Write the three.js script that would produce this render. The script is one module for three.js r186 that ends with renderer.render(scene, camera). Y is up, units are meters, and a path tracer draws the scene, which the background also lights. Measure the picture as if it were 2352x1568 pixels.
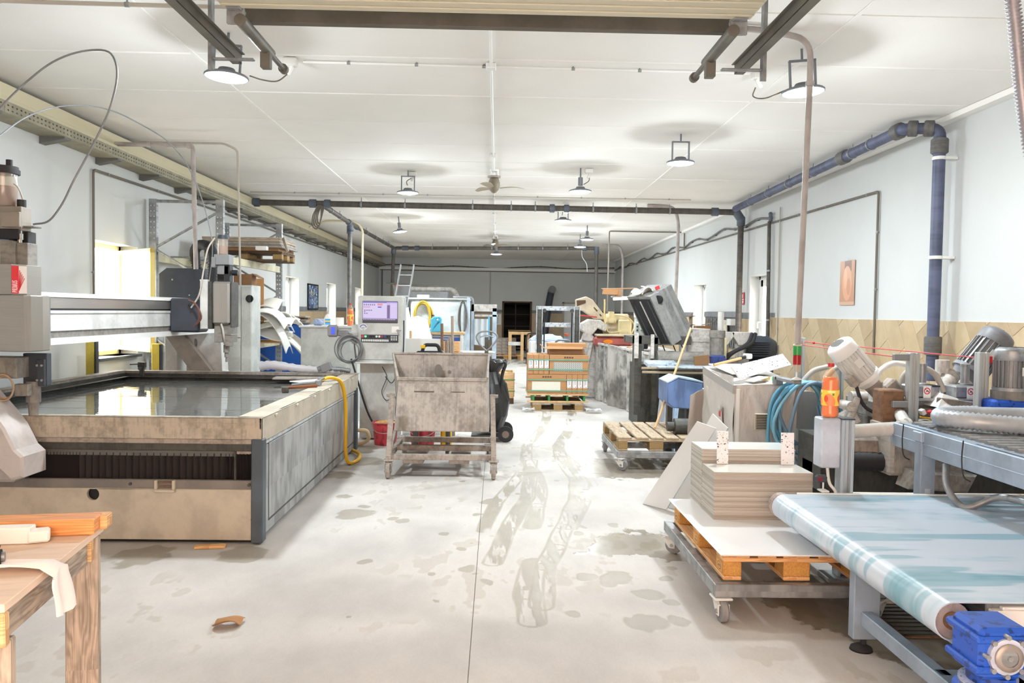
import * as THREE from 'three';
import { mergeGeometries } from 'three/addons/utils/BufferGeometryUtils.js';
import { RectAreaLightUniformsLib } from 'three/addons/lights/RectAreaLightUniformsLib.js';

// ---------- camera, sky, exposure ----------
const rad = THREE.MathUtils.degToRad;
const scene = new THREE.Scene();
const camera = new THREE.PerspectiveCamera(45.93, 2352 / 1568, 0.05, 200);
camera.position.set(0, 1.63, 0);
camera.rotation.order = 'YXZ';
camera.rotation.set(rad(-2.12), rad(-1.11), rad(0.86));
scene.add(camera);
const SKY = 20.0, LAMP = 9.5, BEAM = 280;
scene.background = new THREE.Color().setRGB(1.0 * SKY, 0.96 * SKY, 0.92 * SKY);
const renderer = new THREE.WebGLRenderer();
renderer.toneMapping = THREE.LinearToneMapping;
renderer.toneMappingExposure = 1.03;
renderer.shadowMap.enabled = true;
RectAreaLightUniformsLib.init();

// ---------- helpers ----------
let seed = 7;
const rnd = (a = 1, b) => { seed = (seed * 1664525 + 1013904223) >>> 0; const u = seed / 4294967296; return b === undefined ? u * a : a + u * (b - a); };
const V = (a) => new THREE.Vector3(a[0], a[1], a[2]);
const taken = {};
const numbered = (n) => { const k = (taken[n] = (taken[n] ?? -1) + 1); return k ? n + '_' + String(k).padStart(3, '0') : n; };

function fin(g) {                       // plain position / normal / uv, not indexed
  if (g.index) g = g.toNonIndexed();
  for (const k of Object.keys(g.attributes)) if (!['position', 'normal', 'uv'].includes(k)) g.deleteAttribute(k);
  if (!g.attributes.normal) g.computeVertexNormals();
  g.morphAttributes = {};
  return g;
}
function metreUV(g) {                   // uv in metres, u along the longer side of each face
  g.computeBoundingBox();
  const s = g.boundingBox.getSize(new THREE.Vector3()).toArray(), p = g.attributes.position, n = g.attributes.normal, uv = new Float32Array(p.count * 2);
  for (let i = 0; i < p.count; i += 3) {
    const m = [0, 1, 2].map((c) => Math.abs(n.getComponent(i, c) + n.getComponent(i + 1, c) + n.getComponent(i + 2, c)));
    const k = m[0] >= m[1] && m[0] >= m[2] ? 0 : m[1] >= m[2] ? 1 : 2;
    let [a, b] = [[1, 2], [0, 2], [0, 1]][k];
    if (s[b] > s[a]) [a, b] = [b, a];
    for (let j = i; j < i + 3; j++) { uv[j * 2] = p.getComponent(j, a); uv[j * 2 + 1] = p.getComponent(j, b); }
  }
  g.setAttribute('uv', new THREE.BufferAttribute(uv, 2));
  return g;
}
const place = (g, x, y, z, o) => {
  if (o.rx) g.rotateX(o.rx); if (o.rz) g.rotateZ(o.rz); if (o.ry) g.rotateY(o.ry);
  return g.translate(x, y, z);
};
function fromTris(t) {
  const g = new THREE.BufferGeometry();
  g.setAttribute('position', new THREE.BufferAttribute(new Float32Array(t.flat(2)), 3));
  g.computeVertexNormals();
  g.setAttribute('uv', new THREE.BufferAttribute(new Float32Array(t.length * 6), 2));
  return g;
}
// chamfered box
function bx(w, h, d, x = 0, y = 0, z = 0, o = {}) {
  const c = Math.min(o.c ?? 0.004, w / 3, h / 3, d / 3), t = [], v = {};
  for (const i of [-1, 1]) for (const j of [-1, 1]) for (const k of [-1, 1])
    v[[i, j, k]] = [[i * w / 2, j * (h / 2 - c), k * (d / 2 - c)], [i * (w / 2 - c), j * h / 2, k * (d / 2 - c)], [i * (w / 2 - c), j * (h / 2 - c), k * d / 2]];
  const tri = (a, b, e) => {
    const u = V(b).sub(V(a)).cross(V(e).sub(V(a))), m = V(a).add(V(b)).add(V(e));
    t.push(u.dot(m) >= 0 ? [a, b, e] : [a, e, b]);
  };
  const quad = (a, b, e, f) => { tri(a, b, e); tri(a, e, f); };
  for (const s of [-1, 1]) {
    quad(v[[s, -1, -1]][0], v[[s, 1, -1]][0], v[[s, 1, 1]][0], v[[s, -1, 1]][0]);
    quad(v[[-1, s, -1]][1], v[[1, s, -1]][1], v[[1, s, 1]][1], v[[-1, s, 1]][1]);
    quad(v[[-1, -1, s]][2], v[[1, -1, s]][2], v[[1, 1, s]][2], v[[-1, 1, s]][2]);
    for (const r of [-1, 1]) {
      quad(v[[s, r, -1]][0], v[[s, r, 1]][0], v[[s, r, 1]][1], v[[s, r, -1]][1]);
      quad(v[[s, -1, r]][0], v[[s, 1, r]][0], v[[s, 1, r]][2], v[[s, -1, r]][2]);
      quad(v[[-1, s, r]][1], v[[1, s, r]][1], v[[1, s, r]][2], v[[-1, s, r]][2]);
      for (const q of [-1, 1]) tri(...v[[s, r, q]]);
    }
  }
  return place(metreUV(fromTris(t)), x, y, z, o);
}
const b2 = (x0, x1, y0, y1, z0, z1, o) => bx(Math.abs(x1 - x0), Math.abs(y1 - y0), Math.abs(z1 - z0), (x0 + x1) / 2, (y0 + y1) / 2, (z0 + z1) / 2, o);
function cy(r, h, x = 0, y = 0, z = 0, o = {}) {
  const g = fin(new THREE.CylinderGeometry(o.r2 ?? r, r, h, o.n ?? 18));
  const uv = g.attributes.uv; for (let i = 0; i < uv.count; i++) uv.setXY(i, uv.getX(i) * 6.28 * r, uv.getY(i) * h);
  if (o.ax === 'x') g.rotateZ(-Math.PI / 2); if (o.ax === 'z') g.rotateX(Math.PI / 2);
  return place(g, x, y, z, o);
}
const sph = (r, x, y, z, o = {}) => { const g = fin(new THREE.SphereGeometry(r, o.n ?? 14, o.m ?? 9)); if (o.s) g.scale(...o.s); return place(g, x, y, z, o); };
const lathe = (pts, x = 0, y = 0, z = 0, o = {}) => place(fin(new THREE.LatheGeometry(pts.map((p) => new THREE.Vector2(p[0], p[1])), o.n ?? 22)), x, y, z, o);
function ex(pts, depth, o = {}) {       // outline in x,y pushed along z from 0 to depth
  const s = new THREE.Shape(pts.map((p) => new THREE.Vector2(p[0], p[1])));
  for (const h of o.holes ?? []) s.holes.push(new THREE.Path(h.map((p) => new THREE.Vector2(p[0], p[1]))));
  const b = o.bevel ?? 0;
  const g = fin(new THREE.ExtrudeGeometry(s, { depth: depth - 2 * b, bevelEnabled: b > 0, bevelSize: b, bevelThickness: b, bevelOffset: -b, bevelSegments: 1, curveSegments: 10 }));
  return metreUV(g.translate(0, 0, b));
}
const smooth = (pts, n = 40, closed = false) => new THREE.CatmullRomCurve3(pts.map(V), closed, 'centripetal').getPoints(n);
function bend(pts, r = 0.1) {           // polyline with rounded corners
  const p = pts.map(V), out = [p[0]];
  for (let i = 1; i < p.length - 1; i++) {
    const a = p[i - 1].clone().sub(p[i]), b = p[i + 1].clone().sub(p[i]), k = Math.min(r, a.length() / 2.05, b.length() / 2.05);
    const A = p[i].clone().addScaledVector(a.normalize(), k), B = p[i].clone().addScaledVector(b.normalize(), k);
    for (let t = 0; t <= 6; t++) { const u = t / 6; out.push(A.clone().multiplyScalar((1 - u) * (1 - u)).addScaledVector(p[i], 2 * u * (1 - u)).addScaledVector(B, u * u)); }
  }
  out.push(p[p.length - 1]);
  return out;
}
function sweep(pts, r, o = {}) {        // round tube through points; r may be a function of 0..1
  const P = pts.map((p) => (p.isVector3 ? p : V(p))), n = o.n ?? 10, T = [], closed = o.closed;
  for (let i = 0; i < P.length; i++) T.push(P[Math.min(i + 1, P.length - 1)].clone().sub(P[Math.max(i - 1, 0)]).normalize());
  let N = new THREE.Vector3(0, 1, 0); if (Math.abs(T[0].y) > 0.9) N.set(1, 0, 0);
  const ring = [], nor = [], len = [0];
  for (let i = 1; i < P.length; i++) len.push(len[i - 1] + P[i].distanceTo(P[i - 1]));
  for (let i = 0; i < P.length; i++) {
    N = N.clone().addScaledVector(T[i], -N.dot(T[i])).normalize();
    const B = T[i].clone().cross(N), rr = typeof r === 'function' ? r(len[i] / len[len.length - 1], len[i]) : r;
    ring.push([]); nor.push([]);
    for (let k = 0; k <= n; k++) {
      const a = (k / n) * Math.PI * 2, d = N.clone().multiplyScalar(Math.cos(a)).addScaledVector(B, Math.sin(a) * (o.flat ?? 1));
      ring[i].push(P[i].clone().addScaledVector(d, rr)); nor[i].push(d);
    }
  }
  const pos = [], nn = [], uv = [];
  const put = (i, k) => { pos.push(...ring[i][k].toArray()); nn.push(...nor[i][k].toArray()); uv.push(len[i], (k / n) * 6.28 * 0.05); };
  for (let i = 0; i < P.length - 1; i++) for (let k = 0; k < n; k++) { put(i, k); put(i, k + 1); put(i + 1, k); put(i + 1, k); put(i, k + 1); put(i + 1, k + 1); }
  if (!closed) for (const [i, s] of [[0, -1], [P.length - 1, 1]]) for (let k = 0; k < n; k++) {
    const tri = s > 0 ? [P[i], ring[i][k], ring[i][k + 1]] : [P[i], ring[i][k + 1], ring[i][k]];
    for (const q of tri) { pos.push(...q.toArray()); nn.push(...T[i].clone().multiplyScalar(s).toArray()); uv.push(q.x, q.y); }
  }
  const g = new THREE.BufferGeometry();
  g.setAttribute('position', new THREE.Float32BufferAttribute(pos, 3)); g.setAttribute('normal', new THREE.Float32BufferAttribute(nn, 3)); g.setAttribute('uv', new THREE.Float32BufferAttribute(uv, 2));
  return g;
}
function cloth(fn, nu, nv, th = 0.004) {   // sheet with thickness; fn(u,v) -> [x,y,z]
  const P = [], N = [], id = (i, j) => i * (nv + 1) + j;
  for (let i = 0; i <= nu; i++) for (let j = 0; j <= nv; j++) P.push(V(fn(i / nu, j / nv)));
  for (let i = 0; i <= nu; i++) for (let j = 0; j <= nv; j++) {
    const a = P[id(Math.min(i + 1, nu), j)].clone().sub(P[id(Math.max(i - 1, 0), j)]), b = P[id(i, Math.min(j + 1, nv))].clone().sub(P[id(i, Math.max(j - 1, 0))]);
    N.push(a.cross(b).normalize());
  }
  const Q = P.map((p, i) => p.clone().addScaledVector(N[i], -th)), pos = [], nor = [], uv = [];
  const put = (S, k, s, i, j) => { pos.push(...S[k].toArray()); nor.push(...N[k].clone().multiplyScalar(s).toArray()); uv.push(i / nu, j / nv); };
  for (let i = 0; i < nu; i++) for (let j = 0; j < nv; j++) {
    for (const [a, b] of [[i, j], [i + 1, j], [i, j + 1], [i, j + 1], [i + 1, j], [i + 1, j + 1]]) put(P, id(a, b), 1, a, b);
    for (const [a, b] of [[i, j], [i, j + 1], [i + 1, j], [i + 1, j], [i, j + 1], [i + 1, j + 1]]) put(Q, id(a, b), -1, a, b);
  }
  const edge = [];
  for (let i = 0; i < nu; i++) { edge.push([id(i + 1, 0), id(i, 0)], [id(i, nv), id(i + 1, nv)]); }
  for (let j = 0; j < nv; j++) { edge.push([id(0, j), id(0, j + 1)], [id(nu, j + 1), id(nu, j)]); }
  for (const [a, b] of edge) {
    const q = [P[a], P[b], Q[a], Q[a], P[b], Q[b]], m = P[b].clone().sub(P[a]).cross(N[a]).normalize().multiplyScalar(-1);
    for (const p of q) { pos.push(...p.toArray()); nor.push(...m.toArray()); uv.push(0, 0); }
  }
  const g = new THREE.BufferGeometry();
  g.setAttribute('position', new THREE.Float32BufferAttribute(pos, 3)); g.setAttribute('normal', new THREE.Float32BufferAttribute(nor, 3)); g.setAttribute('uv', new THREE.Float32BufferAttribute(uv, 2));
  return g;
}
function crumple(g, amp, f = 9, s = 5) {   // push the skin of a soft thing in and out
  const p = g.attributes.position;
  for (let i = 0; i < p.count; i++) { const x = p.getX(i), y = p.getY(i), z = p.getZ(i), n = (k) => Math.sin(x * f + k * 1.7 + Math.sin(z * f * 1.3 + k)) * Math.sin(y * f * 1.2 + k * 2.3 + Math.sin(x * f * .9)) + .5 * Math.sin((x + y * 1.3 - z) * f * 2.1 + s + k); p.setXYZ(i, x + amp * n(1), y + amp * n(2), z + amp * n(3)); }
  g.computeVertexNormals(); return g;
}
const bar = (a, b, w, h = w, o = {}) => {   // rectangular bar between two points
  const A = V(a), B = V(b), g = bx(w, h, A.distanceTo(B), 0, 0, 0, o);
  const m = new THREE.Matrix4().lookAt(A, B, Math.abs(B.y - A.y) > 0.95 * A.distanceTo(B) ? new THREE.Vector3(1, 0, 0) : new THREE.Vector3(0, 1, 0)).setPosition(A.add(B).multiplyScalar(0.5));
  return g.applyMatrix4(m);
};
const rod = (a, b, r, o) => sweep([V(a), V(b)], r, o);
const poly = (n, r, x = 0, y = 0, a0 = 0, ry = r) => Array.from({ length: n }, (_, i) => [x + r * Math.cos(a0 + (i / n) * 6.28319), y + ry * Math.sin(a0 + (i / n) * 6.28319)]);
const rrect = (w, h, r, x = 0, y = 0) => [[1, 1, 0], [-1, 1, 1], [-1, -1, 2], [1, -1, 3]].flatMap(([i, j, q]) => [0, 1, 2, 3].map((k) => { const a = (q + k / 3) * Math.PI / 2; return [x + i * (w / 2 - r) + r * Math.cos(a), y + j * (h / 2 - r) + r * Math.sin(a)]; }));

const home = new WeakMap();             // where a thing's own zero lies, for shapes given in room metres
function obj(name, geos, m, parent = scene) {
  let g = Array.isArray(geos) ? mergeGeometries(geos.map(fin)) : fin(geos);
  const o = home.get(parent);
  if (o) g = g.clone().translate(-o[0], -o[1], -o[2]);
  const me = new THREE.Mesh(g, m);
  me.name = parent === scene ? numbered(name) : name;
  me.castShadow = me.receiveShadow = true;
  parent.add(me);
  if (o) home.set(me, o);
  return me;
}
function tag(o, label, category, group) { o.userData = { label, category }; if (group) o.userData.group = group; return o; }
function thing(name, label, category, at = [0, 0, 0], group) {   // parts are given in room metres
  const o = new THREE.Group(); o.name = numbered(name); o.position.set(...at); scene.add(o); home.set(o, at);
  return tag(o, label, category, group);
}
function local(name, label, category, at = [0, 0, 0], turn = 0, group) {   // parts are given from the thing's own base
  const o = new THREE.Group(); o.name = numbered(name); o.position.set(...at); o.rotation.y = turn; scene.add(o);
  return tag(o, label, category, group);
}
function dup(src, at, turn, label, group) {
  const o = src.clone(); o.name = numbered(src.name.replace(/_\d{3}$/, '')); o.position.set(...at); if (turn !== undefined && turn !== null) o.rotation.y = turn; scene.add(o);
  o.userData = { ...src.userData }; if (label) o.userData.label = label; if (group) o.userData.group = group;
  return o;
}
function struct(name, geos, m) { const o = obj(name, geos, m); o.userData.kind = 'structure'; return o; }
function frameOf(name) { const o = new THREE.Group(); o.name = name; o.userData.kind = 'structure'; scene.add(o); return o; }
const stuff = (o) => { o.userData.kind = 'stuff'; return o; };

// ---------- textures ----------
const hash = (x, y, s) => { let h = (x * 374761393 + y * 668265263 + s * 974711) | 0; h = Math.imul(h ^ (h >>> 13), 1274126177); return ((h ^ (h >>> 16)) >>> 0) / 4294967296; };
function vnoise(x, y, per, s) {
  const x0 = Math.floor(x), y0 = Math.floor(y), fx = x - x0, fy = y - y0, u = fx * fx * (3 - 2 * fx), v = fy * fy * (3 - 2 * fy), w = (a) => ((a % per) + per) % per;
  const a = hash(w(x0), w(y0), s), b = hash(w(x0 + 1), w(y0), s), c = hash(w(x0), w(y0 + 1), s), d = hash(w(x0 + 1), w(y0 + 1), s);
  return a + (b - a) * u + (c - a) * v + (a - b - c + d) * u * v;
}
function fbm(x, y, per, s, oct = 5) { let t = 0, a = 0.5, n = 0; for (let o = 0; o < oct; o++) { t += a * vnoise(x, y, per, s + o); n += a; a *= 0.55; x *= 2; y *= 2; per *= 2; } return t / n; }
function tex(size, f, metres, color = true) {
  const d = new Uint8Array(size * size * 4);
  for (let y = 0; y < size; y++) for (let x = 0; x < size; x++) {
    const c = f(x / size, y / size), i = (y * size + x) * 4;
    for (let k = 0; k < 3; k++) d[i + k] = Math.max(0, Math.min(255, (Array.isArray(c) ? c[k] : c) * 255));
    d[i + 3] = 255;
  }
  const t = new THREE.DataTexture(d, size, size); t.magFilter = THREE.LinearFilter; t.minFilter = THREE.LinearMipmapLinearFilter; t.generateMipmaps = true;
  t.wrapS = t.wrapT = THREE.RepeatWrapping; if (color) t.colorSpace = THREE.SRGBColorSpace;
  if (metres) t.repeat.set(1 / (metres[0] ?? metres), 1 / (metres[1] ?? metres));
  t.needsUpdate = true;
  return t;
}
const sstep = (a, b, x) => { const t = Math.max(0, Math.min(1, (x - a) / (b - a))); return t * t * (3 - 2 * t); };
const T = {
  grime: tex(512, (u, v) => { const a = fbm(u * 6, v * 6, 6, 3), b = fbm(u * 40, v * 40, 40, 9, 3); return 0.91 + 0.09 * sstep(0.3, 0.65, a) - 0.07 * (b - 0.5); }, 1.1),
  dirty: tex(512, (u, v) => { const a = fbm(u * 5, v * 5, 5, 21), b = fbm(u * 30, v * 30, 30, 29, 3), c = fbm(u * 60, v * 3, 60, 31, 3); return 0.78 + 0.22 * sstep(0.3, 0.62, a * 0.5 + b * 0.25 + c * 0.25); }, 0.8),
  splat: tex(512, (u, v) => { const a = fbm(u * 9, v * 9, 9, 41), b = fbm(u * 42, v * 42, 42, 45, 3); return 1 - 0.2 * sstep(0.56, 0.66, a) - 0.28 * sstep(0.63, 0.69, b); }, 0.9),
  plaster: tex(512, (u, v) => 0.965 + 0.035 * fbm(u * 5, v * 5, 5, 51) - 0.012 * hash(u * 512, v * 512, 5), 3),
  brushed: tex(512, (u, v) => 0.9 + 0.1 * fbm(u * 3, v * 90, 90, 61, 4), [0.6, 0.12]),
  smear: tex(512, (u, v) => { const a = fbm(u * 5, v * 5, 5, 71), b = fbm(u * 26, v * 5, 26, 75, 4); return 0.78 + 0.22 * sstep(0.34, 0.68, a * 0.55 + b * 0.45); }, 1.3),
  wood: tex(512, (u, v) => { const w = fbm(u * 3, v * 8, 8, 81, 3), g = Math.sin((v * 14 + w * 5) * 6.283) * 0.5 + 0.5, f = fbm(u * 6, v * 90, 90, 85, 3); return [0.86 + 0.1 * g + 0.06 * (f - 0.5), 0.78 + 0.16 * g + 0.1 * (f - 0.5), 0.68 + 0.2 * g + 0.12 * (f - 0.5)]; }, [1.2, 0.28]),
  oldwood: tex(512, (u, v) => { const w = fbm(u * 3, v * 8, 8, 181, 3), g = Math.sin((v * 11 + w * 6) * 6.283) * 0.5 + 0.5, f = fbm(u * 6, v * 90, 90, 185, 3), d = sstep(0.5, 0.62, fbm(u * 6, v * 4, 6, 188)); const k = 0.78 + 0.14 * g + 0.16 * (f - 0.5) - 0.1 * d; return [k, k * 0.97, k * 0.93]; }, [1.0, 0.3]),
  chip: tex(256, (u, v) => { const a = fbm(u * 40, v * 40, 40, 91, 3), b = fbm(u * 8, v * 8, 8, 95, 3); return [0.8 + 0.2 * a, 0.72 + 0.26 * a + 0.05 * b, 0.6 + 0.3 * a]; }, 0.25),
  card: tex(256, (u, v) => 0.9 + 0.1 * fbm(u * 5, v * 30, 30, 101, 3), 0.5),
  tile: tex(512, (u, v) => { const a = fbm(u * 4, v * 4, 4, 111), b = fbm(u * 20, v * 20, 20, 115, 4); const k = a * 0.65 + b * 0.35; return [0.82 + 0.18 * k, 0.79 + 0.2 * k, 0.74 + 0.23 * k]; }, 1.4),
  weave: tex(256, (u, v) => { const a = Math.sin(u * 6.283 * 16 + Math.sin(v * 6.283 * 16) * 1.6) * 0.5 + 0.5; return 0.62 + 0.38 * a; }, 0.5),
  tarp: tex(512, (u, v) => { const a = fbm(u * 9, v * 5, 64, 141, 5), b = fbm(u * 40, v * 6, 64, 145, 4), low = fbm(u * 8 + 3, 3, 64, 149, 3); return 0.62 + 0.38 * sstep(0.28, 0.6, a * 0.55 + b * 0.45) - 0.3 * sstep(0.5, 0.66, b) * sstep(0.4, 0.6, low) ; }),
  fine: tex(256, (u, v) => 0.5 + 0.5 * (fbm(u * 24, v * 24, 24, 121, 4) - 0.5), 0.4, false),
  ripple: tex(512, (u, v) => fbm(u * 8, v * 8, 8, 131, 5), 0.7, false),
};
function canvasTex(w, h, draw) {
  const c = document.createElement('canvas'); c.width = w; c.height = h;
  const g = c.getContext('2d'); draw(g, w, h);
  const t = new THREE.CanvasTexture(c); t.colorSpace = THREE.SRGBColorSpace; t.needsUpdate = true;
  return t;
}
const fit = (g) => {   // uv 0..1 over the face that looks along its thinnest side
  g.computeBoundingBox(); const b = g.boundingBox, s = b.getSize(new THREE.Vector3()).toArray(), k = s.indexOf(Math.min(...s)), p = g.attributes.position, uv = g.attributes.uv;
  const [a, c] = [[2, 1], [0, 2], [0, 1]][k], lo = b.min.toArray();
  for (let i = 0; i < p.count; i++) uv.setXY(i, (p.getComponent(i, a) - lo[a]) / s[a], (p.getComponent(i, c) - lo[c]) / s[c]);
  return g;
};
const mt = (hex, rough = 0.6, metal = 0, o = {}) => new THREE.MeshStandardMaterial({ color: hex, roughness: rough, metalness: metal, ...o });
const ph = (o) => new THREE.MeshPhysicalMaterial(o);
const M = {
  wall: mt(0xd2d5d4, 0.85, 0, { map: T.plaster }), ceil: mt(0xf7f5f1, 0.8, 0, { map: T.plaster }), ceil2: mt(0xf5f3ee, 0.8, 0, { map: T.plaster }), joint: mt(0x8f8b84, 0.9),
  cream: mt(0xc9c0ae, 0.5, 0, { map: T.grime }), creamD: mt(0xbdb3a2, 0.55, 0, { map: T.dirty }), paleGrey: mt(0xc9cdc9, 0.45, 0, { map: T.grime }), greyPanel: mt(0xb4b7b7, 0.5, 0.2, { map: T.smear }),
  slate: mt(0x55606a, 0.45, 0.1, { map: T.grime }), darkGrey: mt(0x3c424c, 0.5, 0, { map: T.grime }), black: mt(0x1b1b1d, 0.55), rubber: mt(0x2a2a2c, 0.75), greyRubber: mt(0x8d8d90, 0.7, 0, { map: T.grime }),
  steel: mt(0xb9b8b4, 0.38, 0.75, { map: T.brushed }), stainless: mt(0xb6b3ad, 0.3, 0.8, { map: T.brushed }), galv: mt(0xa8abad, 0.45, 0.6, { map: T.smear }), zinc: mt(0x8f9193, 0.5, 0.5, { map: T.grime }), alu: mt(0xcfd2d4, 0.35, 0.6, { map: T.brushed }),
  whiteMetal: mt(0xdedfdc, 0.45, 0.05, { map: T.grime }), dusty: mt(0xaca298, 0.75, 0, { map: T.dirty }), dustyW: mt(0xd0ccc6, 0.7, 0, { map: T.dirty }), grubby: mt(0x8e8a83, 0.7, 0.1, { map: T.dirty }), rust: mt(0x8a6a52, 0.8, 0.1, { map: T.dirty }), darkSteel: mt(0x55544f, 0.55, 0.4, { map: T.dirty }), iron: mt(0x6d6a63, 0.5, 0.5, { map: T.grime }),
  pipeBlue: mt(0x565d78, 0.5, 0, { map: T.smear }), pipeGrey: mt(0x6e6c6a, 0.55, 0, { map: T.dirty }), pipeDark: mt(0x5a544e, 0.6, 0, { map: T.dirty }), fitting: mt(0x5c6572, 0.5, 0, { map: T.grime }), conduit: mt(0x6d655a, 0.6), conduitPale: mt(0xb8b2a8, 0.6), poleGrey: mt(0xb0a8a4, 0.5, 0, { map: T.grime }), white: mt(0xececea, 0.5), whitePlastic: mt(0xe6e6e2, 0.4), tray: mt(0x9b957f, 0.55, 0.3, { map: T.grime }), trayCream: mt(0xd2caad, 0.6, 0.1), bracket: mt(0x6f6d69, 0.6, 0.2),
  blue: mt(0x1f55a8, 0.5, 0, { map: T.grime }), blueGear: mt(0x2358c4, 0.4, 0, { map: T.splat }), blueBox: mt(0x6a86b8, 0.55, 0, { map: T.smear }), paleBlue: mt(0xa9bfd8, 0.5, 0, { map: T.smear }), frameBlue: mt(0xa3b4c6, 0.45, 0.25, { map: T.grime }),
  red: mt(0xc22a31, 0.45), redDirty: mt(0xc94450, 0.5, 0, { map: T.splat }), yellow: mt(0xe0b21f, 0.45), yellowPost: mt(0xd9c04c, 0.5, 0, { map: T.grime }), orange: mt(0xf08a1c, 0.4), green: mt(0x2f8c4b, 0.5),
  wood: mt(0xf0c596, 0.65, 0, { map: T.wood }), woodPale: mt(0xe2c49c, 0.7, 0, { map: T.wood }), woodOrange: mt(0xf0ad72, 0.55, 0, { map: T.wood }), woodGrey: mt(0xc9bdb2, 0.8, 0, { map: T.oldwood }), woodOld: mt(0xd0bfa6, 0.85, 0, { map: T.oldwood }), woodDark: mt(0x6e5743, 0.7, 0, { map: T.oldwood }), chip: mt(0xdca868, 0.8, 0, { map: T.chip }), chipOld: mt(0xa78e6f, 0.85, 0, { map: T.chip }), bench: mt(0xe9cfb8, 0.6, 0, { map: T.card }),
  card: mt(0xb98a5e, 0.85, 0, { map: T.card }), cardDark: mt(0x8d6a48, 0.85, 0, { map: T.card }), paper: mt(0xf1f0ec, 0.8), foam: mt(0xe6e3d9, 0.85, 0, { map: T.plaster }),
  tileTan: mt(0xd2bf9f, 0.4, 0, { map: T.tile }), tileTan2: mt(0xc6b294, 0.4, 0, { map: T.tile }), tileTan3: mt(0xd9c8a9, 0.4, 0, { map: T.tile }), grout: mt(0xf0e8da, 0.9), bandGrey: mt(0x7d7f83, 0.5, 0, { map: T.grime }), clay: mt(0xb5a996, 0.8, 0, { map: T.grime }), ceramic: mt(0xe9eae3, 0.12), porcelain: mt(0xe4e5e3, 0.35, 0, { map: T.plaster }),
};
const glassM = ph({ color: 0xffffff, roughness: 0.03, transmission: 1, thickness: 0, ior: 1.45 });
// ---------- the hall ----------
const XL = -4.9, XR = 4.9, ZB = -33.5, ZF = 0.5, H = 3.8;
const inPoly = (p, x, z) => { let c = false; for (let i = 0, j = p.length - 1; i < p.length; j = i++) if ((p[i][1] > z) !== (p[j][1] > z) && x < (p[j][0] - p[i][0]) * (z - p[i][1]) / (p[j][1] - p[i][1]) + p[i][0]) c = !c; return c; };
const segD = (px, pz, a, b) => { const dx = b[0] - a[0], dz = b[1] - a[1], t = Math.max(0, Math.min(1, ((px - a[0]) * dx + (pz - a[1]) * dz) / (dx * dx + dz * dz))); return Math.hypot(px - a[0] - t * dx, pz - a[1] - t * dz); };
const tracks = [
  [[[0.92, -14.09], [0.77, -12.34], [0.65, -11.14], [0.38, -9.8], [0.35, -8.87], [0.41, -8.17], [0.42, -7.45], [0.37, -6.74], [0.29, -6.06]], 0.07, 0.6],
  [[[0.41, -8.79], [0.29, -7.03], [0.11, -5.98], [0.0, -5.18]], 0.07, 0.8],
  [[[0.27, -8.09], [0.02, -6.82], [-0.07, -5.94]], 0.06, 0.8],
  [[[1.36, -14.13], [1.17, -12.38], [1.0, -10.92], [0.77, -9.73], [0.74, -8.82], [0.79, -7.87], [0.71, -6.95], [0.54, -6.07], [0.44, -5.54], [0.34, -5.11], [0.26, -4.42]], 0.075, 0.9],
  [[[0.78, -9.23], [0.92, -8.13], [0.93, -7.59], [0.79, -6.95], [0.59, -6.04]], 0.05, 0.6],
  [[[0.28, -5.2], [0.2, -4.6], [0.19, -4.2]], 0.09, 0.7]];
const pools = [[[0.79, -5.83], [0.99, -5.93], [1.45, -5.91], [1.5, -5.2], [0.91, -5.36], [0.5, -5.42]], [[1.01, -8.88], [1.26, -8.97], [2.6, -8.9], [2.6, -7.98], [1.14, -7.88], [0.8, -8.04]], [[1.3, -4.95], [2.9, -4.9], [3.3, -2.6], [2.2, -3.0], [1.75, -4.1]], [[1.25, -3.2], [2.6, -2.9], [2.6, -2.2], [1.4, -2.5]]];
const spots = [[-0.02, -6.88, .08], [0.77, -4.87, .11], [0.72, -4.78, .07], [0.8, -4.18, .12], [0.9, -4.57, .1], [-1.09, -6.39, .12], [-0.69, -6.2, .06], [-0.85, -5.17, .05], [-0.22, -5.47, .05], [-1.31, -6.98, .09], [-1.53, -7.91, .13], [-1.4, -8.6, .2], [-1.55, -9.4, .25], [-1.66, -5.33, .16], [-2.3, -5.3, .2], [0.55, -4.9, .06], [0.98, -4.25, .07], [1.05, -4.9, .05], [0.42, -4.3, .05]];
for (let i = 0; i < 60; i++) spots.push([rnd(-1.2, 1.2), rnd(-4, -13), rnd(0.015, 0.05)]);
const NF = 1536, wet = new Float32Array(NF * NF), pool = new Float32Array(NF * NF);
const px2x = (i) => -5 + 10 * (i / NF), py2z = (j) => -19.4 + 20 * (j / NF);
function splash(x0, x1, z0, z1, f, into) {   // visit the map's points inside a box of the floor
  for (let j = Math.max(0, Math.floor((z0 + 19.4) / 20 * NF)); j <= Math.min(NF - 1, (z1 + 19.4) / 20 * NF); j++) for (let i = Math.max(0, Math.floor((x0 + 5) / 10 * NF)); i <= Math.min(NF - 1, (x1 + 5) / 10 * NF); i++) {
    const x = px2x(i), z = py2z(j), n = fbm(x * 5 + 40, z * 4 + 90, 4096, 201, 3) - 0.5, m = fbm(x * 5 + 70, z * 4 + 10, 4096, 211, 3) - 0.5, w = f(x + 0.09 * n, z + 0.16 * m, x, z);
    if (w > into[j * NF + i]) into[j * NF + i] = w;
  }
}
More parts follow.
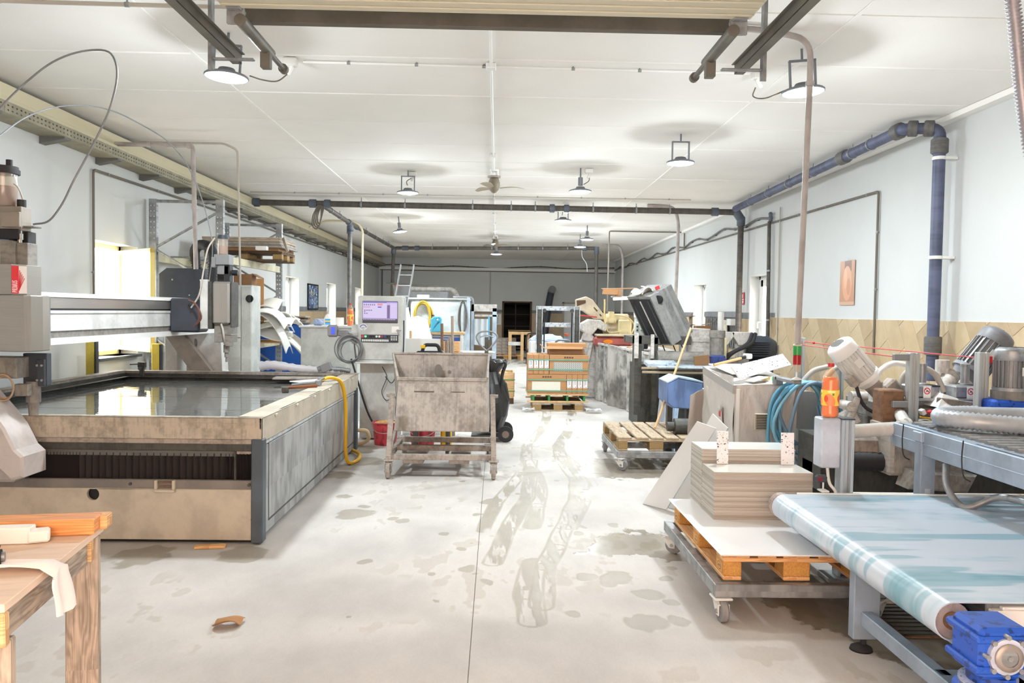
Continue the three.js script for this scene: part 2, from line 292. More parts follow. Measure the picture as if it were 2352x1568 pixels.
for (const [p, r, k] of tracks) for (let s = 0; s + 1 < p.length; s++) {
  const a = p[s], b = p[s + 1];
  splash(Math.min(a[0], b[0]) - .2, Math.max(a[0], b[0]) + .2, Math.min(a[1], b[1]) - .25, Math.max(a[1], b[1]) + .25, (x, z, X, Z) => { const q = .05 * (fbm(X * 1.2 + 4, Z * 1.2, 4096, 255, 2) - .5), d = segD(X + q, Z, a, b), e = fbm(X * 20 + 9, Z * 2.2 + 9, 4096, 261, 4), p = fbm(X * 5, Z * 1.6, 4096, 263, 3); return k * Math.max(sstep(r, r * .85, d) * sstep(.38, .5, e) * sstep(.24, .42, p), .8 * sstep(.014, .006, Math.abs(d - r * .9)) * sstep(.36, .5, p)); }, wet);
}
for (const [a, b, r] of spots) splash(a - r * 1.8, a + r * 1.8, b - r * 2, b + r * 2, (x, z, X, Z) => .7 * sstep(1.15, .95, Math.hypot(x - a, (z - b) * .8) / (r * (.35 + 1.1 * fbm(X * 7 + a, Z * 6, 4096, 267, 3)))), wet);
for (const p of pools) { const X = p.map((q) => q[0]), Z = p.map((q) => q[1]); splash(Math.min(...X) - .3, Math.max(...X) + .3, Math.min(...Z) - .3, Math.max(...Z) + .3, (x, z, a, b) => (inPoly(p, x + .12 * (fbm(a * 9, b * 9, 4096, 271, 3) - .5), z + .3 * (fbm(a * 9 + 5, b * 9, 4096, 275, 3) - .5)) ? 1 : 0), pool); }
const floorMap = tex(NF, (u, v) => {
  const i = Math.round(v * NF) * NF + Math.round(u * NF), x = -5 + 10 * u, z = -19.4 + 20 * v;
  const a = fbm(x * 1.1 + 60, z * 1.1 + 60, 4096, 221, 3), b = fbm(x * 9 + 200, z * 5 + 200, 4096, 231, 3), n = hash(u * NF, v * NF, 3);
  const k = 0.72 + 0.09 * sstep(0.25, 0.7, a) + 0.06 * (b - 0.5) + 0.02 * (n - 0.5);
  const w = Math.min(1, Math.max(wet[i] * 0.95, pool[i] * (0.7 + 0.3 * sstep(0.4, 0.6, b)), 0.25 * sstep(0.6, 0.66, b) * sstep(0.45, 0.6, a)));
  return [k * (1 - .27 * w), k * .978 * (1 - .30 * w), k * .95 * (1 - .37 * w)];
});
const floorRough = tex(NF / 2, (u, v) => { const i = Math.round(v * NF) * NF + Math.round(u * NF), w = Math.max(pool[i], wet[i] * 0.6), r = 0.74 - 0.52 * Math.min(1, w) + 0.08 * (hash(u * 768, v * 768, 8) - 0.5); return [r, r, 0]; }, null, false);
const floorM = new THREE.MeshStandardMaterial({ map: floorMap, roughnessMap: floorRough, roughness: 1, metalness: 0 });
const floor = frameOf('floor');
obj('sub_base', b2(-5.3, 5.3, -0.3, -0.005, ZB - 0.3, 1.2, { c: 0 }), mt(0xa39c90, .9), floor);
const zs = [0.9, -8.12, -19.4, -26.5, ZB - 0.2], xsF = [-5.2, -0.105, 5.2];
for (let i = 0; i < 4; i++) for (let j = 0; j < 2; j++) {
  const g = b2(xsF[j] + 0.0018, xsF[j + 1] - 0.0018, -0.004, 0, zs[i + 1] + 0.0018, zs[i] - 0.0018, { c: 0.002 });
  { const p = g.attributes.position, uv = g.attributes.uv; for (let k = 0; k < p.count; k++) uv.setXY(k, (p.getX(k) + 5) / 10, (p.getZ(k) + 19.4) / 20); }
  obj('slab', g, floorM, floor);
}
const yard = struct('yard', b2(-30, 30, -0.5, -0.32, -60, 30, { c: 0 }), mt(0xbdb6ab, 0.9)); yard.name = 'yard_ground';

// the rendered house across the yard that faces the overhead door
{ const h = frameOf('opposite_house'); obj('facade', b2(-14, 14, -.32, 7.5, 7.5, 8.2, { c: .02 }), mt(0xc9ae9f, .9, 0, { map: T.plaster }), h); obj('eaves', b2(-14.3, 14.3, 7.5, 7.7, 6.9, 8.3), M.woodDark, h); }
function sideWall(name, x0, x1, holes) {
  const g = []; let z = ZF + 0.3;
  for (const [a, b, y0, y1] of holes) { g.push(b2(x0, x1, 0, H + 0.1, a, z, { c: 0 })); if (y0 > 0) g.push(b2(x0, x1, 0, y0, b, a, { c: 0 })); g.push(b2(x0, x1, y1, H + 0.1, b, a, { c: 0 })); z = b; }
  g.push(b2(x0, x1, 0, H + 0.1, ZB - 0.35, z, { c: 0 }));
  return struct(name, g, M.wall);
}
const holesL = [[-9.92, -11.1, 0.98, 2.43], [-18.8, -20.05, 1.0, 2.38], [-23.3, -24.6, 1.0, 2.38], [-27.9, -29.1, 1.0, 2.38]];
const holesR = [[-14.55, -15.55, 0, 2.38], [-18.85, -20.0, 0.9, 2.36]];
sideWall('wall_left', XL - 0.35, XL, holesL); sideWall('wall_right', XR, XR + 0.35, holesR);
struct('wall_back', [b2(-5.3, 0.28, 0, H + .1, ZB - 0.35, ZB, { c: 0 }), b2(1.4, 2.75, 0, H + .1, ZB - 0.35, ZB, { c: 0 }), b2(3.45, 5.3, 0, H + .1, ZB - 0.35, ZB, { c: 0 }), b2(0.28, 1.4, 2.02, H + .1, ZB - 0.35, ZB, { c: 0 }), b2(2.75, 3.45, 2.02, H + .1, ZB - 0.35, ZB, { c: 0 })], M.wall);
struct('wall_front', [b2(-5.3, -1.9, 0, H + .1, ZF, ZF + 0.3, { c: 0 }), b2(1.9, 5.3, 0, H + .1, ZF, ZF + 0.3, { c: 0 }), b2(-1.9, 1.9, 3.2, H + .1, ZF, ZF + 0.3, { c: 0 })], M.wall);

// ceiling: precast planks with open joints
const ceiling = frameOf('ceiling');
obj('deck', b2(-5.3, 5.3, H + 0.035, H + 0.3, ZB - 0.4, ZF + 0.4, { c: 0 }), M.joint, ceiling);
const cx = [-4.9, -2.63, 2.57, 4.9];
for (let z = 0.16; z > ZB; z -= 1.2) for (let i = 0; i < 3; i++) {
  const dy = rnd(-0.003, 0.003), z1 = Math.max(z - 1.2, ZB - 0.1), g = rnd() < 0.35 ? 0.009 : 0.0045;
  obj('ceiling_panel', b2(cx[i] + 0.002, cx[i + 1] - 0.002, H + dy, H + 0.05, z1 + g, z - g, { c: 0.009 }), rnd() < 0.5 ? M.ceil : M.ceil2, ceiling);
}
obj('ceiling_panel', b2(-5, 5, H, H + 0.05, 0.165, 0.6, { c: 0.004 }), M.ceil, ceiling);
// long joint covers
for (const x of [-2.63, 2.57]) obj('joint_strip', b2(x - 0.018, x + 0.018, H - 0.008, H + 0.004, ZB, 0.4, { c: 0.003 }), M.ceil, ceiling);

// windows
let winN = 0;
function windowFrame(side, [a, b, y0, y1], sashes = 2) {
  const w = frameOf('window_' + (++winN)), x = side < 0 ? XL - 0.26 : XR + 0.26, t = 0.06, fr = M.whitePlastic;
  obj('window_frame', [b2(x - t / 2, x + t / 2, y0, y0 + 0.06, b, a), b2(x - t / 2, x + t / 2, y1 - 0.06, y1, b, a), b2(x - t / 2, x + t / 2, y0, y1, a - 0.06, a), b2(x - t / 2, x + t / 2, y0, y1, b, b + 0.06), ...(sashes > 1 ? [b2(x - t / 2, x + t / 2, y0, y1, (a + b) / 2 - 0.04, (a + b) / 2 + 0.04)] : [])], fr, w);
  const zc = sashes > 1 ? [[a - 0.06, (a + b) / 2 + 0.04], [(a + b) / 2 - 0.04, b + 0.06]] : [[a - 0.06, b + 0.06]];
  for (const [p, q] of zc) { obj('sash', [b2(x - .02, x + .03, y0 + .06, y0 + .13, q, p), b2(x - .02, x + .03, y1 - .13, y1 - .06, q, p), b2(x - .02, x + .03, y0 + .06, y1 - .06, p - .06, p), b2(x - .02, x + .03, y0 + .06, y1 - .06, q, q + .06)], fr, w); obj('pane', b2(x - .004, x + .004, y0 + .13, y1 - .13, q + .06, p - .06, { c: .001 }), glassM, w); }
  obj('window_sill', b2(side < 0 ? XL - 0.3 : XR - 0.03, side < 0 ? XL + 0.03 : XR + 0.3, y0 - 0.03, y0, b, a), M.whitePlastic, w);
  return w;
}
// near window of the window wall: fixed frame, one leaf swung open into the hall
{
  const [a, b, y0, y1] = holesL[0], w = frameOf('window_' + (++winN)), x = XL - 0.26;
  obj('window_frame', [b2(x - .03, x + .03, y0, y0 + .06, b, a), b2(x - .03, x + .03, y1 - .06, y1, b, a), b2(x - .03, x + .03, y0, y1, a - .06, a), b2(x - .03, x + .03, y0, y1, b, b + .06)], mt(0xf2e6b8, 0.5), w);
  const leaf = new THREE.Group(); leaf.name = 'open_sash'; leaf.position.set(x + 0.04, 0, b + 0.05); leaf.rotation.y = rad(137); w.add(leaf);
  const sm = mt(0xecd684, 0.5), L0 = 1.0;
  obj('sash_frame', [b2(0, L0, y0 + .06, y0 + .12, -.03, .03), b2(0, L0, y1 - .12, y1 - .06, -.03, .03), b2(0, .06, y0 + .06, y1 - .06, -.03, .03), b2(L0 - .06, L0, y0 + .06, y1 - .06, -.03, .03)].map((g) => g.rotateY(Math.PI)), sm, leaf);
  obj('pane', b2(.06, L0 - .06, y0 + .12, y1 - .12, -.003, .003, { c: .001 }).rotateY(Math.PI), ph({ color: 0xf6f6ee, roughness: 0.5, transmission: 0.75, thickness: 0 }), leaf);
  obj('window_sill', b2(XL - 0.3, XL + 0.06, y0 - 0.035, y0, b, a), M.slate, w);
}
holesL.slice(1).forEach((h) => windowFrame(-1, h)); windowFrame(1, holesR[1]);
// glazed side door in the tiled wall
{
  const [a, b, , y1] = holesR[0], d = frameOf('door_1'), x = XR + 0.22;
  obj('door_frame', [b2(x - .04, x + .04, 0, y1, a - .07, a), b2(x - .04, x + .04, 0, y1, b, b + .07), b2(x - .04, x + .04, y1 - .07, y1, b, a)], M.whitePlastic, d);
  obj('door_leaf', [b2(x - .03, x + .03, .02, .12, b + .07, a - .07), b2(x - .03, x + .03, y1 - .2, y1 - .07, b + .07, a - .07), b2(x - .03, x + .03, .02, y1 - .07, a - .19, a - .07), b2(x - .03, x + .03, .02, y1 - .07, b + .07, b + .19)], M.whitePlastic, d);
  obj('pane', b2(x - .004, x + .004, .12, y1 - .2, b + .19, a - .19, { c: .001 }), glassM, d);
  obj('door_handle', sweep(bend([[x - .03, 1.5, b + .13], [x - .1, 1.5, b + .13], [x - .1, 1.38, b + .13]], .03), .014), M.whitePlastic, d);
}
// dark doorway with shelves behind it, and a pale door, in the end wall
{
  const d = frameOf('door_2'), z = ZB;
  obj('door_frame', [b2(.22, .3, 0, 2.06, z - .3, z + .03), b2(1.38, 1.46, 0, 2.06, z - .3, z + .03), b2(.22, 1.46, 2.0, 2.06, z - .3, z + .03)], M.woodDark, d);
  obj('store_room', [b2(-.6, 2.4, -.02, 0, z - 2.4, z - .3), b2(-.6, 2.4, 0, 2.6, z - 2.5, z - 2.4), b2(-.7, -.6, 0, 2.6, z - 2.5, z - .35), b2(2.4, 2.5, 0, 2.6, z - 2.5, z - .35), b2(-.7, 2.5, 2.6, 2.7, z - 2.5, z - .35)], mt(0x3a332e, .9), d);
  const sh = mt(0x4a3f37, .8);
  for (const y of [.5, 1.0, 1.5, 1.95]) obj('shelf', b2(.1, 1.9, y, y + .03, z - 1.1, z - .7), sh, d);
  for (const x of [.12, .8, 1.88]) obj('shelf_post', b2(x - .02, x + .02, 0, 2.1, z - 1.1, z - .72), sh, d);
}
{
  const d = frameOf('door_3'), z = ZB;
  obj('door_frame', [b2(2.72, 2.8, 0, 2.06, z - .2, z + .02), b2(3.4, 3.48, 0, 2.06, z - .2, z + .02), b2(2.72, 3.48, 2.0, 2.06, z - .2, z + .02)], mt(0xb7aa98, .6), d);
  obj('door_leaf', b2(2.8, 3.4, 0, 2.0, z - .12, z - .07), M.white, d);
}

// tiled dado on the plain wall: 30 x 60 tiles laid aslant in a running bond
{
  const clip = (p, f) => { const out = []; for (let i = 0; i < p.length; i++) { const a = p[i], b = p[(i + 1) % p.length], fa = f(a), fb = f(b); if (fa >= 0) out.push(a); if (fa * fb < 0) { const t = fa / (fa - fb); out.push([a[0] + t * (b[0] - a[0]), a[1] + t * (b[1] - a[1])]); } } return out; };
  const w = frameOf('dado_tiles'), th = rad(58), z0 = -5.2, z1 = -14.4, e = [Math.cos(th), -Math.sin(th)], f = [Math.sin(th), Math.cos(th)], ms = [M.tileTan, M.tileTan2, M.tileTan3];
  obj('tile_bed', b2(XR - .012, XR + .002, 0, 1.6, z1, z0, { c: 0 }), M.grout, w);
  let n = 0;
  for (let i = -40; i < 60; i++) for (let j = -40; j < 40; j++) {
    const s = i * 0.3, t = (j + (i % 2 ? 0.5 : 0)) * 0.6, o = [z1 + e[0] * t + f[0] * s, e[1] * t + f[1] * s];
    let p = [[0.003, 0.003], [0.597, 0.003], [0.597, 0.297], [0.003, 0.297]].map(([u, v]) => [o[0] + e[0] * u + f[0] * v, o[1] + e[1] * u + f[1] * v]);
    for (const c of [(q) => q[1] - 0.002, (q) => 1.598 - q[1], (q) => q[0] - z1, (q) => z0 - q[0]]) p = p.length ? clip(p, c) : p;
    if (p.length < 3 || n > 290) continue;
    const ar = Math.abs(p.reduce((t, a, k) => { const b = p[(k + 1) % p.length]; return t + a[0] * b[1] - b[0] * a[1]; }, 0)) / 2;
    if (ar < 0.001) continue; n++;
    const g = ex(p, 0.008, { bevel: 0.0015 }); g.rotateY(-Math.PI / 2).translate(XR - 0.01, 0, 0);
    obj('tile', g, ms[Math.floor(rnd(3))], w);
  }
}
struct('trim_1', [b2(XR - .01, XR, 0, 1.56, -18.85, -15.56), b2(XR - .01, XR, 0, 1.56, ZB, -20.0), b2(XR - .01, XR, 0, .9, -20, -18.85)], M.tileTan);
struct('trim_2', [b2(XR - .014, XR, 1.56, 1.68, -18.85, -15.56), b2(XR - .014, XR, 1.56, 1.68, ZB, -20.0), b2(XR - .014, XR, 1.56, 1.68, -14.55, -14.1)], M.bandGrey);
struct('trim_3', [b2(XL, XL + .01, 0, 1.56, -18.8, -17), b2(XL, XL + .01, 0, 1.0, -20.05, -18.8), b2(XL, XL + .01, 0, 1.56, -23.3, -20.05), b2(XL, XL + .01, 0, 1.0, -24.6, -23.3), b2(XL, XL + .01, 0, 1.56, -27.9, -24.6), b2(XL, XL + .01, 0, 1.56, ZB, -29.1)], M.tileTan);
struct('trim_4', [b2(XL, XL + .014, 1.56, 1.68, -18.8, -17), b2(XL, XL + .014, 1.56, 1.68, -23.3, -20.05), b2(XL, XL + .014, 1.56, 1.68, -27.9, -24.6), b2(XL, XL + .014, 1.56, 1.68, ZB, -29.1)], M.bandGrey);
struct('trim_5', [b2(XL, .22, 0, 1.58, ZB, ZB + .01), b2(1.46, 2.72, 0, 1.58, ZB, ZB + .01), b2(3.48, XR, 0, 1.58, ZB, ZB + .01)], M.tileTan2);
struct('trim_6', [b2(XL, .22, 1.58, 1.7, ZB, ZB + .014), b2(1.46, 2.72, 1.58, 1.7, ZB, ZB + .014), b2(3.48, XR, 1.58, 1.7, ZB, ZB + .014)], M.bandGrey);
struct('trim_7', [b2(XR - .12, XR, H - .06, H, ZB, ZF)], M.ceil);
struct('trim_8', [b2(XL, XR, 3.3, 3.42, ZB, ZB + .12)], M.ceil2);

// ---------- ceiling lamps ----------
const lampGlow = new THREE.MeshStandardMaterial({ color: 0xffffff, emissive: 0xf2f7ff, emissiveIntensity: 14, roughness: 0.4 });
const lampBody = mt(0x7b8088, 0.5, 0.3);
function lamp(x, y, z, label, o = {}) {
  const t = local('high_bay_lamp', label, 'lamp', [x, y, z], o.turn ?? 0, 'round ceiling lamps');
  t.rotation.order = 'YXZ'; t.rotation.z = o.tilt ?? 0;
  const r = 0.17;
  obj('housing', lathe([[0.001, 0.07], [0.06, 0.07], [0.075, 0.045], [0.11, 0.035], [r - 0.01, 0.02], [r, 0.012], [r, 0.0], [r - 0.012, -0.004], [r - 0.012, 0.008]].reverse()), lampBody, t);
  obj('diffuser', lathe([[0.001, -0.02], [0.06, -0.019], [0.12, -0.014], [r - 0.013, -0.004], [r - 0.013, 0.008], [0.001, 0.008]]), lampGlow, t);
  if (o.stem) obj('stem', [cy(0.035, 0.12, 0, 0.15, 0), cy(0.012, H - y - 0.2, 0, 0.2 + (H - y - 0.2) / 2, 0)], lampBody, t);
  else obj('bracket', [...[-0.1, 0.1].map((q) => b2(q - .008, q + .008, 0.03, 0.26, -.015, .015, { c: .002 })), b2(-.108, .108, 0.25, 0.262, -.02, .02, { c: .002 }), cy(.01, Math.max(.02, H - y - .26), 0, .26 + Math.max(.02, H - y - .26) / 2, 0)], lampBody, t);
  const L = new THREE.PointLight(new THREE.Color(0.87, 0.95, 1.0), LAMP, 0, 2);   // the dome sends light down and sideways
  L.position.set(0, -0.025, 0); L.castShadow = true; L.shadow.radius = 5; t.add(L);
  const D = new THREE.RectAreaLight(new THREE.Color(0.87, 0.95, 1.0), BEAM, 0.26, 0.26); D.position.set(0, -0.026, 0); D.rotation.x = -Math.PI / 2; t.add(D);   // the main beam from the flat of the diffuser
  return t;
}
lamp(-2.17, 3.45, -6.5, 'round lamp on a wire bracket beside the overhead door rail, above the water table', { turn: 0.15, tilt: -0.05 });
lamp(2.47, 3.45, -6.59, 'round lamp crossed by the tall grey conduit pole', { turn: -0.1, tilt: 0.06 });
lamp(2.19, 3.45, -9.76, 'single round lamp between the conduit pole and the big wall pipe', {});
lamp(-1.41, 3.45, -12.64, 'round lamp beside the first ceiling fan, over the control console', {});
lamp(1.23, 3.45, -12.18, 'round lamp with a thick stem beside the first ceiling fan', { stem: true });
lamp(-2.28, 3.45, -18.88, 'tilted round lamp between the two pipe drops', { stem: true, tilt: 0.12 });
lamp(1.29, 3.45, -16.08, 'round lamp just behind the long cross pipe', {});
lamp(2.22, 3.45, -20.09, 'round lamp on a stem above the polishing machines', { stem: true });
lamp(2.28, 3.45, -22.38, 'round lamp hanging close to the second cross pipe', { stem: true });
lamp(-0.04, 3.3, -23.6, 'round lamp below the far ceiling fan', { stem: true });

// ---------- ceiling fans ----------
function fan(z, a0, label) {
  const t = local('ceiling_fan', label, 'fan', [-0.07, H, z], 0, 'ceiling fans'), m = mt(0x7a705f, .5), b = mt(0x9c927f, .5);
  obj('canopy', [cy(.07, .03, 0, -.015, 0), ...[-.05, .05].map((q) => cy(.018, .1, q, -.07, .02))], M.whitePlastic, t);
  obj('motor', lathe([[.001, -.36], [.03, -.35], [.07, -.31], [.09, -.25], [.09, -.2], [.075, -.15], [.05, -.11], [.001, -.11]]), m, t);
  obj('cover', lathe([[.001, -.12], [.1, -.12], [.1, -.1], [.001, -.1]].reverse()), M.conduitPale, t);
  for (let k = 0; k < 3; k++) {
    const g = cloth((u, v) => { const r = .09 + u * .38, w = (.025 + .035 * Math.sin(Math.PI * Math.min(1, u * .9 + .1))) * (v * 2 - 1); return [r, -.28 + .02 * Math.sin(u * 3) - w * .25, w]; }, 8, 2, .006);
    g.rotateY(a0 + k * 2.0944); obj('blade', g, b, t);
  }
  return t;
}
fan(-12.45, 0.12, 'brown three-blade ceiling fan nearer the overhead door');
fan(-23.18, 0.3, 'small far ceiling fan with a lamp hanging under it');

// ---------- overhead sectional door and its tracks ----------
{
  const rm = mt(0x77746c, .5, .5, { map: T.grime });
  for (const [s, lab] of [[-1, 'horizontal steel door track over the water table side'], [1, 'horizontal steel door track ending beside the conduit pole']]) {
    const x = s < 0 ? -1.7 : 1.56, t = thing('door_track', lab, 'track', [x, 3.2, -5.3], 'overhead door tracks');
    obj('rail', [b2(x - .03, x + .03, 3.2, 3.206, -5.3, .4, { c: .001 }), b2(x - .03, x - .026, 3.2, 3.285, -5.3, .4, { c: .001 }), b2(x + .026, x + .03, 3.2, 3.285, -5.3, .4, { c: .001 }), b2(x - s * .03, x - s * .05, 3.26, 3.266, -5.3, .4, { c: .001 })], rm, t);
    for (const z of [-5.0, -1.6]) obj('hanger', [b2(x + s * .05, x + s * .056, 3.08, 3.8, z - .025, z + .025, { c: .001 }), b2(x + s * .05, x + s * .09, 3.08, 3.8, z - .027, z - .022, { c: .001 }), bar([x + s * .05, 3.14, z], [x - s * .2, 3.14, z], .04, .012)], M.galv, t);
    for (const z of [-4.55, -4.05, -3.4]) obj('roller', cy(.025, .05, x, 3.235, z, { ax: 'x', n: 12 }), M.stainless, t);
    obj('buffer', [rod([x - s * .24, 3.24, -4.6], [x - s * .24, 3.24, -5.2], .035, { n: 12 }), rod([x - s * .24, 3.24, -5.2], [x - s * .24, 3.24, -5.5], .018, { n: 10 }), cy(.032, .04, x - s * .24, 3.24, -5.52, { ax: 'z', n: 12 }), b2(x - s * .27, x - s * .21, 3.12, 3.24, -5.14, -5.08)], rm, t);
  }
  const c = thing('cross_beam', 'brown steel beam tying the two overhead door tracks together', 'beam', [0, 3.36, -5]);
  obj('beam_profile', b2(-1.66, 1.5, 3.36, 3.45, -5.04, -4.98), mt(0x6e675d, .55, .3, { map: T.grime }), c);
  for (const x of [-1.42, 1.3]) obj('strap', [bar([x, 3.45, -5], [x + .15, 3.79, -5], .03, .006), bar([x + .06, 3.45, -5], [x + .21, 3.79, -5], .03, .006)], M.galv, c);
  const d = thing('sectional_door', 'raised overhead door of ribbed cream panels', 'door', [0, 3.3, -4.7]);
  const dm = mt(0xcfc9b4, .5, .1);
  for (let k = 0; k < 7; k++) {
    const z1 = -4.62 + k * .55, g = [b2(-1.56, 1.42, 3.31, 3.345, z1, z1 + .545, { c: .002 })];
    for (let q = 0; q < 6; q++) g.push(bx(2.96, .012, .06, -.07, 3.307, z1 + .05 + q * .09, { c: .005 }));
    obj('door_section', g, dm, d);
    if (k < 3) for (const x of [-1.49, 1.35]) obj('hinge_bracket', [b2(x - .04, x + .04, 3.29, 3.312, z1 - .06, z1 + .06), b2(x - .05, x + .05, 3.22, 3.31, z1 - .01, z1 + .01)], M.galv, d);
  }
}
// ---------- pipes, conduits, cable tray ----------
function pipeRun(name, label, pts, r, m, o = {}) {
  const t = thing(name, label, o.cat ?? 'pipe', pts[0], o.group);
  obj('pipe', sweep(bend(pts, o.bend ?? r * 2.2), r, { n: o.n ?? 12 }), m, t);
  const at = (k) => V(pts[Math.floor(k)]).lerp(V(pts[Math.min(pts.length - 1, Math.floor(k) + 1)]), k % 1), dir = (k) => V(pts[Math.floor(k) + 1]).sub(V(pts[Math.floor(k)])).normalize();
  for (const [k, l] of o.couplings ?? []) { const c = at(k), d = dir(k); obj('coupling', sweep([c.clone().addScaledVector(d, -l / 2), c.clone().addScaledVector(d, -l / 2 + .01), c.clone().addScaledVector(d, l / 2 - .01), c.clone().addScaledVector(d, l / 2)], (u) => (u < .02 || u > .98 ? r * 1.25 : r * 1.42), { n: 12 }), o.fit ?? M.fitting, t); }
  for (const k of o.clamps ?? []) { const c = at(k), d = dir(k); obj('clamp', [sweep([c.clone().addScaledVector(d, -.015), c.clone().addScaledVector(d, .015)], r * 1.16, { n: 12 }), rod(c.toArray(), c.clone().add(V(o.hang ?? [0, r * 1.2 + .06, 0])).toArray(), .007, { n: 6 })], o.clampM ?? M.galv, t); }
  return t;
}
pipeRun('wall_pipe', 'large blue-grey plastic pipe rising up the tiled wall and running along the ceiling edge', [[4.72, .95, -8.62], [4.72, 3.66, -8.62], [4.42, 3.69, -8.8], [4.56, 3.67, -15.5]], .062, M.pipeBlue, { bend: .1, couplings: [[0.93, .16], [1.3, .1], [1.75, .1], [2.02, .14], [2.24, .2], [0.14, .2]], clamps: [2.12, 2.2, 2.4, 2.55, 2.7, 2.85], fit: M.pipeGrey });
{ const t = thing('pipe_collar', 'pair of white plastic clamps around the blue-grey wall pipe', 'clamp', [4.72, 2.3, -8.62]); for (const y of [3.34, 2.28]) obj('collar', [cy(.072, .035, 4.72, y, -8.62), b2(4.76, 4.895, y - .015, y + .015, -8.68, -8.56)], M.whitePlastic, t); }
pipeRun('cross_pipe', 'long dark pipe hung across the ceiling with a drop down the tiled wall', [[-4.7, 3.66, -15.7], [4.64, 3.63, -15.7], [4.74, 3.5, -15.72], [4.74, 1.3, -15.72]], .058, M.pipeDark, { couplings: [[0.004, .14], [.12, .14], [.15, .12], [.615, .1], [.645, .1], [.955, .14], [1.4, .2], [2.02, .18]], clamps: [.22, .31, .45, .53, .58, .7, .79, .86], bend: .12 });
pipeRun('branch_pipe', 'brown pipe sloping along the ceiling from the cross pipe towards the end wall', [[-3.44, 3.66, -15.78], [-3.46, 3.64, -19], [-3.34, 3.62, -26]], .05, M.pipeDark, { couplings: [[.95, .2], [1.12, .12]], clamps: [.3, .6, 1.3, 1.5, 1.7, 1.85] });
pipeRun('pipe_drop', 'grey pipe dropping from the branch pipe beside the window wall', [[-3.45, 3.6, -18.95], [-3.47, 1.3, -18.95]], .055, M.pipeGrey, { couplings: [[.04, .16], [.07, .1]] });
pipeRun('far_cross_pipe', 'thinner dark pipe hung across the ceiling behind the far fan', [[-3.4, 1.7, -26.1], [-3.35, 3.62, -26.1], [3.0, 3.62, -24.9], [3.05, 3.62, -24.9], [3.06, 1.5, -24.9]], .055, M.pipeDark, { couplings: [[.96, .2], [1.06, .2], [1.12, .15], [1.95, .14], [3.03, .22]], clamps: [1.2, 1.33, 1.5, 1.63, 1.75, 1.87] });
const thin = (label, pts, r = .014, m = M.conduit, o = {}) => pipeRun('conduit', label, pts, r, m, { cat: 'conduit', n: 8, bend: .05, ...o });
const hr = { hang: [.026, 0, 0] }, hl = { hang: [-.026, 0, 0] };
thin('thin brown conduit framing the calendar, rising and turning along the wall', [[4.87, 1.15, -10.3], [4.87, 3.24, -10.3], [4.87, 3.28, -14.2], [4.87, 3.42, -33.3]], .016, M.conduit, { clamps: [.4, .75, 1.08, 1.42, 1.7, 1.95, 2.05, 2.12, 2.2, 2.28, 2.37, 2.47, 2.6, 2.8], ...hr });
{ const w = []; for (let i = 0; i <= 26; i++) { const z = -14.35 - i * .73; w.push([4.85, 3.42 + .05 * Math.sin(i * 1.9) + (i < 3 ? -.02 * (3 - i) : 0), z]); } const t = thing('wall_cable', 'thick wavy cable clipped along the upper wall above the door', 'cable', w[0]); obj('cable', sweep(smooth(w, 120), .02, { n: 8 }), M.pipeGrey, t); obj('elbow', [cy(.035, .12, 4.84, 3.36, -14.3), sph(.04, 4.84, 3.43, -14.3)], M.fitting, t); for (const p of w.slice(1, 20)) obj('clip', bx(.05, .05, .03, 4.872, p[1], p[2]), M.conduit, t); }
thin('dark riser pipe beside the glazed side door', [[4.82, 3.3, -14.3], [4.82, .8, -14.2]], .032, M.pipeDark, { clamps: [.35, .7], ...hr });
thin('slim dark pipe paired with the riser by the side door', [[4.84, 3.24, -14.42], [4.84, .8, -14.34]], .014, M.pipeDark);
{ const t = thing('socket_box', 'small grey socket box on a white conduit beside the side door', 'socket', [4.86, 1.0, -13.9]); obj('box', b2(4.8, 4.9, .95, 1.12, -13.97, -13.83), M.zinc, t); obj('feed', rod([4.87, 1.1, -13.9], [4.87, 3.5, -13.9], .014, { n: 8 }), M.conduitPale, t); }
thin('dark conduit around the near window, running on along the window wall', [[-4.87, .8, -9.84], [-4.87, 3.26, -9.84], [-4.87, 3.3, -13.5], [-4.87, 3.34, -33.3]], .015, M.conduit, { clamps: [.5, 1.1, 1.5, 1.8, 2.04, 2.1, 2.16, 2.23, 2.3, 2.4, 2.5, 2.65], ...hl });
{ const w = []; for (let i = 0; i <= 26; i++) w.push([-4.86, 3.39 - (i % 2) * .01 + .02 * Math.sin(i * 1.7), -13.2 - i * .77]); const t = thing('wall_cable', 'thick dark cable clipped along the window wall above the rack', 'cable', w[0]); obj('cable', sweep(smooth(w, 110), .018, { n: 8 }), M.pipeDark, t); for (const p of w) obj('clip', bx(.05, .05, .03, -4.872, p[1], p[2]), M.conduit, t); }
{ const w = []; for (let i = 0; i <= 16; i++) w.push([-4.85 + i * .605, 3.47 + .035 * Math.sin(i * 1.3) - (i > 5 && i < 9 ? .05 : 0), ZB + .05]); const t = thing('wall_cable', 'upper sagging cable along the end wall', 'cable', w[0]); obj('cable', sweep(smooth(w, 70), .02, { n: 6 }), M.pipeDark, t); for (const p of w) obj('clip', bx(.04, .06, .05, p[0], p[1], ZB + .03), M.conduit, t); }
thin('straight lower conduit along the end wall', [[-4.85, 3.28, ZB + .05], [4.85, 3.28, ZB + .05]], .016, M.conduit);
thin('vertical conduit down the middle of the end wall', [[-.3, 3.4, ZB + .04], [-.3, 1.75, ZB + .04]], .018, M.conduitPale);
thin('vertical dark conduit in the corner by the end wall', [[-4.75, 3.4, ZB + .08], [-4.75, 1.0, ZB + .08]], .025, M.conduit);
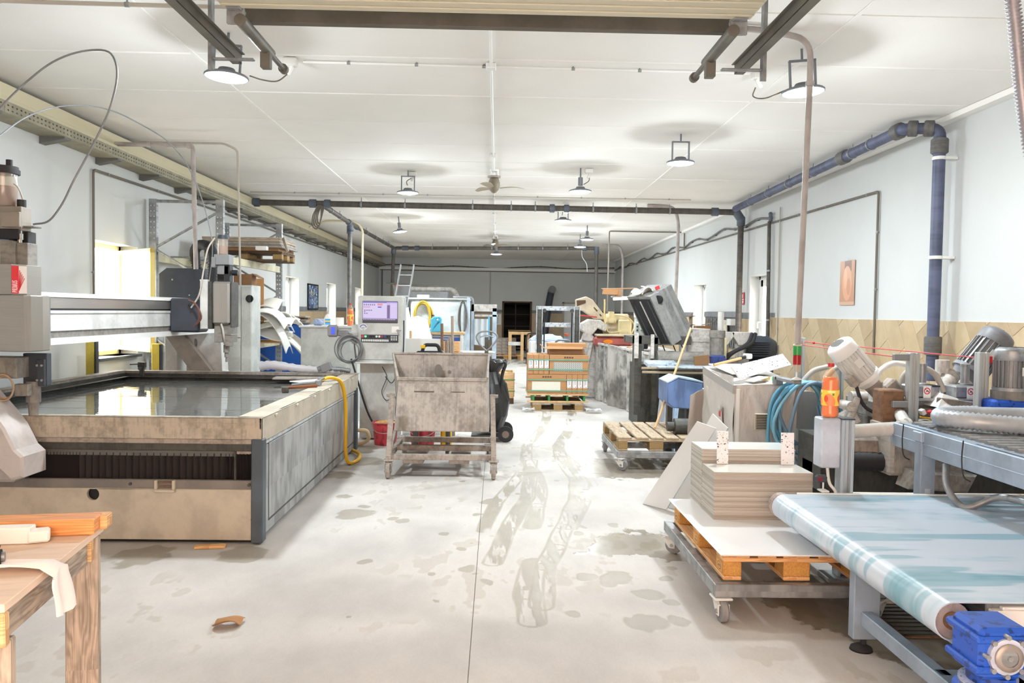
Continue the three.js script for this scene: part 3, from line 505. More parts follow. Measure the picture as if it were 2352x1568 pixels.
// poles dropping from the ceiling
pipeRun('conduit_pole', 'tall pale grey conduit pole crossing the front of a lit lamp', [[1.55, 3.77, -6.05], [2.02, 3.77, -6.1], [2.37, 3.74, -6.2], [2.375, 3.45, -6.2], [2.335, 1.42, -6.2]], .023, M.poleGrey, { bend: .22, couplings: [[3.02, .04]], fit: M.poleGrey, cat: 'pole' });
pipeRun('conduit_pole', 'grey conduit pole curving down behind the tilted machine hood', [[2.95, 3.77, -16], [3.5, 3.75, -16], [3.58, 3.45, -16], [3.55, 1.5, -16]], .035, M.poleGrey, { bend: .25, cat: 'pole' });
pipeRun('conduit_pole', 'far grey conduit pole near the end of the tiled wall', [[3.3, 3.78, -25.4], [3.85, 3.76, -25.4], [3.95, 3.4, -25.4], [3.95, 1.0, -25.4]], .04, M.poleGrey, { bend: .25, cat: 'pole' });
thin('slender square loop of conduit from the tiled wall to the beige machines', [[4.86, 3.3, -21], [4.86, 3.76, -21], [2.9, 3.76, -21], [2.88, 1.5, -21]], .018, M.conduit, { clamps: [1.2, 1.6], bend: .04 });
pipeRun('conduit_pole', 'grey elbow pipe from the cable tray down to the dark machine hood', [[-4.75, 3.62, -10.1], [-3.78, 3.62, -10.1], [-3.76, 2.1, -10.15]], .028, M.poleGrey, { bend: .06, couplings: [[.45, .05], [.95, .05], [1.5, .05]], fit: M.poleGrey, cat: 'pole' });
pipeRun('conduit_pole', 'thin pale conduit pole dropping to the grey switch cabinet', [[-4.75, 3.77, -10.7], [-3.6, 3.77, -10.7], [-3.44, 3.7, -10.75], [-3.43, 1.9, -10.85]], .014, M.conduitPale, { bend: .06, cat: 'pole' });
pipeRun('conduit_pole', 'cream conduit pole dropping beside the grey pipe drop', [[-4.6, 3.6, -19.8], [-4.2, 3.77, -19.8], [-3.5, 3.77, -19.8], [-3.3, 3.6, -19.8], [-3.3, 1.4, -19.8]], .028, mt(0xcfc5a8, .5), { bend: .15, cat: 'pole' });
// ceiling wiring
{
  const t = thing('ceiling_conduit', 'white conduit running down the middle of the ceiling with junction boxes', 'conduit', [-.08, 3.78, -2]);
  obj('duct', rod([-.08, 3.78, -2], [-.08, 3.78, -23], .014, { n: 8 }), M.white, t);
  for (const z of [-7.15, -11.2, -14.2, -17.9, -19.8, -21.5]) obj('junction_box', bx(.09, .05, .09, -.08, 3.775, z, { c: .008 }), M.white, t);
}
thin('white cable duct across the ceiling between two lamp sockets', [[-1.72, 3.78, -7.15], [2.22, 3.78, -7.22]], .012, M.white, { clamps: [.1, .25, .4, .6, .75, .9], hang: [0, .02, 0] });
thin('pale conduit across the ceiling just in front of the cross pipe', [[-4.6, 3.77, -15.1], [3.6, 3.77, -15.1]], .012, M.conduitPale, { clamps: [.1, .2, .3, .4, .55, .65, .75, .85, .95], hang: [0, .02, 0] });
thin('pale sagging conduit across the ceiling over the water table corner', [[-4.8, 3.76, -5.75], [-3.2, 3.75, -5.8], [-1.8, 3.76, -5.85]], .016, M.conduitPale, { clamps: [.3, .8, 1.4], hang: [0, .04, 0] });
function lampSocket(x, z, pts, label) {
  const t = thing('lamp_socket', label, 'socket', [x, 3.74, z], 'ceiling lamp sockets');
  obj('socket', bx(.12, .07, .09, x, 3.76, z, { c: .01 }), M.whitePlastic, t); obj('plug', bx(.035, .09, .035, x, 3.69, z, { c: .008, rz: pts[pts.length - 1][0] < x ? -.5 : .5 }), M.whitePlastic, t);
  obj('cord', sweep(smooth(pts, 24), .006, { n: 6 }), M.conduit, t);
}
lampSocket(-1.82, -7.1, [[-1.84, 3.66, -7.1], [-1.9, 3.57, -7.0], [-1.97, 3.52, -6.8], [-2.02, 3.5, -6.62]], 'white ceiling socket with a grey cord to the lamp by the door track');
lampSocket(2.3, -7.2, [[2.27, 3.65, -7.2], [2.22, 3.55, -7.1], [2.26, 3.48, -6.9], [2.36, 3.49, -6.68]], 'white ceiling socket with a grey cord to the lamp by the conduit pole');
lampSocket(-1.35, -12.75, [[-1.37, 3.7, -12.75], [-1.44, 3.64, -12.72], [-1.42, 3.57, -12.66]], 'white ceiling socket above the lamp over the console');
lampSocket(1.36, -12.2, [[1.36, 3.7, -12.2], [1.36, 3.62, -12.2], [1.28, 3.56, -12.2]], 'white ceiling socket beside the stem of a lamp by the fan');
lampSocket(1.34, -16.1, [[1.34, 3.7, -16.1], [1.3, 3.66, -16.1], [1.27, 3.56, -16.1]], 'white ceiling socket above the lamp behind the cross pipe');
// perforated tray along the window wall
{
  const t = thing('cable_tray', 'perforated cable tray with cream duct along the top of the window wall', 'cable tray', [-4.75, 3.4, -16]);
  obj('duct', [b2(-4.896, -4.73, 3.56, 3.74, ZB + .1, ZF - .1), b2(-4.73, -4.70, 3.56, 3.60, ZB + .1, ZF - .1)], M.trayCream, t);
  obj('tray_floor', [b2(-4.896, -4.63, 3.42, 3.425, ZB + .1, ZF - .1), b2(-4.66, -4.63, 3.53, 3.535, ZB + .1, ZF - .1)], M.tray, t);
  for (let k = 0; k < 17; k++) {
    const z1 = .3 - k * 2.0, L = Math.min(2, z1 - ZB - .1), holes = [];
    if (z1 <= -4 && z1 > -16) for (let i = 0; i < 28; i++) for (const y of [.03, .075]) holes.push(poly(6, .017, .05 + i * .07, y, 0, .009));
    if (L > .1) obj('tray_side', ex([[0, 0], [L - .004, 0], [L - .004, .11], [0, .11]], .003, { holes }).rotateY(Math.PI / 2).translate(-4.63, 3.425, z1), M.tray, t);
  }
  for (let z = .1; z > ZB; z -= 1.2) obj('bracket', ex([[0, 0], [.27, .055], [.27, .075], [0, .075]], .12).translate(-4.896, 3.345, z - 7.7 % 1.2 - .06), M.bracket, t);
  for (let k = 0; k < 9; k++) obj('white_strip', bx(.03, .02, 1.5, -4.8, 3.752, -8.3 - k * 1.75, { c: .005 }), M.white, t);
}
// loose wires
const wire = (label, pts, r = .006, m = M.conduit, n = 40, name = 'wire') => tag(obj(name, sweep(smooth(pts, n), r, { n: 7 }), m), label, name === 'wire' ? 'wire' : name.replace('_', ' '));
wire('long grey air line looping high above the near cutting head', [[-3.6, 2.6, -5.5], [-3.52, 2.81, -5.6], [-3.4, 2.96, -5.6], [-3.22, 3.14, -5.6], [-3.02, 3.29, -5.6], [-2.81, 3.36, -5.6], [-2.66, 3.35, -5.6], [-2.61, 3.24, -5.6], [-2.65, 3.0, -5.6], [-2.77, 2.73, -5.6], [-2.9, 2.49, -5.6], [-2.99, 2.31, -5.6], [-3.08, 2.2, -5.6], [-3.19, 2.18, -5.62]], .007, M.zinc, 70);
wire('second thin air line arching back over the gantry', [[-3.52, 2.67, -5.6], [-3.61, 2.85, -5.95], [-3.63, 3.06, -6.3], [-3.62, 3.22, -6.65], [-3.55, 3.33, -7.0], [-3.46, 3.37, -7.35], [-3.34, 3.32, -7.7], [-3.26, 3.25, -8.05], [-3.2, 3.08, -8.4], [-3.12, 2.75, -8.6], [-3.05, 2.3, -8.7], [-3.1, 1.9, -8.75]], .006, M.zinc, 60);
{ const t = thing('cable_bundle', 'loop of spare cable hanging from the cross pipe', 'cable', [-3.45, 3.6, -15.6]); for (let k = 0; k < 4; k++) obj('loop', sweep(smooth([[-3.46 + k * .02, 3.62, -15.62], [-3.56 + k * .03, 3.4, -15.62], [-3.55 + k * .03, 3.2 + .03 * k, -15.6], [-3.48 + k * .02, 3.16 + .03 * k, -15.6], [-3.41, 3.3, -15.6], [-3.4 + .02 * k, 3.6, -15.62]], 30), .012, { n: 6 }), M.conduit, t); }
wire('white wire dangling under the far cross pipe', [[2.6, 3.62, -24.98], [2.62, 3.35, -24.95], [2.75, 3.15, -24.95], [2.78, 2.9, -24.95]], .01, M.white, 20);
{ // corrugated suction hose near the door
  const t = thing('suction_hose', 'grey corrugated hose hanging from the ceiling by the overhead door', 'hose', [2.02, 3.7, -3.2]);
  obj('hose_body', sweep(smooth([[2.0, 3.75, -3.2], [2.02, 2.93, -3.2], [2.04, 2.79, -3.2], [2.06, 2.64, -3.2], [2.08, 2.5, -3.2], [2.12, 2.3, -3.2], [2.2, 2.1, -3.2]], 260), (u, l) => .024 + .006 * Math.sin(l * 420), { n: 14 }), mt(0x9a98a0, .35, .4), t);
}
// wall pieces
{
  const t = thing('wall_calendar', 'tall calendar page with a warm brown figure print on the white wall', 'calendar', [4.89, 2.1, -11.2]);
  const mp = canvasTex(128, 256, (g, w, h) => { g.fillStyle = '#b98a6c'; g.fillRect(0, 0, w, h); g.fillStyle = '#7c5443'; g.fillRect(40, 0, 60, 60); const e = (x, y, a, b, c) => { g.fillStyle = c; g.beginPath(); g.ellipse(x, y, a, b, 0, 0, 7); g.fill(); }; e(64, 130, 40, 100, '#d09a78'); e(50, 100, 14, 60, '#dba986'); e(78, 150, 16, 50, '#c48a68'); g.fillStyle = '#c9a48a'; g.fillRect(0, 236, w, 20); });
  obj('sheet', fit(b2(4.884, 4.888, 1.79, 2.41, -11.42, -10.95, { c: .001 })), mt(0xffffff, .35, 0, { map: mp }), t);
  obj('hook', rod([4.885, 2.41, -11.18], [4.885, 2.45, -11.18], .004, { n: 6 }), M.white, t);
}
{
  const t = thing('framed_picture', 'blue abstract picture in a thin black frame on the window wall', 'picture', [-4.87, 1.9, -21.5]);
  const mp = canvasTex(128, 192, (g, w, h) => { g.fillStyle = '#4f6f9c'; g.fillRect(0, 0, w, h); for (let i = 0; i < 160; i++) { g.fillStyle = ['#89a8c8', '#35507c', '#c9cfd0', '#a58f62', '#27436b'][Math.floor(rnd(5))]; g.beginPath(); g.ellipse(rnd(w), rnd(h), rnd(3, 14), rnd(3, 10), rnd(3), 0, 7); g.fill(); } });
  obj('frame', [b2(-4.9, -4.86, 1.6, 1.64, -22.06, -20.9), b2(-4.9, -4.86, 2.24, 2.28, -22.06, -20.9), b2(-4.9, -4.86, 1.6, 2.28, -20.94, -20.9), b2(-4.9, -4.86, 1.6, 2.28, -22.06, -22.02)], M.black, t);
  obj('print', fit(b2(-4.89, -4.87, 1.64, 2.24, -22.02, -20.94, { c: .001 })), mt(0xffffff, .4, 0, { map: mp }), t);
}
{ const t = thing('safety_sign', 'small red fire sign on the wall beside the side door', 'sign', [4.89, 1.95, -15.95]); obj('plate', fit(b2(4.884, 4.892, 1.84, 2.08, -16.02, -15.86, { c: .001 })), mt(0xffffff, .5, 0, { map: canvasTex(64, 96, (g) => { g.fillStyle = '#c0262d'; g.fillRect(0, 0, 64, 96); g.fillStyle = '#fff'; g.fillRect(18, 14, 14, 30); g.fillRect(12, 52, 40, 6); g.fillRect(22, 64, 24, 22); }) }), t); }
{ const t = thing('notice_sheet', 'white printed notice pinned beside the dark doorway', 'notice', [0, 1.4, ZB + .02]); obj('sheet', fit(b2(-.15, .18, 1.08, 1.52, ZB + .012, ZB + .018, { c: .001 })), mt(0xffffff, .7, 0, { map: canvasTex(96, 128, (g) => { g.fillStyle = '#ecebe6'; g.fillRect(0, 0, 96, 128); g.fillStyle = '#8a8a88'; for (let i = 0; i < 13; i++) g.fillRect(22, 14 + i * 8, 50 - (i * 13) % 20, 3); }) }), t); }
{ const t = thing('exhaust_pipe', 'black flue pipe rising against the end wall', 'pipe', [2.1, 0, -32.6]); obj('flue', sweep(smooth([[1.9, .02, -32.4], [1.95, .7, -32.45], [2.02, 1.4, -32.5], [2.12, 2.1, -32.6], [2.2, 2.5, -32.7]], 16), .14, { n: 14 }), M.darkGrey, t); obj('mouth', rod([2.2, 2.48, -32.72], [2.23, 2.56, -32.5], .155, { n: 14 }), M.zinc, t); }
// ---------- water-jet cutting table ----------
{
  const t = thing('waterjet_table', 'large cream and grey water-jet cutting table filled with water', 'machine', [-2.95, 0, -7.4]);
  const fz = -5.53;
  obj('front_rim', [b2(-4.3, -1.6, .725, .877, fz - .02, fz), b2(-4.3, -1.6, .867, .877, fz - .06, fz), b2(-4.3, -1.6, .835, .838, fz, fz + .002, { c: .0005 })], M.creamD, t);
  obj('front_apron', [b2(-4.3, -1.615, .69, .725, fz - .05, fz - .015), b2(-4.3, -1.625, .655, .69, fz - .06, fz - .03), b2(-4.3, -1.63, .615, .655, fz - .07, fz - .045)], M.dusty, t);
  { // bellows, folds packed tighter at both ends
    const p = []; let x = -3.2, k = 0; while (x < -1.665) { const u = (x + 3.2) / 1.535, w = u < .22 ? .011 : u > .86 ? .012 : .023; p.push([x, k % 2 ? -.028 : 0]); x += w; k++; }
    p.push([-1.66, 0]); const back = p.map(([a, b]) => [a, b - .01]).reverse();
    obj('bellows', ex([...p, ...back], .19).rotateX(-Math.PI / 2).translate(0, .43, fz - .075), mt(0x2b2625, .6), t);
  }
  obj('bellows_channel', [b2(-4.3, -1.63, .42, .63, fz - .2, fz - .14), b2(-4.3, -1.63, .42, .435, fz - .14, fz - .03)], M.black, t);
  obj('lower_strip', b2(-4.3, -1.66, .375, .44, fz - .045, fz - .015), mt(0x8a847e, .5, .2, { map: T.grime }), t);
  obj('lower_panel', ex([[-4.3, .025], [-1.655, .025], [-1.655, .378], [-4.3, .378]], .03, { holes: [poly(20, .042, -2.755, .335)], bevel: .003 }).translate(0, 0, fz - .04), M.cream, t);
  obj('panel_hole', cy(.046, .06, -2.755, .335, fz - .075, { ax: 'z' }), M.black, t);
  obj('plinth', b2(-4.25, -1.68, 0, .03, fz - .2, fz - .05), M.black, t);
  { const l = obj('latch', [b2(-2.33, -2.19, .355, .375, fz - .02, fz + .012), b2(-2.33, -2.31, .375, .44, fz - .02, fz + .012), b2(-2.21, -2.19, .375, .44, fz - .02, fz + .012)], M.cream, t); obj('latch_bar', [rod([-2.31, .425, fz - .005], [-2.21, .425, fz - .005], .006, { n: 8 }), b2(-2.3, -2.22, .39, .402, fz - .01, fz, {})], M.rust, l); }
  for (const [x, y] of [[-1.69, .41], [-2.5, .41], [-1.665, .4], [-1.665, .17]]) obj('bolt', cy(.011, .012, x, y, fz - .01, { ax: 'z', n: 10 }), M.darkSteel, t);
  for (const z of [fz - .03, -9.28]) obj('corner_post', b2(-1.67, -1.59, .01, .73, z - .05, z + .045, { c: .008 }), M.slate, t);
  obj('side_rim', [b2(-1.62, -1.6, .705, .877, -9.36, fz), b2(-1.78, -1.6, .867, .877, -9.36, fz - .02)], M.cream, t);
  obj('side_panel', [b2(-1.635, -1.622, .03, .66, -9.22, fz - .08), bx(.05, .03, 3.6, -1.64, .675, -7.42, { rz: .5 }), b2(-1.66, -1.63, .69, .71, -9.2, fz - .1)], M.greyPanel, t);
  for (let i = 0; i < 6; i++) obj('rim_clip', b2(-1.6, -1.588, .845, .865, -5.85 - i * .62, -5.9 - i * .62), M.cream, t);
  obj('back_rim', [b2(-4.3, -1.6, .80, .885, -9.38, -9.34), b2(-4.3, -1.6, .875, .885, -9.48, -9.34)], M.dusty, t);
  obj('left_rim', [b2(-4.3, -4.27, .70, .885, -9.38, fz), b2(-4.4, -4.27, .875, .885, -9.4, fz)], M.dusty, t);
  obj('inner_lip', [b2(-4.27, -1.62, .815, .825, -9.34, -9.28), b2(-1.79, -1.775, .74, .868, -9.3, fz - .04), b2(-4.27, -4.2, .815, .825, -9.34, fz - .05)], M.darkSteel, t);
  obj('tank_wall', [b2(-4.27, -1.62, .1, .12, -9.34, fz - .24), b2(-4.28, -4.26, .1, .86, -9.34, fz - .03), b2(-1.80, -1.785, .1, .86, -9.34, fz - .03), b2(-4.27, -1.62, .64, .86, fz - .035, fz - .022), b2(-4.27, -1.62, .1, .86, -9.345, -9.33), b2(-4.27, -1.62, .1, .70, fz - .26, fz - .24)], M.darkSteel, t);
  const sl = []; for (let z = -5.68; z > -9.28; z -= .04) sl.push(b2(-4.24, -1.81,   .66, .785 + rnd(-.006, .0045), z - .0015, z + .0015, { c: 0 }));
  stuff(obj('support_slats', sl, M.grubby, t));
  obj('water', b2(-4.258, -1.802, .60, .788, -9.328, fz - .042, { c: 0 }), ph({ color: 0x8f918d, roughness: .015, transmission: .55, thickness: .19, ior: 1.33, attenuationColor: new THREE.Color(.5, .52, .5), attenuationDistance: .12, bumpMap: T.ripple, bumpScale: .0006 }), t);
}
{ // bridge that spans the table
  const t = thing('waterjet_bridge', 'long pale aluminium bridge beam over the water table with end supports', 'machine', [-3.68, .44, -7.6]);
  const z0 = -9.95, L = 4.75, P = (p, m, n) => obj(n, ex(p, L, { bevel: .002 }).translate(0, 0, z0), m, t);
  P([[-3.9, 1.33], [-3.47, 1.33], [-3.47, 1.7], [-3.9, 1.7]], M.alu, 'beam_core');
  P([[-3.9, 1.70], [-3.44, 1.69], [-3.44, 1.705], [-3.6, 1.73], [-3.9, 1.73]], M.white, 'top_cover');
  P([[-3.475, 1.602], [-3.45, 1.602], [-3.45, 1.685], [-3.475, 1.69]], M.stainless, 'upper_strip');
  P([[-3.475, 1.588], [-3.46, 1.588], [-3.46, 1.602], [-3.475, 1.602]], M.black, 'slot');
  P([[-3.475, 1.425], [-3.45, 1.425], [-3.45, 1.555], [-3.44, 1.565], [-3.44, 1.586], [-3.475, 1.586]], M.whiteMetal, 'front_cover');
  P([[-3.475, 1.372], [-3.46, 1.372], [-3.46, 1.423], [-3.475, 1.423]], M.grubby, 'rack_strip');
  P([[-3.6, 1.318], [-3.445, 1.318], [-3.445, 1.37], [-3.475, 1.37], [-3.475, 1.33], [-3.6, 1.33]], M.white, 'lower_lip');
  obj('front_carriage', [ex([[-3.9, 1.32], [-3.55, 1.32], [-3.2, .92], [-3.14, .84], [-3.07, .70], [-3.02, .655], [-3.02, .52], [-3.1, .5], [-3.25, .64], [-3.9, .64]], .28, { bevel: .015 }).translate(0, 0, -5.46), b2(-3.9, -3.2, .44, .64, -5.66, -5.4, { c: .02 })], mt(0xc5beba, .5, 0, { map: T.grime }), t);
  obj('rear_leg', [ex([[-3.9, 1.32], [-3.3, 1.32], [-3.28, .86], [-3.12, .72], [-3.1, .2], [-3.8, .2], [-3.62, .95]], .22, { holes: [poly(16, .022, -3.6, 1.2, 0, .05)], bevel: .004 }).translate(0, 0, -9.92), b2(-3.95, -3.8, .2, 1.3, -9.95, -9.66)], M.whiteMetal, t);
  obj('leg_gusset', ex([[-3.92, 1.3], [-3.7, 1.3], [-3.36, .87], [-3.5, .72], [-3.6, .72], [-3.6, .85]], .1, { bevel: .004 }).translate(0, 0, -9.68), mt(0xa59d93, .5, 0, { map: T.grime }), t);
  obj('leg_base', b2(-4.0, -3.0, 0, .2, -9.98, -9.6), M.slate, t);
}
const clearTube = ph({ color: 0xf2efe9, roughness: .12, transmission: .85, thickness: 0 });
{ // near cutting head
  const t = thing('near_cutting_head', 'near stainless cutting head with red lettering and abrasive hopper on top', 'machine head', [-3.25, .95, -5.45]);
  obj('body', ex([[-3.47, -.01], [-3.07, -.01], [-3.04, .02], [-3.02, .12], [-3.02, .20], [-3.04, .25], [-3.47, .25]], .37, { bevel: .006 }).rotateX(-Math.PI / 2).translate(0, 1.32, -5.3), M.stainless, t);
  const u = obj('upper_cover', ex([[-3.47, 0], [-3.16, 0], [-3.10, .07], [-3.09, .22], [-3.47, .22]], .2, { bevel: .004 }).rotateX(-Math.PI / 2).translate(0, 1.69, -5.31), M.stainless, t);
  const mp = canvasTex(64, 256, (g, w, h) => { g.fillStyle = '#e9e3e1'; g.fillRect(0, 0, w, h); g.fillStyle = '#d8333a'; g.fillRect(0, 0, 30, h); g.save(); g.translate(24, h - 8); g.rotate(-Math.PI / 2); g.fillStyle = '#f3dcdc'; g.font = 'bold 30px sans-serif'; g.fillText('PRIMUS', 0, 0); g.restore(); g.strokeStyle = '#c02028'; g.lineWidth = 3; for (let i = 0; i < 5; i++) { g.beginPath(); g.moveTo(34 + i * 5, 40 + i * 18); g.lineTo(30, 230); g.stroke(); } });
  obj('name_plate', fit(bx(.09, .18, .002, 0, 0, 0, { c: .0003 })).rotateY(Math.atan2(.07, .06) ).translate(-3.128, 1.79, -5.343), mt(0xffffff, .4, 0, { map: mp }), u);
  obj('motor_block', [b2(-3.3, -3.2, 1.89, 2.05, -5.55, -5.42), b2(-3.2, -3.13, 1.89, 2.04, -5.56, -5.44)], M.grubby, t);
  obj('valve_block', [b2(-3.42, -3.17, 2.12, 2.28, -5.56, -5.44), b2(-3.28, -3.16, 2.14, 2.24, -5.43, -5.40), b2(-3.19, -3.10, 2.145, 2.155, -5.56, -5.46)], mt(0x928a80, .5, .2, { map: T.grime }), t);
  obj('solenoid', b2(-3.45, -3.18, 2.06, 2.13, -5.57, -5.43), M.black, t); obj('plug', cy(.028, .05, -3.2, 2.305, -5.5), M.black, t); obj('solenoid', b2(-3.26, -3.16, 2.0, 2.12, -5.6, -5.5), M.black, t);
  const h = obj('hopper', lathe([[.001, 2.28], [.085, 2.28], [.085, 2.5], [.08, 2.5], [.08, 2.285], [.001, 2.285]], -3.32, 0, -5.5), clearTube, t);
  obj('abrasive', cy(.078, .13, -3.32, 2.352, -5.5), mt(0x8d5f50, .9), h);
  obj('hopper_lid', [cy(.1, .03, -3.32, 2.515, -5.5), cy(.09, .02, -3.32, 2.54, -5.5), cy(.02, .05, -3.28, 2.57, -5.5)], M.rubber, h);
  obj('feed_tube', sweep(smooth([[-3.22, 2.43, -5.45], [-3.19, 2.4, -5.45], [-3.18, 2.33, -5.48]], 10), .006, { n: 6 }), M.conduitPale, t);
  obj('piston', [cy(.014, .24, -3.19, 2.0, -5.46), cy(.02, .04, -3.19, 2.08, -5.46), cy(.02, .04, -3.19, 1.95, -5.46)], M.stainless, t);
  obj('mount_plate', [b2(-3.2, -3.04, 1.08, 1.3, -5.56, -5.5), b2(-3.1, -3.045, 1.08, 1.26, -5.5, -5.48)], M.darkGrey, t);
  for (const [x, y] of [[-3.06, 1.12], [-3.06, 1.22], [-3.09, 1.12], [-3.09, 1.22]]) obj('bolt', cy(.008, .01, x, y, -5.475, { ax: 'z', n: 8 }), M.stainless, t);
  obj('nozzle', [b2(-3.4, -3.16, 1.14, 1.28, -5.52, -5.36), cy(.045, .14, -3.13, 1.04, -5.5), cy(.03, .12, -3.13, .94, -5.5, { r2: .036 }), b2(-3.2, -3.11, 1.02, 1.1, -5.45, -5.4)], M.grubby, t);
  obj('hose_coil', [0, 1].map((k) => sweep(smooth(poly(12, .075 + .012 * k, 0, 0).map(([a, b]) => [-3.24 + a * .8, 1.08 + b, -5.36 + k * .02]).concat([[-3.24 + .06, 1.08, -5.36]]), 30), .007, { n: 6 })), mt(0xa98f72, .5), t);
}
{ // far cutting head
  const t = thing('far_cutting_head', 'far stainless cutting head with a clear abrasive hopper, above the water', 'machine head', [-2.95, 1.15, -8.65]);
  obj('carriage', b2(-3.45, -3.14, 1.36, 1.72, -8.85, -8.56, { c: .02 }), M.darkGrey, t); obj('carriage_plate', b2(-3.13, -3.05, 1.4, 1.92, -8.62, -8.56), M.whiteMetal, t);
  obj('body', b2(-2.99, -2.81, 1.45, 1.9, -8.78, -8.52, { c: .02 }), M.stainless, t);
  obj('side_rail', [b2(-3.04, -3.0, 1.4, 1.9, -8.7, -8.55), b2(-2.81, -2.795, 1.42, 1.9, -8.78, -8.55)], M.darkSteel, t);
  obj('nozzle', [b2(-2.98, -2.8, 1.26, 1.45, -8.76, -8.56), cy(.022, .2, -2.87, 1.2, -8.62), cy(.032, .08, -2.87, 1.19, -8.62), cy(.012, .1, -2.87, 1.1, -8.62), b2(-2.86, -2.79, 1.22, 1.33, -8.6, -8.55)], M.grubby, t);
  obj('guard_ring', sweep(smooth(poly(16, .05, 0, 0, 0).map(([a, b]) => [-2.82 + a * 1.4, 1.345, -8.6 + b]).concat([[-2.75, 1.345, -8.6]]), 40), .004, { n: 6 }), M.steel, t);
  obj('feed_hose', sweep(smooth([[-2.9, 1.45, -8.54], [-2.87, 1.4, -8.5], [-2.86, 1.32, -8.5], [-2.87, 1.24, -8.56]], 16), .011, { n: 8 }), M.conduitPale, t);
  obj('valve_block', [b2(-3.0, -2.84, 2.08, 2.19, -8.75, -8.6), b2(-3.02, -2.98, 2.05, 2.16, -8.7, -8.58), b2(-2.97, -2.85, 1.98, 2.07, -8.75, -8.62)], M.zinc, t);
  obj('solenoid', b2(-2.9, -2.84, 1.9, 2.08, -8.74, -8.62), M.black, t); obj('plug', cy(.03, .06, -2.8, 2.0, -8.68, { ax: 'x' }), M.black, t); obj('solenoid', b2(-3.0, -2.92, 1.9, 2.0, -8.78, -8.7), M.black, t);
  const h = obj('hopper', lathe([[.001, 2.19], [.052, 2.19], [.052, 2.36], [.048, 2.36], [.048, 2.195], [.001, 2.195]], -2.93, 0, -8.68), clearTube, t);
  obj('abrasive', cy(.046, .09, -2.93, 2.24, -8.68), mt(0xc29a90, .9), h); obj('hopper_lid', [cy(.058, .025, -2.93, 2.37, -8.68), cy(.05, .015, -2.93, 2.39, -8.68)], M.darkGrey, h);
  obj('air_tube', sweep(smooth([[-2.99, 2.36, -8.6], [-3.04, 2.25, -8.55], [-3.08, 2.0, -8.52], [-3.12, 1.75, -8.5], [-3.2, 1.62, -8.5]], 24), .009, { n: 7 }), M.conduitPale, t);
  obj('cable_loop', [0, 1].map((k) => sweep(smooth([[-3.22, 1.7, -8.48 - k * .03], [-3.14, 1.66, -8.46], [-3.1 + .02 * k, 1.52, -8.46], [-3.16, 1.42, -8.48]], 16), .01, { n: 6 })), mt(0x6b463c, .6), t);
}
// things on and around the table
{ const t = thing('mallet', 'wooden-handled club hammer lying across the table rim', 'hammer', [-1.75, .9, -7.2]); obj('head', bx(.06, .055, .1, -1.88, .905, -7.2, { ry: .35, c: .006 }), M.darkSteel, t); obj('handle', sweep([V([-1.9, .92, -7.21]), V([-1.75, .925, -7.28]), V([-1.63, .93, -7.35])], (u) => .013 + .005 * u, { n: 8 }), mt(0x8a5a3a, .5, 0, { map: T.wood }), t); }
{ const t = thing('water_gun', 'yellow hose with a spray gun hung over the edge of the water table', 'hose', [-1.6, 0, -8.3]);
  obj('gun', [rod([-1.95, .9, -7.72], [-1.75, .91, -7.86], .012, { n: 8 }), bx(.05, .06, .09, -1.73, .91, -7.88, { c: .01 }), rod([-1.73, .93, -7.88], [-1.7, .95, -7.95], .018, { n: 8 })], M.zinc, t);
  obj('hose', sweep(smooth([[-1.72, .93, -7.92], [-1.66, .945, -8.05], [-1.585, .9, -8.2], [-1.555, .75, -8.3], [-1.55, .4, -8.35], [-1.55, .12, -8.36], [-1.53, .03, -8.4], [-1.47, .022, -8.55], [-1.5, .03, -8.9], [-1.62, .03, -9.15], [-1.7, .03, -9.3]], 70), .019, { n: 10 }), mt(0xe8b51d, .4), t); }
tag(obj('return_hose', sweep(smooth([[-1.7, .2, -9.45], [-1.52, .2, -9.5], [-1.5, .1, -9.55], [-1.6, .03, -9.6], [-1.75, .03, -9.6]], 24), .022, { n: 8 }), mt(0xd9c7a0, .5)), 'short cream hose curling out behind the water table corner', 'hose');
tag(obj('tank_board', bx(.75, .02, .22, -2.12, .845, -9.12, { ry: .06, c: .003 }), M.dusty), 'long stone offcut lying across the far corner of the tank', 'board');
tag(obj('tank_board', bx(.5, .012, .16, -1.88, .888, -8.35, { ry: .9, c: .003 }), M.white), 'white strip of board lying under the spray gun', 'board');
{ const t = thing('clamp_stand', 'small metal clamp stand screwed to the tank corner', 'clamp', [-4.05, .825, -9.28]); obj('post', [b2(-4.07, -4.03, .825, .93, -9.3, -9.26), b2(-4.09, -4.01, .93, .99, -9.31, -9.25), cy(.012, .1, -4.05, .9, -9.24)], M.darkSteel, t); obj('arm', [rod([-4.05, .97, -9.26], [-4.17, .965, -9.24], .008, { n: 6 }), cy(.02, .03, -4.05, .92, -9.23, { ax: 'z' })], M.iron, t); }
{ const t = thing('plastic_roll', 'rolled clear plastic film lying along the back rim of the tank', 'film', [-2.3, .89, -9.44]); obj('roll', sweep(smooth([[-2.75, .95, -9.44], [-2.6, .965, -9.43], [-2.3, .93, -9.44], [-2.0, .915, -9.43], [-1.8, .905, -9.44]], 30), (u, l) => .055 - .025 * u + .006 * Math.sin(l * 90), { n: 12 }), ph({ color: 0xe8e6ea, roughness: .3, transmission: .35, thickness: 0 }), t); }
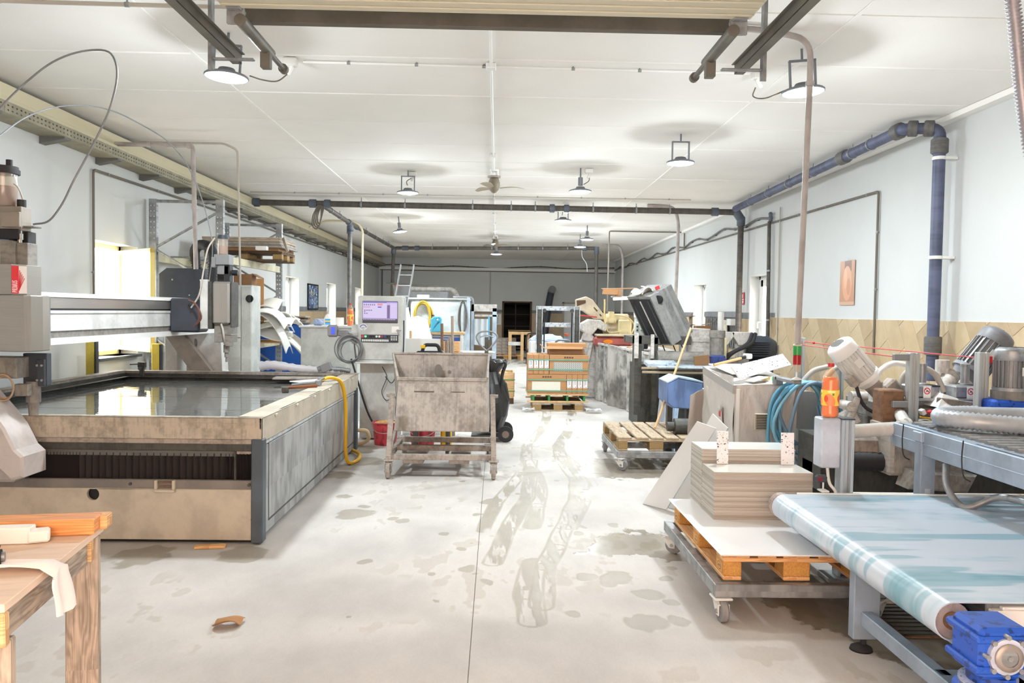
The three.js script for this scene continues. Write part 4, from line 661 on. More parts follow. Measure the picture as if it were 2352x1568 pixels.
for (const [x, z, h, l] of [[-4.62, -9.3, 1.24, 'yellow light-curtain post under the near window'], [-4.28, -10.25, 1.16, 'yellow light-curtain post by the rack upright']]) { const t = thing('safety_post', l, 'post', [x, 0, z], 'yellow safety posts'); obj('post_body', [b2(x - .055, x + .035, 0, h, z - .05, z + .05, { c: .006 })], M.yellowPost, t); obj('lens_strip', b2(x + .036, x + .055, .1, h - .01, z - .035, z + .035), M.darkGrey, t); obj('foot', b2(x - .12, x + .12, 0, .02, z - .1, z + .1), M.yellowPost, t); }
// dark hood cabinet, hose, switch cabinet
{
  const t = thing('pump_cabinet', 'tall cabinet with a dark slate hood behind the bridge beam', 'cabinet', [-4.1, 0, -10.85]);
  obj('body', b2(-4.34, -3.9, 0, 1.7, -11.1, -10.62), mt(0x8f8580, .5, 0, { map: T.grime }), t);
  obj('hood', ex([[-4.4, 1.66], [-3.8, 1.66], [-3.8, 2.13], [-4.3, 2.13], [-4.4, 2.05]], .55, { bevel: .008 }).translate(0, 0, -11.12), M.darkGrey, t);
  for (const [x, y] of [[-4.22, 1.98], [-3.86, 1.98], [-4.0, 1.78]]) obj('rivet', sph(.012, x, y, -10.57, { n: 8, m: 6 }), M.steel, t);
  obj('vent_hose', sweep(smooth([[-3.98, 2.1, -10.8], [-3.99, 2.25, -10.75], [-3.94, 2.36, -10.6], [-3.8, 2.42, -10.4], [-3.62, 2.38, -10.2], [-3.52, 2.27, -10.05], [-3.5, 1.95, -9.95], [-3.52, 1.73, -9.85]], 160), (u, l) => .058 + .008 * Math.sin(l * 170), { n: 14 }), M.rubber, t);
}
{
  const t = thing('switch_cabinet', 'tall pale green-grey electrical cabinet with a black rotary switch', 'cabinet', [-3.5, 0, -11]);
  obj('carcass', b2(-3.76, -3.27, .06, 1.93, -11.22, -10.82), M.paleGrey, t);
  obj('door', [b2(-3.4, -3.275, .12, 1.91, -10.82, -10.8), b2(-3.755, -3.41, .12, 1.22, -10.82, -10.8), b2(-3.755, -3.41, 1.23, 1.91, -10.82, -10.8)], M.paleGrey, t);
  obj('rotary_switch', [cy(.05, .02, -3.29, 1.75, -10.79, { ax: 'z' }), bx(.03, .09, .04, -3.285, 1.75, -10.76)], M.black, t);
  const w = obj('warning_sign', ex([[-.05, 0], [.05, 0], [0, .085]], .003).translate(-3.66, .83, -10.8), mt(0xd8b12a, .5), t);
  obj('bolt_mark', ex([[-.006, .012], [.008, .03], [0, .032], [.006, .055], [-.01, .034], [-.001, .03]], .002).translate(-3.66, .83, -10.796), M.black, w);
  obj('plinth', b2(-3.75, -3.28, 0, .06, -11.2, -10.84), M.slate, t);
}
// ---------- pallet rack ----------
{
  const t = thing('pallet_rack', 'galvanised pallet rack with perforated uprights along the window wall', 'rack', [-4.33, 0, -12.85]);
  const up = (x, z, s) => { const holes = []; for (let y = .1; y < 3.05; y += .075) holes.push(poly(6, .009, .027, y), poly(6, .009, .073, y)); obj('upright', [ex([[0, 0], [.1, 0], [.1, 3.12], [0, 3.12]], .004, { holes }).translate(x - .05, 0, z + .035), ex([[0, 0], [.07, 0], [.07, 3.12], [0, 3.12]], .004, { holes: holes.map((h) => h.map(([a, b]) => [a * .7, b])) }).rotateY(Math.PI / 2).translate(x + s * .048, 0, z + .036), b2(x - .05, x - .046, 0, 3.12, z - .034, z + .034, { c: 0 })], M.galv, t); };
  for (const z of [-11.35, -14.4]) { up(-4.79, z, 1); up(-3.87, z, 1); obj('frame_brace', [bar([-4.79, 3.09, z], [-3.87, 3.09, z], .04, .04), bar([-4.76, 2.45, z], [-3.9, 2.95, z], .03, .03), bar([-4.76, 2.42, z], [-3.9, 1.9, z], .045, .03), bar([-4.76, 1.2, z], [-3.9, 1.85, z], .03, .03), bar([-4.76, 1.18, z], [-3.9, .6, z], .03, .03)], M.galv, t); }
  for (const [y, m] of [[2.31, mt(0xd2ccae, .55, 0, { map: T.grime })], [1.03, mt(0xb9b49b, .6, 0, { map: T.dirty })]]) for (const x of [-3.87, -4.79]) obj('beam', b2(x - .025, x + .025, y - .055, y + .055, -14.36, -11.39), m, t);
  for (const y of [2.31, 1.03]) for (const z of [-11.9, -12.6, -13.3, -14]) obj('cross_tie', b2(-4.77, -3.9, y + .03, y + .055, z - .03, z + .03), M.galv, t);
}
// pallets: boards and blocks are parts
function pallet(label, at, turn, mats, group, o = {}) {   // 0.8 wide (x), 1.2 long (z), 0.144 high
  const t = local('wooden_pallet', label, 'pallet', at, turn, group), [deck, block] = mats, W = o.w ?? .8, L = o.l ?? 1.2;
  const xs = [-.5, 0, .5], bw = [.1, .145, .1];
  xs.forEach((u, i) => { const x = u * (W - bw[i]); obj('bottom_board', bx(bw[i], .022, L, x, .011, 0), deck, t); [-1, 0, 1].forEach((v) => obj('block', bx(bw[i], .078, .145, x, .061, v * (L - .145) / 2, { c: .005 }), block, t)); });
  [-1, 0, 1].forEach((v) => obj('stringer_board', bx(W, .022, .145, 0, .111, v * (L - .145) / 2), deck, t));
  const tops = o.tops ?? [[-.5, .145], [-.25, .1], [0, .145], [.25, .1], [.5, .145]];
  for (const [u, w] of tops) obj('top_board', bx(w, .022, L, u * (W - .145), .133, 0, { ry: rnd(-.006, .006) }), deck, t);
  return t;
}
// slabs on the upper rack level
{
  pallet('old brown pallet under slabs on the upper rack level', [-3.95, 2.366, -13.02], Math.PI / 2, [M.woodDark, M.chipOld]);
  let y = 2.512; const ms = [M.cardDark, M.dusty, M.grubby, M.dusty, M.clay, M.woodGrey];
  for (let k = 0; k < 6; k++) { const h = [.05, .022, .025, .04, .03, .035][k], sx = rnd(-.03, .03); tag(obj('stone_slab', bx(1.18 + rnd(-.06, .04), h, .95, -3.95 + sx, y + h / 2, -13.02 + sx, { c: .004, ry: rnd(-.015, .015) }), ms[k]), ['brown slab at the bottom of the rack stack', 'thin grey slab second in the rack stack', 'dark grey slab third in the rack stack', 'dusty slab fourth in the rack stack', 'pale slab fifth in the rack stack', 'weathered top slab of the rack stack'][k], 'slab', 'slabs on the upper rack level'); y += h + .001; }
  tag(obj('leaning_strip', bar([-3.33, 2.72, -12.6], [-3.24, 2.5, -12.55], .02, .05), M.dusty), 'short strip leaning off the edge of the rack stack', 'strip');
  tag(obj('white_box', bx(.17, .06, .12, -3.62, 2.545, -12.49), M.white), 'small white carton tucked under the rack stack', 'box');
}
// foam and paper offcuts on the lower rack level
pallet('pale pallet on the lower rack level under white offcuts', [-3.95, 1.086, -12.9], Math.PI / 2, [M.woodPale, M.chip]);
{
  const labs = ['long flat white foam strip at the bottom of the offcut heap', 'curled white sheet drooping over the rack beam', 'folded pale sheet on the offcut heap', 'big creased white sheet on top of the heap', 'short bent offcut beside the cardboard', 'narrow curled strip hanging furthest out', 'grey-white sheet drooping behind the strip', 'crumpled sheet piece near the switch cabinet', 'broad arched sheet over the middle of the heap', 'second broad sheet curling off the heap', 'stiff pale panel lying on the heap'];
  for (let k = 0; k < 11; k++) {
    const x0 = -4.25 + rnd(.15), y0 = 1.25 + k * .04, z0 = -12.4 - (k % 3) * .28, L = [.95, 1.25, .9, 1.05, .5, 1.42, 1.2, .6, 1.0, 1.2, .85][k], dr = [0, .3, .06, .04, .12, .36, .34, .05, .1, .28, .02][k], W = [.5, .45, .5, .6, .3, .2, .4, .4, .7, .6, .5][k], a = rnd(-.2, .2);
    tag(obj('foam_offcut', cloth((u, v) => { const s = u * L, d = Math.max(0, (s - .62) / Math.max(.1, L - .62)); return [x0 + s - d * d * dr * .35 * L, y0 + .07 * Math.sin(u * 5 + k) + .06 * Math.sin(v * 4 + k * 2) * (.3 + u) - d * d * dr * 1.3, z0 + (v - .5) * W + a * s]; }, 14, 6, .014), k % 3 ? M.foam : M.paper), labs[k], 'offcut', 'white offcuts on the lower rack level');
  }
}
tag(obj('cardboard_sheet', bx(.22, .85, .012, -3.72, 1.657, -12.56, { ry: .05 }), M.card), 'tall brown cardboard sheet standing behind the switch cabinet', 'cardboard');
tag(obj('cardboard_box', [bx(.24, .15, .22, -3.42, 2.006, -11.02), bx(.12, .008, .22, -3.25, 2.06, -11.02, { rz: -.5 })], M.cardDark), 'small open cardboard box below the upper rack beam', 'box');
const plate = (a, b, c, d, th = .006, n = 1) => cloth((u, v) => { const p = V(a).lerp(V(b), u), q = V(d).lerp(V(c), u); return p.lerp(q, v).toArray(); }, n, n, th);
const plateM = (...q) => metreUV(plate(...q));
function caster(t, x, z, top, r, turn, wheelM = M.greyRubber, forkM = M.whiteMetal) {   // fork with its wheel as sub-part, room metres
  const R = (g) => g.rotateY(turn).translate(x, 0, z), o = r * .45, f = obj('caster', [R(bx(.1, .012, .1, 0, top - .006, 0)), R(cy(.035, .025, 0, top - .024, 0)), ...[-1, 1].map((s) => R(ex([[-.05, top - .03], [.045, top - .03], [-o + .022, r - .02], [-o - .022, r - .02]], .006).translate(0, 0, s * .028 - .003))), R(bx(.1, .008, .062, -.002, top - .034, 0))], forkM, t);
  const w = obj('wheel', R(lathe([[.001, -.022], [r * .62, -.022], [r * .64, -.018], [r * .94, -.02], [r, -.012], [r, .012], [r * .94, .02], [r * .64, .018], [r * .62, .022], [.001, .022]].map(([a, b]) => [a, b]), 0, 0, 0, { rx: Math.PI / 2 }).translate(-o, r, 0)), wheelM, f);
  obj('axle', R(cy(.012, .075, -o, r, 0, { ax: 'z', n: 10 })), M.steel, f);
  return w;
}
// ---------- control console ----------
{
  const t = thing('control_console', 'pale grey control console with a lit screen and push buttons', 'console', [-1.44, 0, -10.2]);
  obj('head', b2(-1.72, -1.165, 1.0, 1.8, -10.4, -10, { c: .015 }), M.paleGrey, t);
  obj('pedestal', b2(-1.7, -1.22, .02, .97, -10.42, -10.08), M.paleGrey, t);
  obj('shelf', [b2(-1.73, -1.22, .965, .985, -10.1, -9.9, { c: .006 }), b2(-1.72, -1.23, .985, 1.0, -10.1, -9.98)], M.whiteMetal, t);
  const scr = canvasTex(512, 360, (g, w, h) => {
    g.fillStyle = '#cdbcf2'; g.fillRect(0, 0, w, h); g.fillStyle = '#8f7fd0'; g.fillRect(0, 0, w, 14); g.fillStyle = '#5a4fa0'; g.fillRect(4, 14, 350, 8);
    g.fillStyle = '#ded2f7'; g.fillRect(6, 26, 350, 260); g.fillStyle = '#7c6a98'; g.fillRect(360, 60, 42, 230); g.fillStyle = '#d9ccf6'; g.fillRect(408, 30, 98, 262);
    g.fillStyle = '#f07048'; g.fillRect(215, 38, 78, 12); g.fillRect(215, 58, 78, 10); g.fillStyle = '#4a46d8'; g.fillRect(222, 88, 56, 18); g.fillStyle = '#e0404a'; g.font = 'bold 20px sans-serif'; g.fillText('PROGRAM', 10, 104);
    g.fillStyle = '#8e80b4'; for (let i = 0; i < 6; i++) g.fillRect(14 + i * 30, 44, 18, 26); g.fillStyle = '#6d6090'; for (let i = 0; i < 4; i++) g.fillRect(20 + i * 32, 146, 20, 16); g.fillRect(20, 172, 18, 14); g.fillRect(20, 200, 18, 16); g.fillRect(52, 200, 18, 16);
    g.fillStyle = '#8a78b8'; g.fillRect(0, 292, w, 6); g.fillStyle = '#2c2838'; g.fillRect(0, 304, w, 20); g.fillStyle = '#f4e9ff'; for (let i = 0; i < 20; i++) g.fillRect(10 + i * 24, 308, 14, 9); g.fillStyle = '#4a4650'; g.fillRect(0, 326, w, 34);
  });
  const mon = obj('monitor', [b2(-1.66, -1.225, 1.465, 1.735, -10.005, -9.992, { c: .004 })], M.darkGrey, t);
  obj('screen', fit(b2(-1.655, -1.23, 1.475, 1.73, -9.994, -9.988, { c: .0005 })), new THREE.MeshStandardMaterial({ color: 0x111111, emissive: 0xffffff, emissiveMap: scr, emissiveIntensity: .9, roughness: .3 }), mon);
  const kp = obj('key_panel', b2(-1.675, -1.215, 1.225, 1.32, -10.0, -9.99, { c: .003 }), M.darkGrey, t);
  const bc = [M.redDirty, 0, M.darkGrey, M.black, M.black, M.whitePlastic, M.whitePlastic, M.red, M.blue, M.black];
  for (let i = 0; i < 10; i++) obj('push_button', cy(i ? .013 : .019, .016, -1.652 + i * .034, 1.298, -9.984, { ax: 'z', n: 14 }), i === 1 ? new THREE.MeshStandardMaterial({ color: 0x8affb0, emissive: 0x3cf58a, emissiveIntensity: 1.2 }) : bc[i], kp);
  for (let i = 0; i < 15; i++) obj('key', b2(-1.663 + i * .0222, -1.645 + i * .0222, 1.235, 1.262, -9.99, -9.984, { c: .002 }), M.whitePlastic, kp);
  for (let i = 0; i < 12; i++) obj('key', bx(.014, .015, .006, -1.3 + (i % 4) * .021, 1.3 - Math.floor(i / 4) * .02, -9.987, { c: .002 }), i < 8 ? M.paleGrey : M.whitePlastic, kp);
  obj('logo_sticker', fit(ex(poly(20, .05, -1.65, 1.415, 0, .043), .002).translate(0, 0, -10)), mt(0xffffff, .5, 0, { map: canvasTex(128, 128, (g) => { g.fillStyle = '#d4d5da'; g.fillRect(0, 0, 128, 128); g.strokeStyle = '#44589c'; g.lineWidth = 13; g.beginPath(); g.arc(64, 74, 46, Math.PI, 2 * Math.PI); g.stroke(); g.fillStyle = '#3c4a80'; g.font = 'bold 25px sans-serif'; g.fillText('AIRC', 30, 92); g.fillStyle = '#222'; g.fillRect(60, 108, 10, 12); }) }), t);
  obj('paper_note', b2(-1.3, -1.21, 1.345, 1.425, -10.0, -9.997, { c: .0005 }), M.paper, t);
  obj('key_handle', [cy(.014, .03, -1.222, 1.375, -9.985, { ax: 'z' }), rod([-1.222, 1.375, -9.975], [-1.205, 1.315, -9.97], .008, { n: 8 }), cy(.004, .05, -1.2, 1.378, -9.975, { ax: 'x' })], M.zinc, t);
  obj('power_cable', sweep(smooth([[-1.155, 1.5, -10.05], [-1.15, 1.3, -10.02], [-1.155, 1.05, -10.0], [-1.16, 1.0, -9.98]], 20), .008, { n: 6 }), M.black, t);
  obj('loose_wire', [sweep(smooth([[-1.42, .92, -10.06], [-1.36, .8, -10.04], [-1.42, .6, -10.04], [-1.36, .5, -10.05], [-1.26, .55, -10.06], [-1.25, .3, -10.07]], 30), .005, { n: 6 }), sweep(smooth([[-1.38, .8, -10.05], [-1.3, .72, -10.04], [-1.25, .8, -10.05], [-1.24, .93, -10.06]], 20), .005, { n: 6 })], M.black, t);
}
tag(obj('drain_cable', sweep(smooth([[-1.78, 1.02, -9.92], [-1.72, .85, -9.88], [-1.64, .6, -9.85], [-1.55, .35, -9.84], [-1.46, .2, -9.83], [-1.3, .02, -9.83]], 30), .012, { n: 8 }), M.rubber), 'thick black cable falling from the console to the bucket', 'cable');
{ // hand control unit and coiled lead on the console side
  const t = thing('hand_control', 'grey hand-held control unit with a blue display hung on its coiled lead', 'control unit', [-1.9, 1.1, -10]);
  const b = obj('handset', [bx(.13, .15, .07, -2.02, 1.36, -9.98, { c: .02, ry: .3 }), bx(.13, .09, .07, -1.89, 1.335, -9.98, { c: .015, rz: -.15 })], mt(0x8d8a8c, .5, 0, { map: T.grime }), t);
  obj('display', bx(.045, .09, .006, -2.01, 1.365, -9.94, { ry: .3 }), new THREE.MeshStandardMaterial({ color: 0x3040a0, emissive: 0x5468f0, emissiveIntensity: .9 }), b);
  for (let i = 0; i < 9; i++) obj('key', bx(.022, .018, .006, -1.915 + (i % 3) * .028, 1.36 - Math.floor(i / 3) * .024, -9.942, { rz: -.15 }), M.zinc, b);
  obj('holder', [b2(-2.06, -1.72, 1.3, 1.34, -10.06, -10.02), b2(-1.8, -1.72, 1.2, 1.44, -10.08, -10.04)], M.paleGrey, t);
  const rings = []; for (let k = 0; k < 7; k++) { const r = .12 + rnd(.05), cx0 = -1.8 + rnd(-.03, .03), c0 = 1.12 + rnd(-.04, .04); rings.push(sweep(smooth([...Array(17)].map((_, i) => { const a = i / 16 * 6.283; return [cx0 + r * Math.cos(a), c0 + r * 1.05 * Math.sin(a), -9.96 + k * .01]; }), 48), .008, { n: 6 })); }
  obj('coiled_lead', rings, M.zinc, t);
  obj('lead', sweep(smooth([[-1.84, 1.33, -9.97], [-1.76, 1.3, -9.94], [-1.74, 1.15, -9.93], [-1.72, 1.0, -9.93]], 20), .011, { n: 7 }), M.pipeGrey, t);
}
{ // grey machine housing beside the console
  const t = thing('pump_housing', 'wide grey high-pressure pump housing with a cluttered lid', 'machine', [-2.4, 0, -12.1]);
  obj('body', [b2(-2.81, -2.0, .62, 1.36, -12.6, -11.62), b2(-2.81, -2.6, 0, .82, -12.6, -11.6), b2(-2.22, -2.0, 0, .62, -12.6, -11.62), b2(-2.6, -2.2, 0, .62, -12.6, -12)], M.paleGrey, t);
  obj('lid', b2(-2.83, -1.98, 1.36, 1.385, -12.62, -11.58), M.whiteMetal, t);
}
{ const t = thing('blue_cabinet', 'bright blue steel cabinet behind the rack', 'cabinet', [-4, 0, -15]); obj('carcass', b2(-4.4, -3.55, .15, 1.34, -15.3, -14.72), M.blue, t); obj('top', b2(-4.42, -3.53, 1.34, 1.37, -15.32, -14.7), M.darkGrey, t); obj('base', b2(-4.38, -3.57, 0, .15, -15.28, -14.75), M.zinc, t); }
{ const t = thing('coupling_fitting', 'grey pipe coupling lying on the tank rim behind the film', 'fitting', [-2.0, .885, -9.42]); obj('valve', [bx(.12, .09, .08, -1.98, .95, -9.42, { rz: .4 }), cy(.035, .1, -2.03, .94, -9.42, { ax: 'x', rz: .4 }), sweep(smooth([[-1.94, .93, -9.42], [-1.8, .925, -9.42], [-1.7, .91, -9.42]], 40), (u, l) => .028 + .004 * Math.sin(l * 260), { n: 10 })], M.zinc, t); }
// small things on the housing
function bottle(name, label, at, h, r, liquid, labelM, capM, grp) {
  const t = local(name, label, 'bottle', at, rnd(6), grp), s = h / .33, k = r / .045;
  const prof = [[.001, 0], [.036, 0], [.043, .012], [.044, .03], [.042, .06], [.044, .09], [.045, .15], [.042, .2], [.043, .22], [.036, .255], [.02, .285], [.0135, .3], [.0135, .318]].map(([a, b]) => [a * k, b * s]);
  obj('shell', lathe([...prof, [.001, .318 * s]]), ph({ color: 0xfff2e0, roughness: .06, transmission: .9, thickness: 0 }), t);
  obj('drink', lathe([...prof.slice(0, 9).map(([a, b]) => [Math.max(.001, a * .95), b + .003]), [.036 * k * .95, .245 * s], [.001, .246 * s]]), liquid, t);
  obj('label', lathe([[.0458 * k, .075 * s], [.0462 * k, .15 * s], [.0452 * k, .17 * s]].map(([a, b]) => [a, b])), labelM, t);
  obj('cap', cy(.0155 * k, .022 * s, 0, .32 * s, 0, { n: 20 }), capM, t);
  return t;
}
const soda = mt(0xf57e12, .15, 0), sodaL = mt(0xffffff, .4, 0, { map: canvasTex(256, 64, (g, w, h) => { g.fillStyle = '#f6d44c'; g.fillRect(0, 0, w, h); for (let k = 0; k < 4; k++) { g.fillStyle = '#f0905c'; g.beginPath(); g.ellipse(k * 64 + 30, 50, 26, 16, .3, 0, 7); g.fill(); g.fillStyle = '#e8563c'; g.beginPath(); g.ellipse(k * 64 + 12, 46, 10, 9, 0, 0, 7); g.fill(); g.fillStyle = '#4f9a46'; g.fillRect(k * 64 + 40, 32, 9, 5); g.fillStyle = '#fff3d8'; g.fillRect(k * 64 + 20, 12, 34, 9); } }) });
bottle('soda_bottle', 'orange soda bottle with a red cap on the grey pump housing', [-2.12, 1.385, -11.72], .33, .047, soda, sodaL, M.red);
{ const t = local('spray_bottle', 'white and blue cleaner spray bottle on the pump housing', 'bottle', [-2.47, 1.385, -11.8], .3); obj('bottle', ex([[-.045, 0], [.045, 0], [.05, .02], [.05, .1], [.03, .15], [.012, .17], [-.012, .17], [-.03, .15], [-.05, .1], [-.05, .02]], .055, { bevel: .01 }).translate(0, 0, -.027), M.whitePlastic, t); obj('label', fit(b2(-.035, .04, .015, .1, .0275, .03, { c: .001 })), mt(0xffffff, .4, 0, { map: canvasTex(64, 64, (g) => { g.fillStyle = '#3aa4e0'; g.fillRect(0, 0, 64, 64); g.fillStyle = '#f2c33a'; g.fillRect(0, 20, 64, 14); g.fillStyle = '#1f5fb0'; g.fillRect(0, 34, 64, 8); }) }), t); obj('trigger', [cy(.012, .03, 0, .185, 0), bx(.03, .025, .07, 0, .21, .015), bx(.008, .04, .01, 0, .185, .035)], M.conduitPale, t); }
tag(obj('paper_roll', cy(.06, .12, -2.3, 1.446, -11.85, { n: 22 }), M.paper), 'white paper towel roll on the pump housing', 'roll');
tag(obj('crumpled_bag', crumple(sph(.09, -2.62, 1.43, -11.9, { s: [1, .6, .8], n: 18, m: 12 }), .012, 40), ph({ color: 0xb9c6e2, roughness: .4, transmission: .3, thickness: 0 })), 'crumpled blue plastic bag beside the spray bottle', 'bag');
tag(obj('crumpled_bag', crumple(sph(.1, -1.96, 1.45, -11.9, { s: [.7, .9, .8], n: 18, m: 12 }), .012, 40), ph({ color: 0xc3d0e8, roughness: .4, transmission: .3, thickness: 0 })), 'crumpled blue bag between the soda bottle and the console', 'bag');
tag(obj('paper_sheet', bx(.4, .004, .25, -2.3, 1.389, -11.75, { ry: .2, c: .001 }), M.paper), 'flat white paper sheet on the pump housing lid', 'paper');
// stacked boards seen behind on the sill
for (let k = 0; k < 4; k++) tag(obj('board_offcut', bx([.5, .42, .6, .46][k], .03, .3, -3.75 + [.0, .05, -.02, .04][k], [1.385, 1.416, 1.447, 1.478][k], -14.95, { ry: rnd(-.2, .2) }), [M.woodGrey, M.dusty, M.woodDark, M.clay][k]), ['lowest grey board on the blue cabinet', 'dusty board second on the blue cabinet', 'brown board third on the blue cabinet', 'short top board on the blue cabinet'][k], 'board', 'boards on the blue cabinet');

// red bucket, second bucket under the dumper
function bucket(label, at, m, fillM) { const t = local('bucket', label, 'bucket', at, 0, 'red buckets'); obj('pail', lathe([[.001, .0], [.13, 0], [.155, .26], [.165, .26], [.165, .275], [.15, .275], [.125, .01], [.001, .01]]), m, t); obj('contents', sph(.14, 0, .25, 0, { s: [1, .3, 1] }), fillM, t); obj('handle', sweep([...Array(13)].map((_, i) => { const a = Math.PI * i / 12; return V([.165 * Math.cos(a), .255 - .1 * Math.sin(a), .02 + .15 * Math.sin(a)]); }), .004, { n: 6 }), M.steel, t); return t; }
bucket('dirty red bucket heaped with scraps beside the console', [-1.33, 0, -9.75], M.redDirty, mt(0xd2a866, .9, 0, { map: T.dirty }));
bucket('red bucket standing behind the skip cart', [-.86, 0, -9.55], M.redDirty, M.dusty);
tag(obj('yellow_canister', [b2(-.65, -.52, 0, .28, -9.7, -9.55, { c: .02 }), cy(.03, .05, -.58, .3, -9.62)], M.yellow), 'yellow canister standing behind the skip cart', 'canister');

// ---------- tipping skip ----------
{
  const t = thing('tipping_skip', 'dusty beige tipping skip cart on four casters', 'skip', [-.53, 0, -8.3]);
  const BL = [-1.12, 1.16, -8.75], BR = [-.08, 1.16, -8.75], FL = [-.98, .94, -8.14], FR = [-.1, .94, -8.14], bl = [-1.0, .435, -7.95], br = [-.06, .435, -7.95], cl = [-1.05, .45, -8.62], cr = [-.06, .45, -8.62];
  obj('front_panel', [plateM(bl, br, FR, FL, .008, 4), bar([FL[0] - .02, .935, -8.135], [FR[0] + .02, .935, -8.135], .03, .035), bar([FL[0], .9, -8.125], [FR[0], .9, -8.125], .006, .03)], M.dusty, t);
  obj('back_panel', [plateM(cl, cr, BR, BL, .008, 4)], M.dusty, t);
  obj('side_panel', plateM(bl, FL, BL, cl, .008, 3), M.dusty, t); obj('side_panel', plateM(cr, BR, FR, br, .008, 3), M.dusty, t);
  obj('floor_panel', plateM(bl, cl, cr, br, .008), M.dusty, t);
  obj('top_edge', [bar(BL, [FL[0] - .015, .95, -8.14], .02, .03), bar(BR, [FR[0] + .015, .95, -8.14], .02, .03), bar(BL, BR, .02, .025)], M.dusty, t);
  for (const [s, x] of [[-1, -1.03], [1, -.01]]) {
    obj('upright', [bar([x + .02 * -s, .82, -7.86], [x, .22, -7.8], .05, .05), cy(.018, .07, x, .8, -7.86, { ax: 'x', n: 10 })], M.dusty, t);
    obj('base_rail', [bar([x, .2, -7.76], [x + s * -.02, .24, -8.8], .05, .05), bar([x - .02 * s, .5, -8.4], [x, .24, -7.9], .03, .03)], M.dusty, t);
    caster(t, x, -7.8, .18, .075, Math.PI / 2, M.dusty, M.dusty); caster(t, x - s * .05, -8.75, .18, .075, Math.PI / 2 + .1, M.dusty, M.dusty);
  }
  for (const [y, z] of [[.2, -7.84], [.23, -8.2], [.25, -8.6]]) obj('cross_tube', bar([-1.03, y, z], [-.01, y, z], .06, .055), M.dusty, t);
  for (const x of [-.8, -.35]) obj('fork_channel', b2(x - .1, x + .1, .13, .17, -8.7, -7.85), M.dusty, t);
  obj('stain', [ex(poly(14, .045, -.62, .985, 0, .07), .002).translate(0, 0, -8.66), ex(poly(10, .02, -.5, .97), .002).translate(0, 0, -8.655)], mt(0x7a736b, .8), t);
  for (const [x, w, h] of [[-.72, .1, .01], [-.38, .07, .006]]) obj('scrape', bx(w * 2, h, .002, x, .815, -8.088, { rx: -.38, c: .0005 }), mt(0x5a5048, .9), t);
}
{ const t = thing('power_tool', 'black power tool case with handle lying behind the skip', 'tool', [-.75, 1.0, -9.1]); obj('case', [bx(.34, .1, .2, -.75, 1.12, -9.2, { c: .03 }), bx(.14, .06, .16, -.56, 1.1, -9.2, { c: .02 })], M.black, t); obj('handle', sweep(bend([[-.84, 1.16, -9.15], [-.82, 1.24, -9.15], [-.66, 1.24, -9.15], [-.64, 1.16, -9.15]], .04), .02, { n: 8 }), M.rubber, t); obj('cap', bx(.05, .04, .05, -.83, 1.22, -9.14), M.yellow, t); obj('support', b2(-.95, -.5, .95, 1.07, -9.35, -9.05), M.grubby, t); obj('stand', [b2(-.93, -.89, 0, .95, -9.32, -9.28), b2(-.56, -.52, 0, .95, -9.32, -9.28), b2(-.93, -.89, 0, .95, -9.12, -9.08), b2(-.56, -.52, 0, .95, -9.12, -9.08)], M.darkSteel, t); }
// black bag trolley
{
  const t = thing('bag_trolley', 'black tubular sack trolley carrying a full dark plastic bag', 'trolley', [-.02, 0, -10.1]);
  obj('frame', [sweep(bend([[-.12, .2, -10.05], [.04, .25, -10.05], [.08, .85, -10.08], [.14, 1.0, -10.1], [-.1, 1.0, -10.12]], .07), .017, { n: 8 }), sweep(bend([[-.12, .2, -10.4], [.04, .25, -10.4], [.08, .85, -10.4], [.14, 1.0, -10.4], [-.1, 1.0, -10.4]], .07), .017, { n: 8 }), rod([.05, .55, -10.05], [.05, .55, -10.4], .014, { n: 8 })], M.black, t);
  obj('bag', crumple(lathe([[.001, .1], [.16, .12], [.24, .3], [.26, .5], [.2, .72], [.12, .86], [.22, .98], [.2, 1.02], [.001, 1.0]], -.08, 0, -10.22, { n: 28 }), .014, 16), mt(0x242424, .35), t);
  for (const z of [-10.0, -10.42]) { const w = obj('wheel', cy(.1, .045, .13, .1, z, { ax: 'z', n: 20 }), M.rubber, t); obj('hub', cy(.045, .05, .13, .1, z, { ax: 'z', n: 14 }), mt(0x7a6a5e, .6), w); }
  obj('axle', rod([.13, .1, -9.98], [.13, .1, -10.44], .01, { n: 8 }), M.steel, t); obj('foot_plate', b2(-.3, .1, .06, .08, -10.42, -10.02), M.darkSteel, t);
}
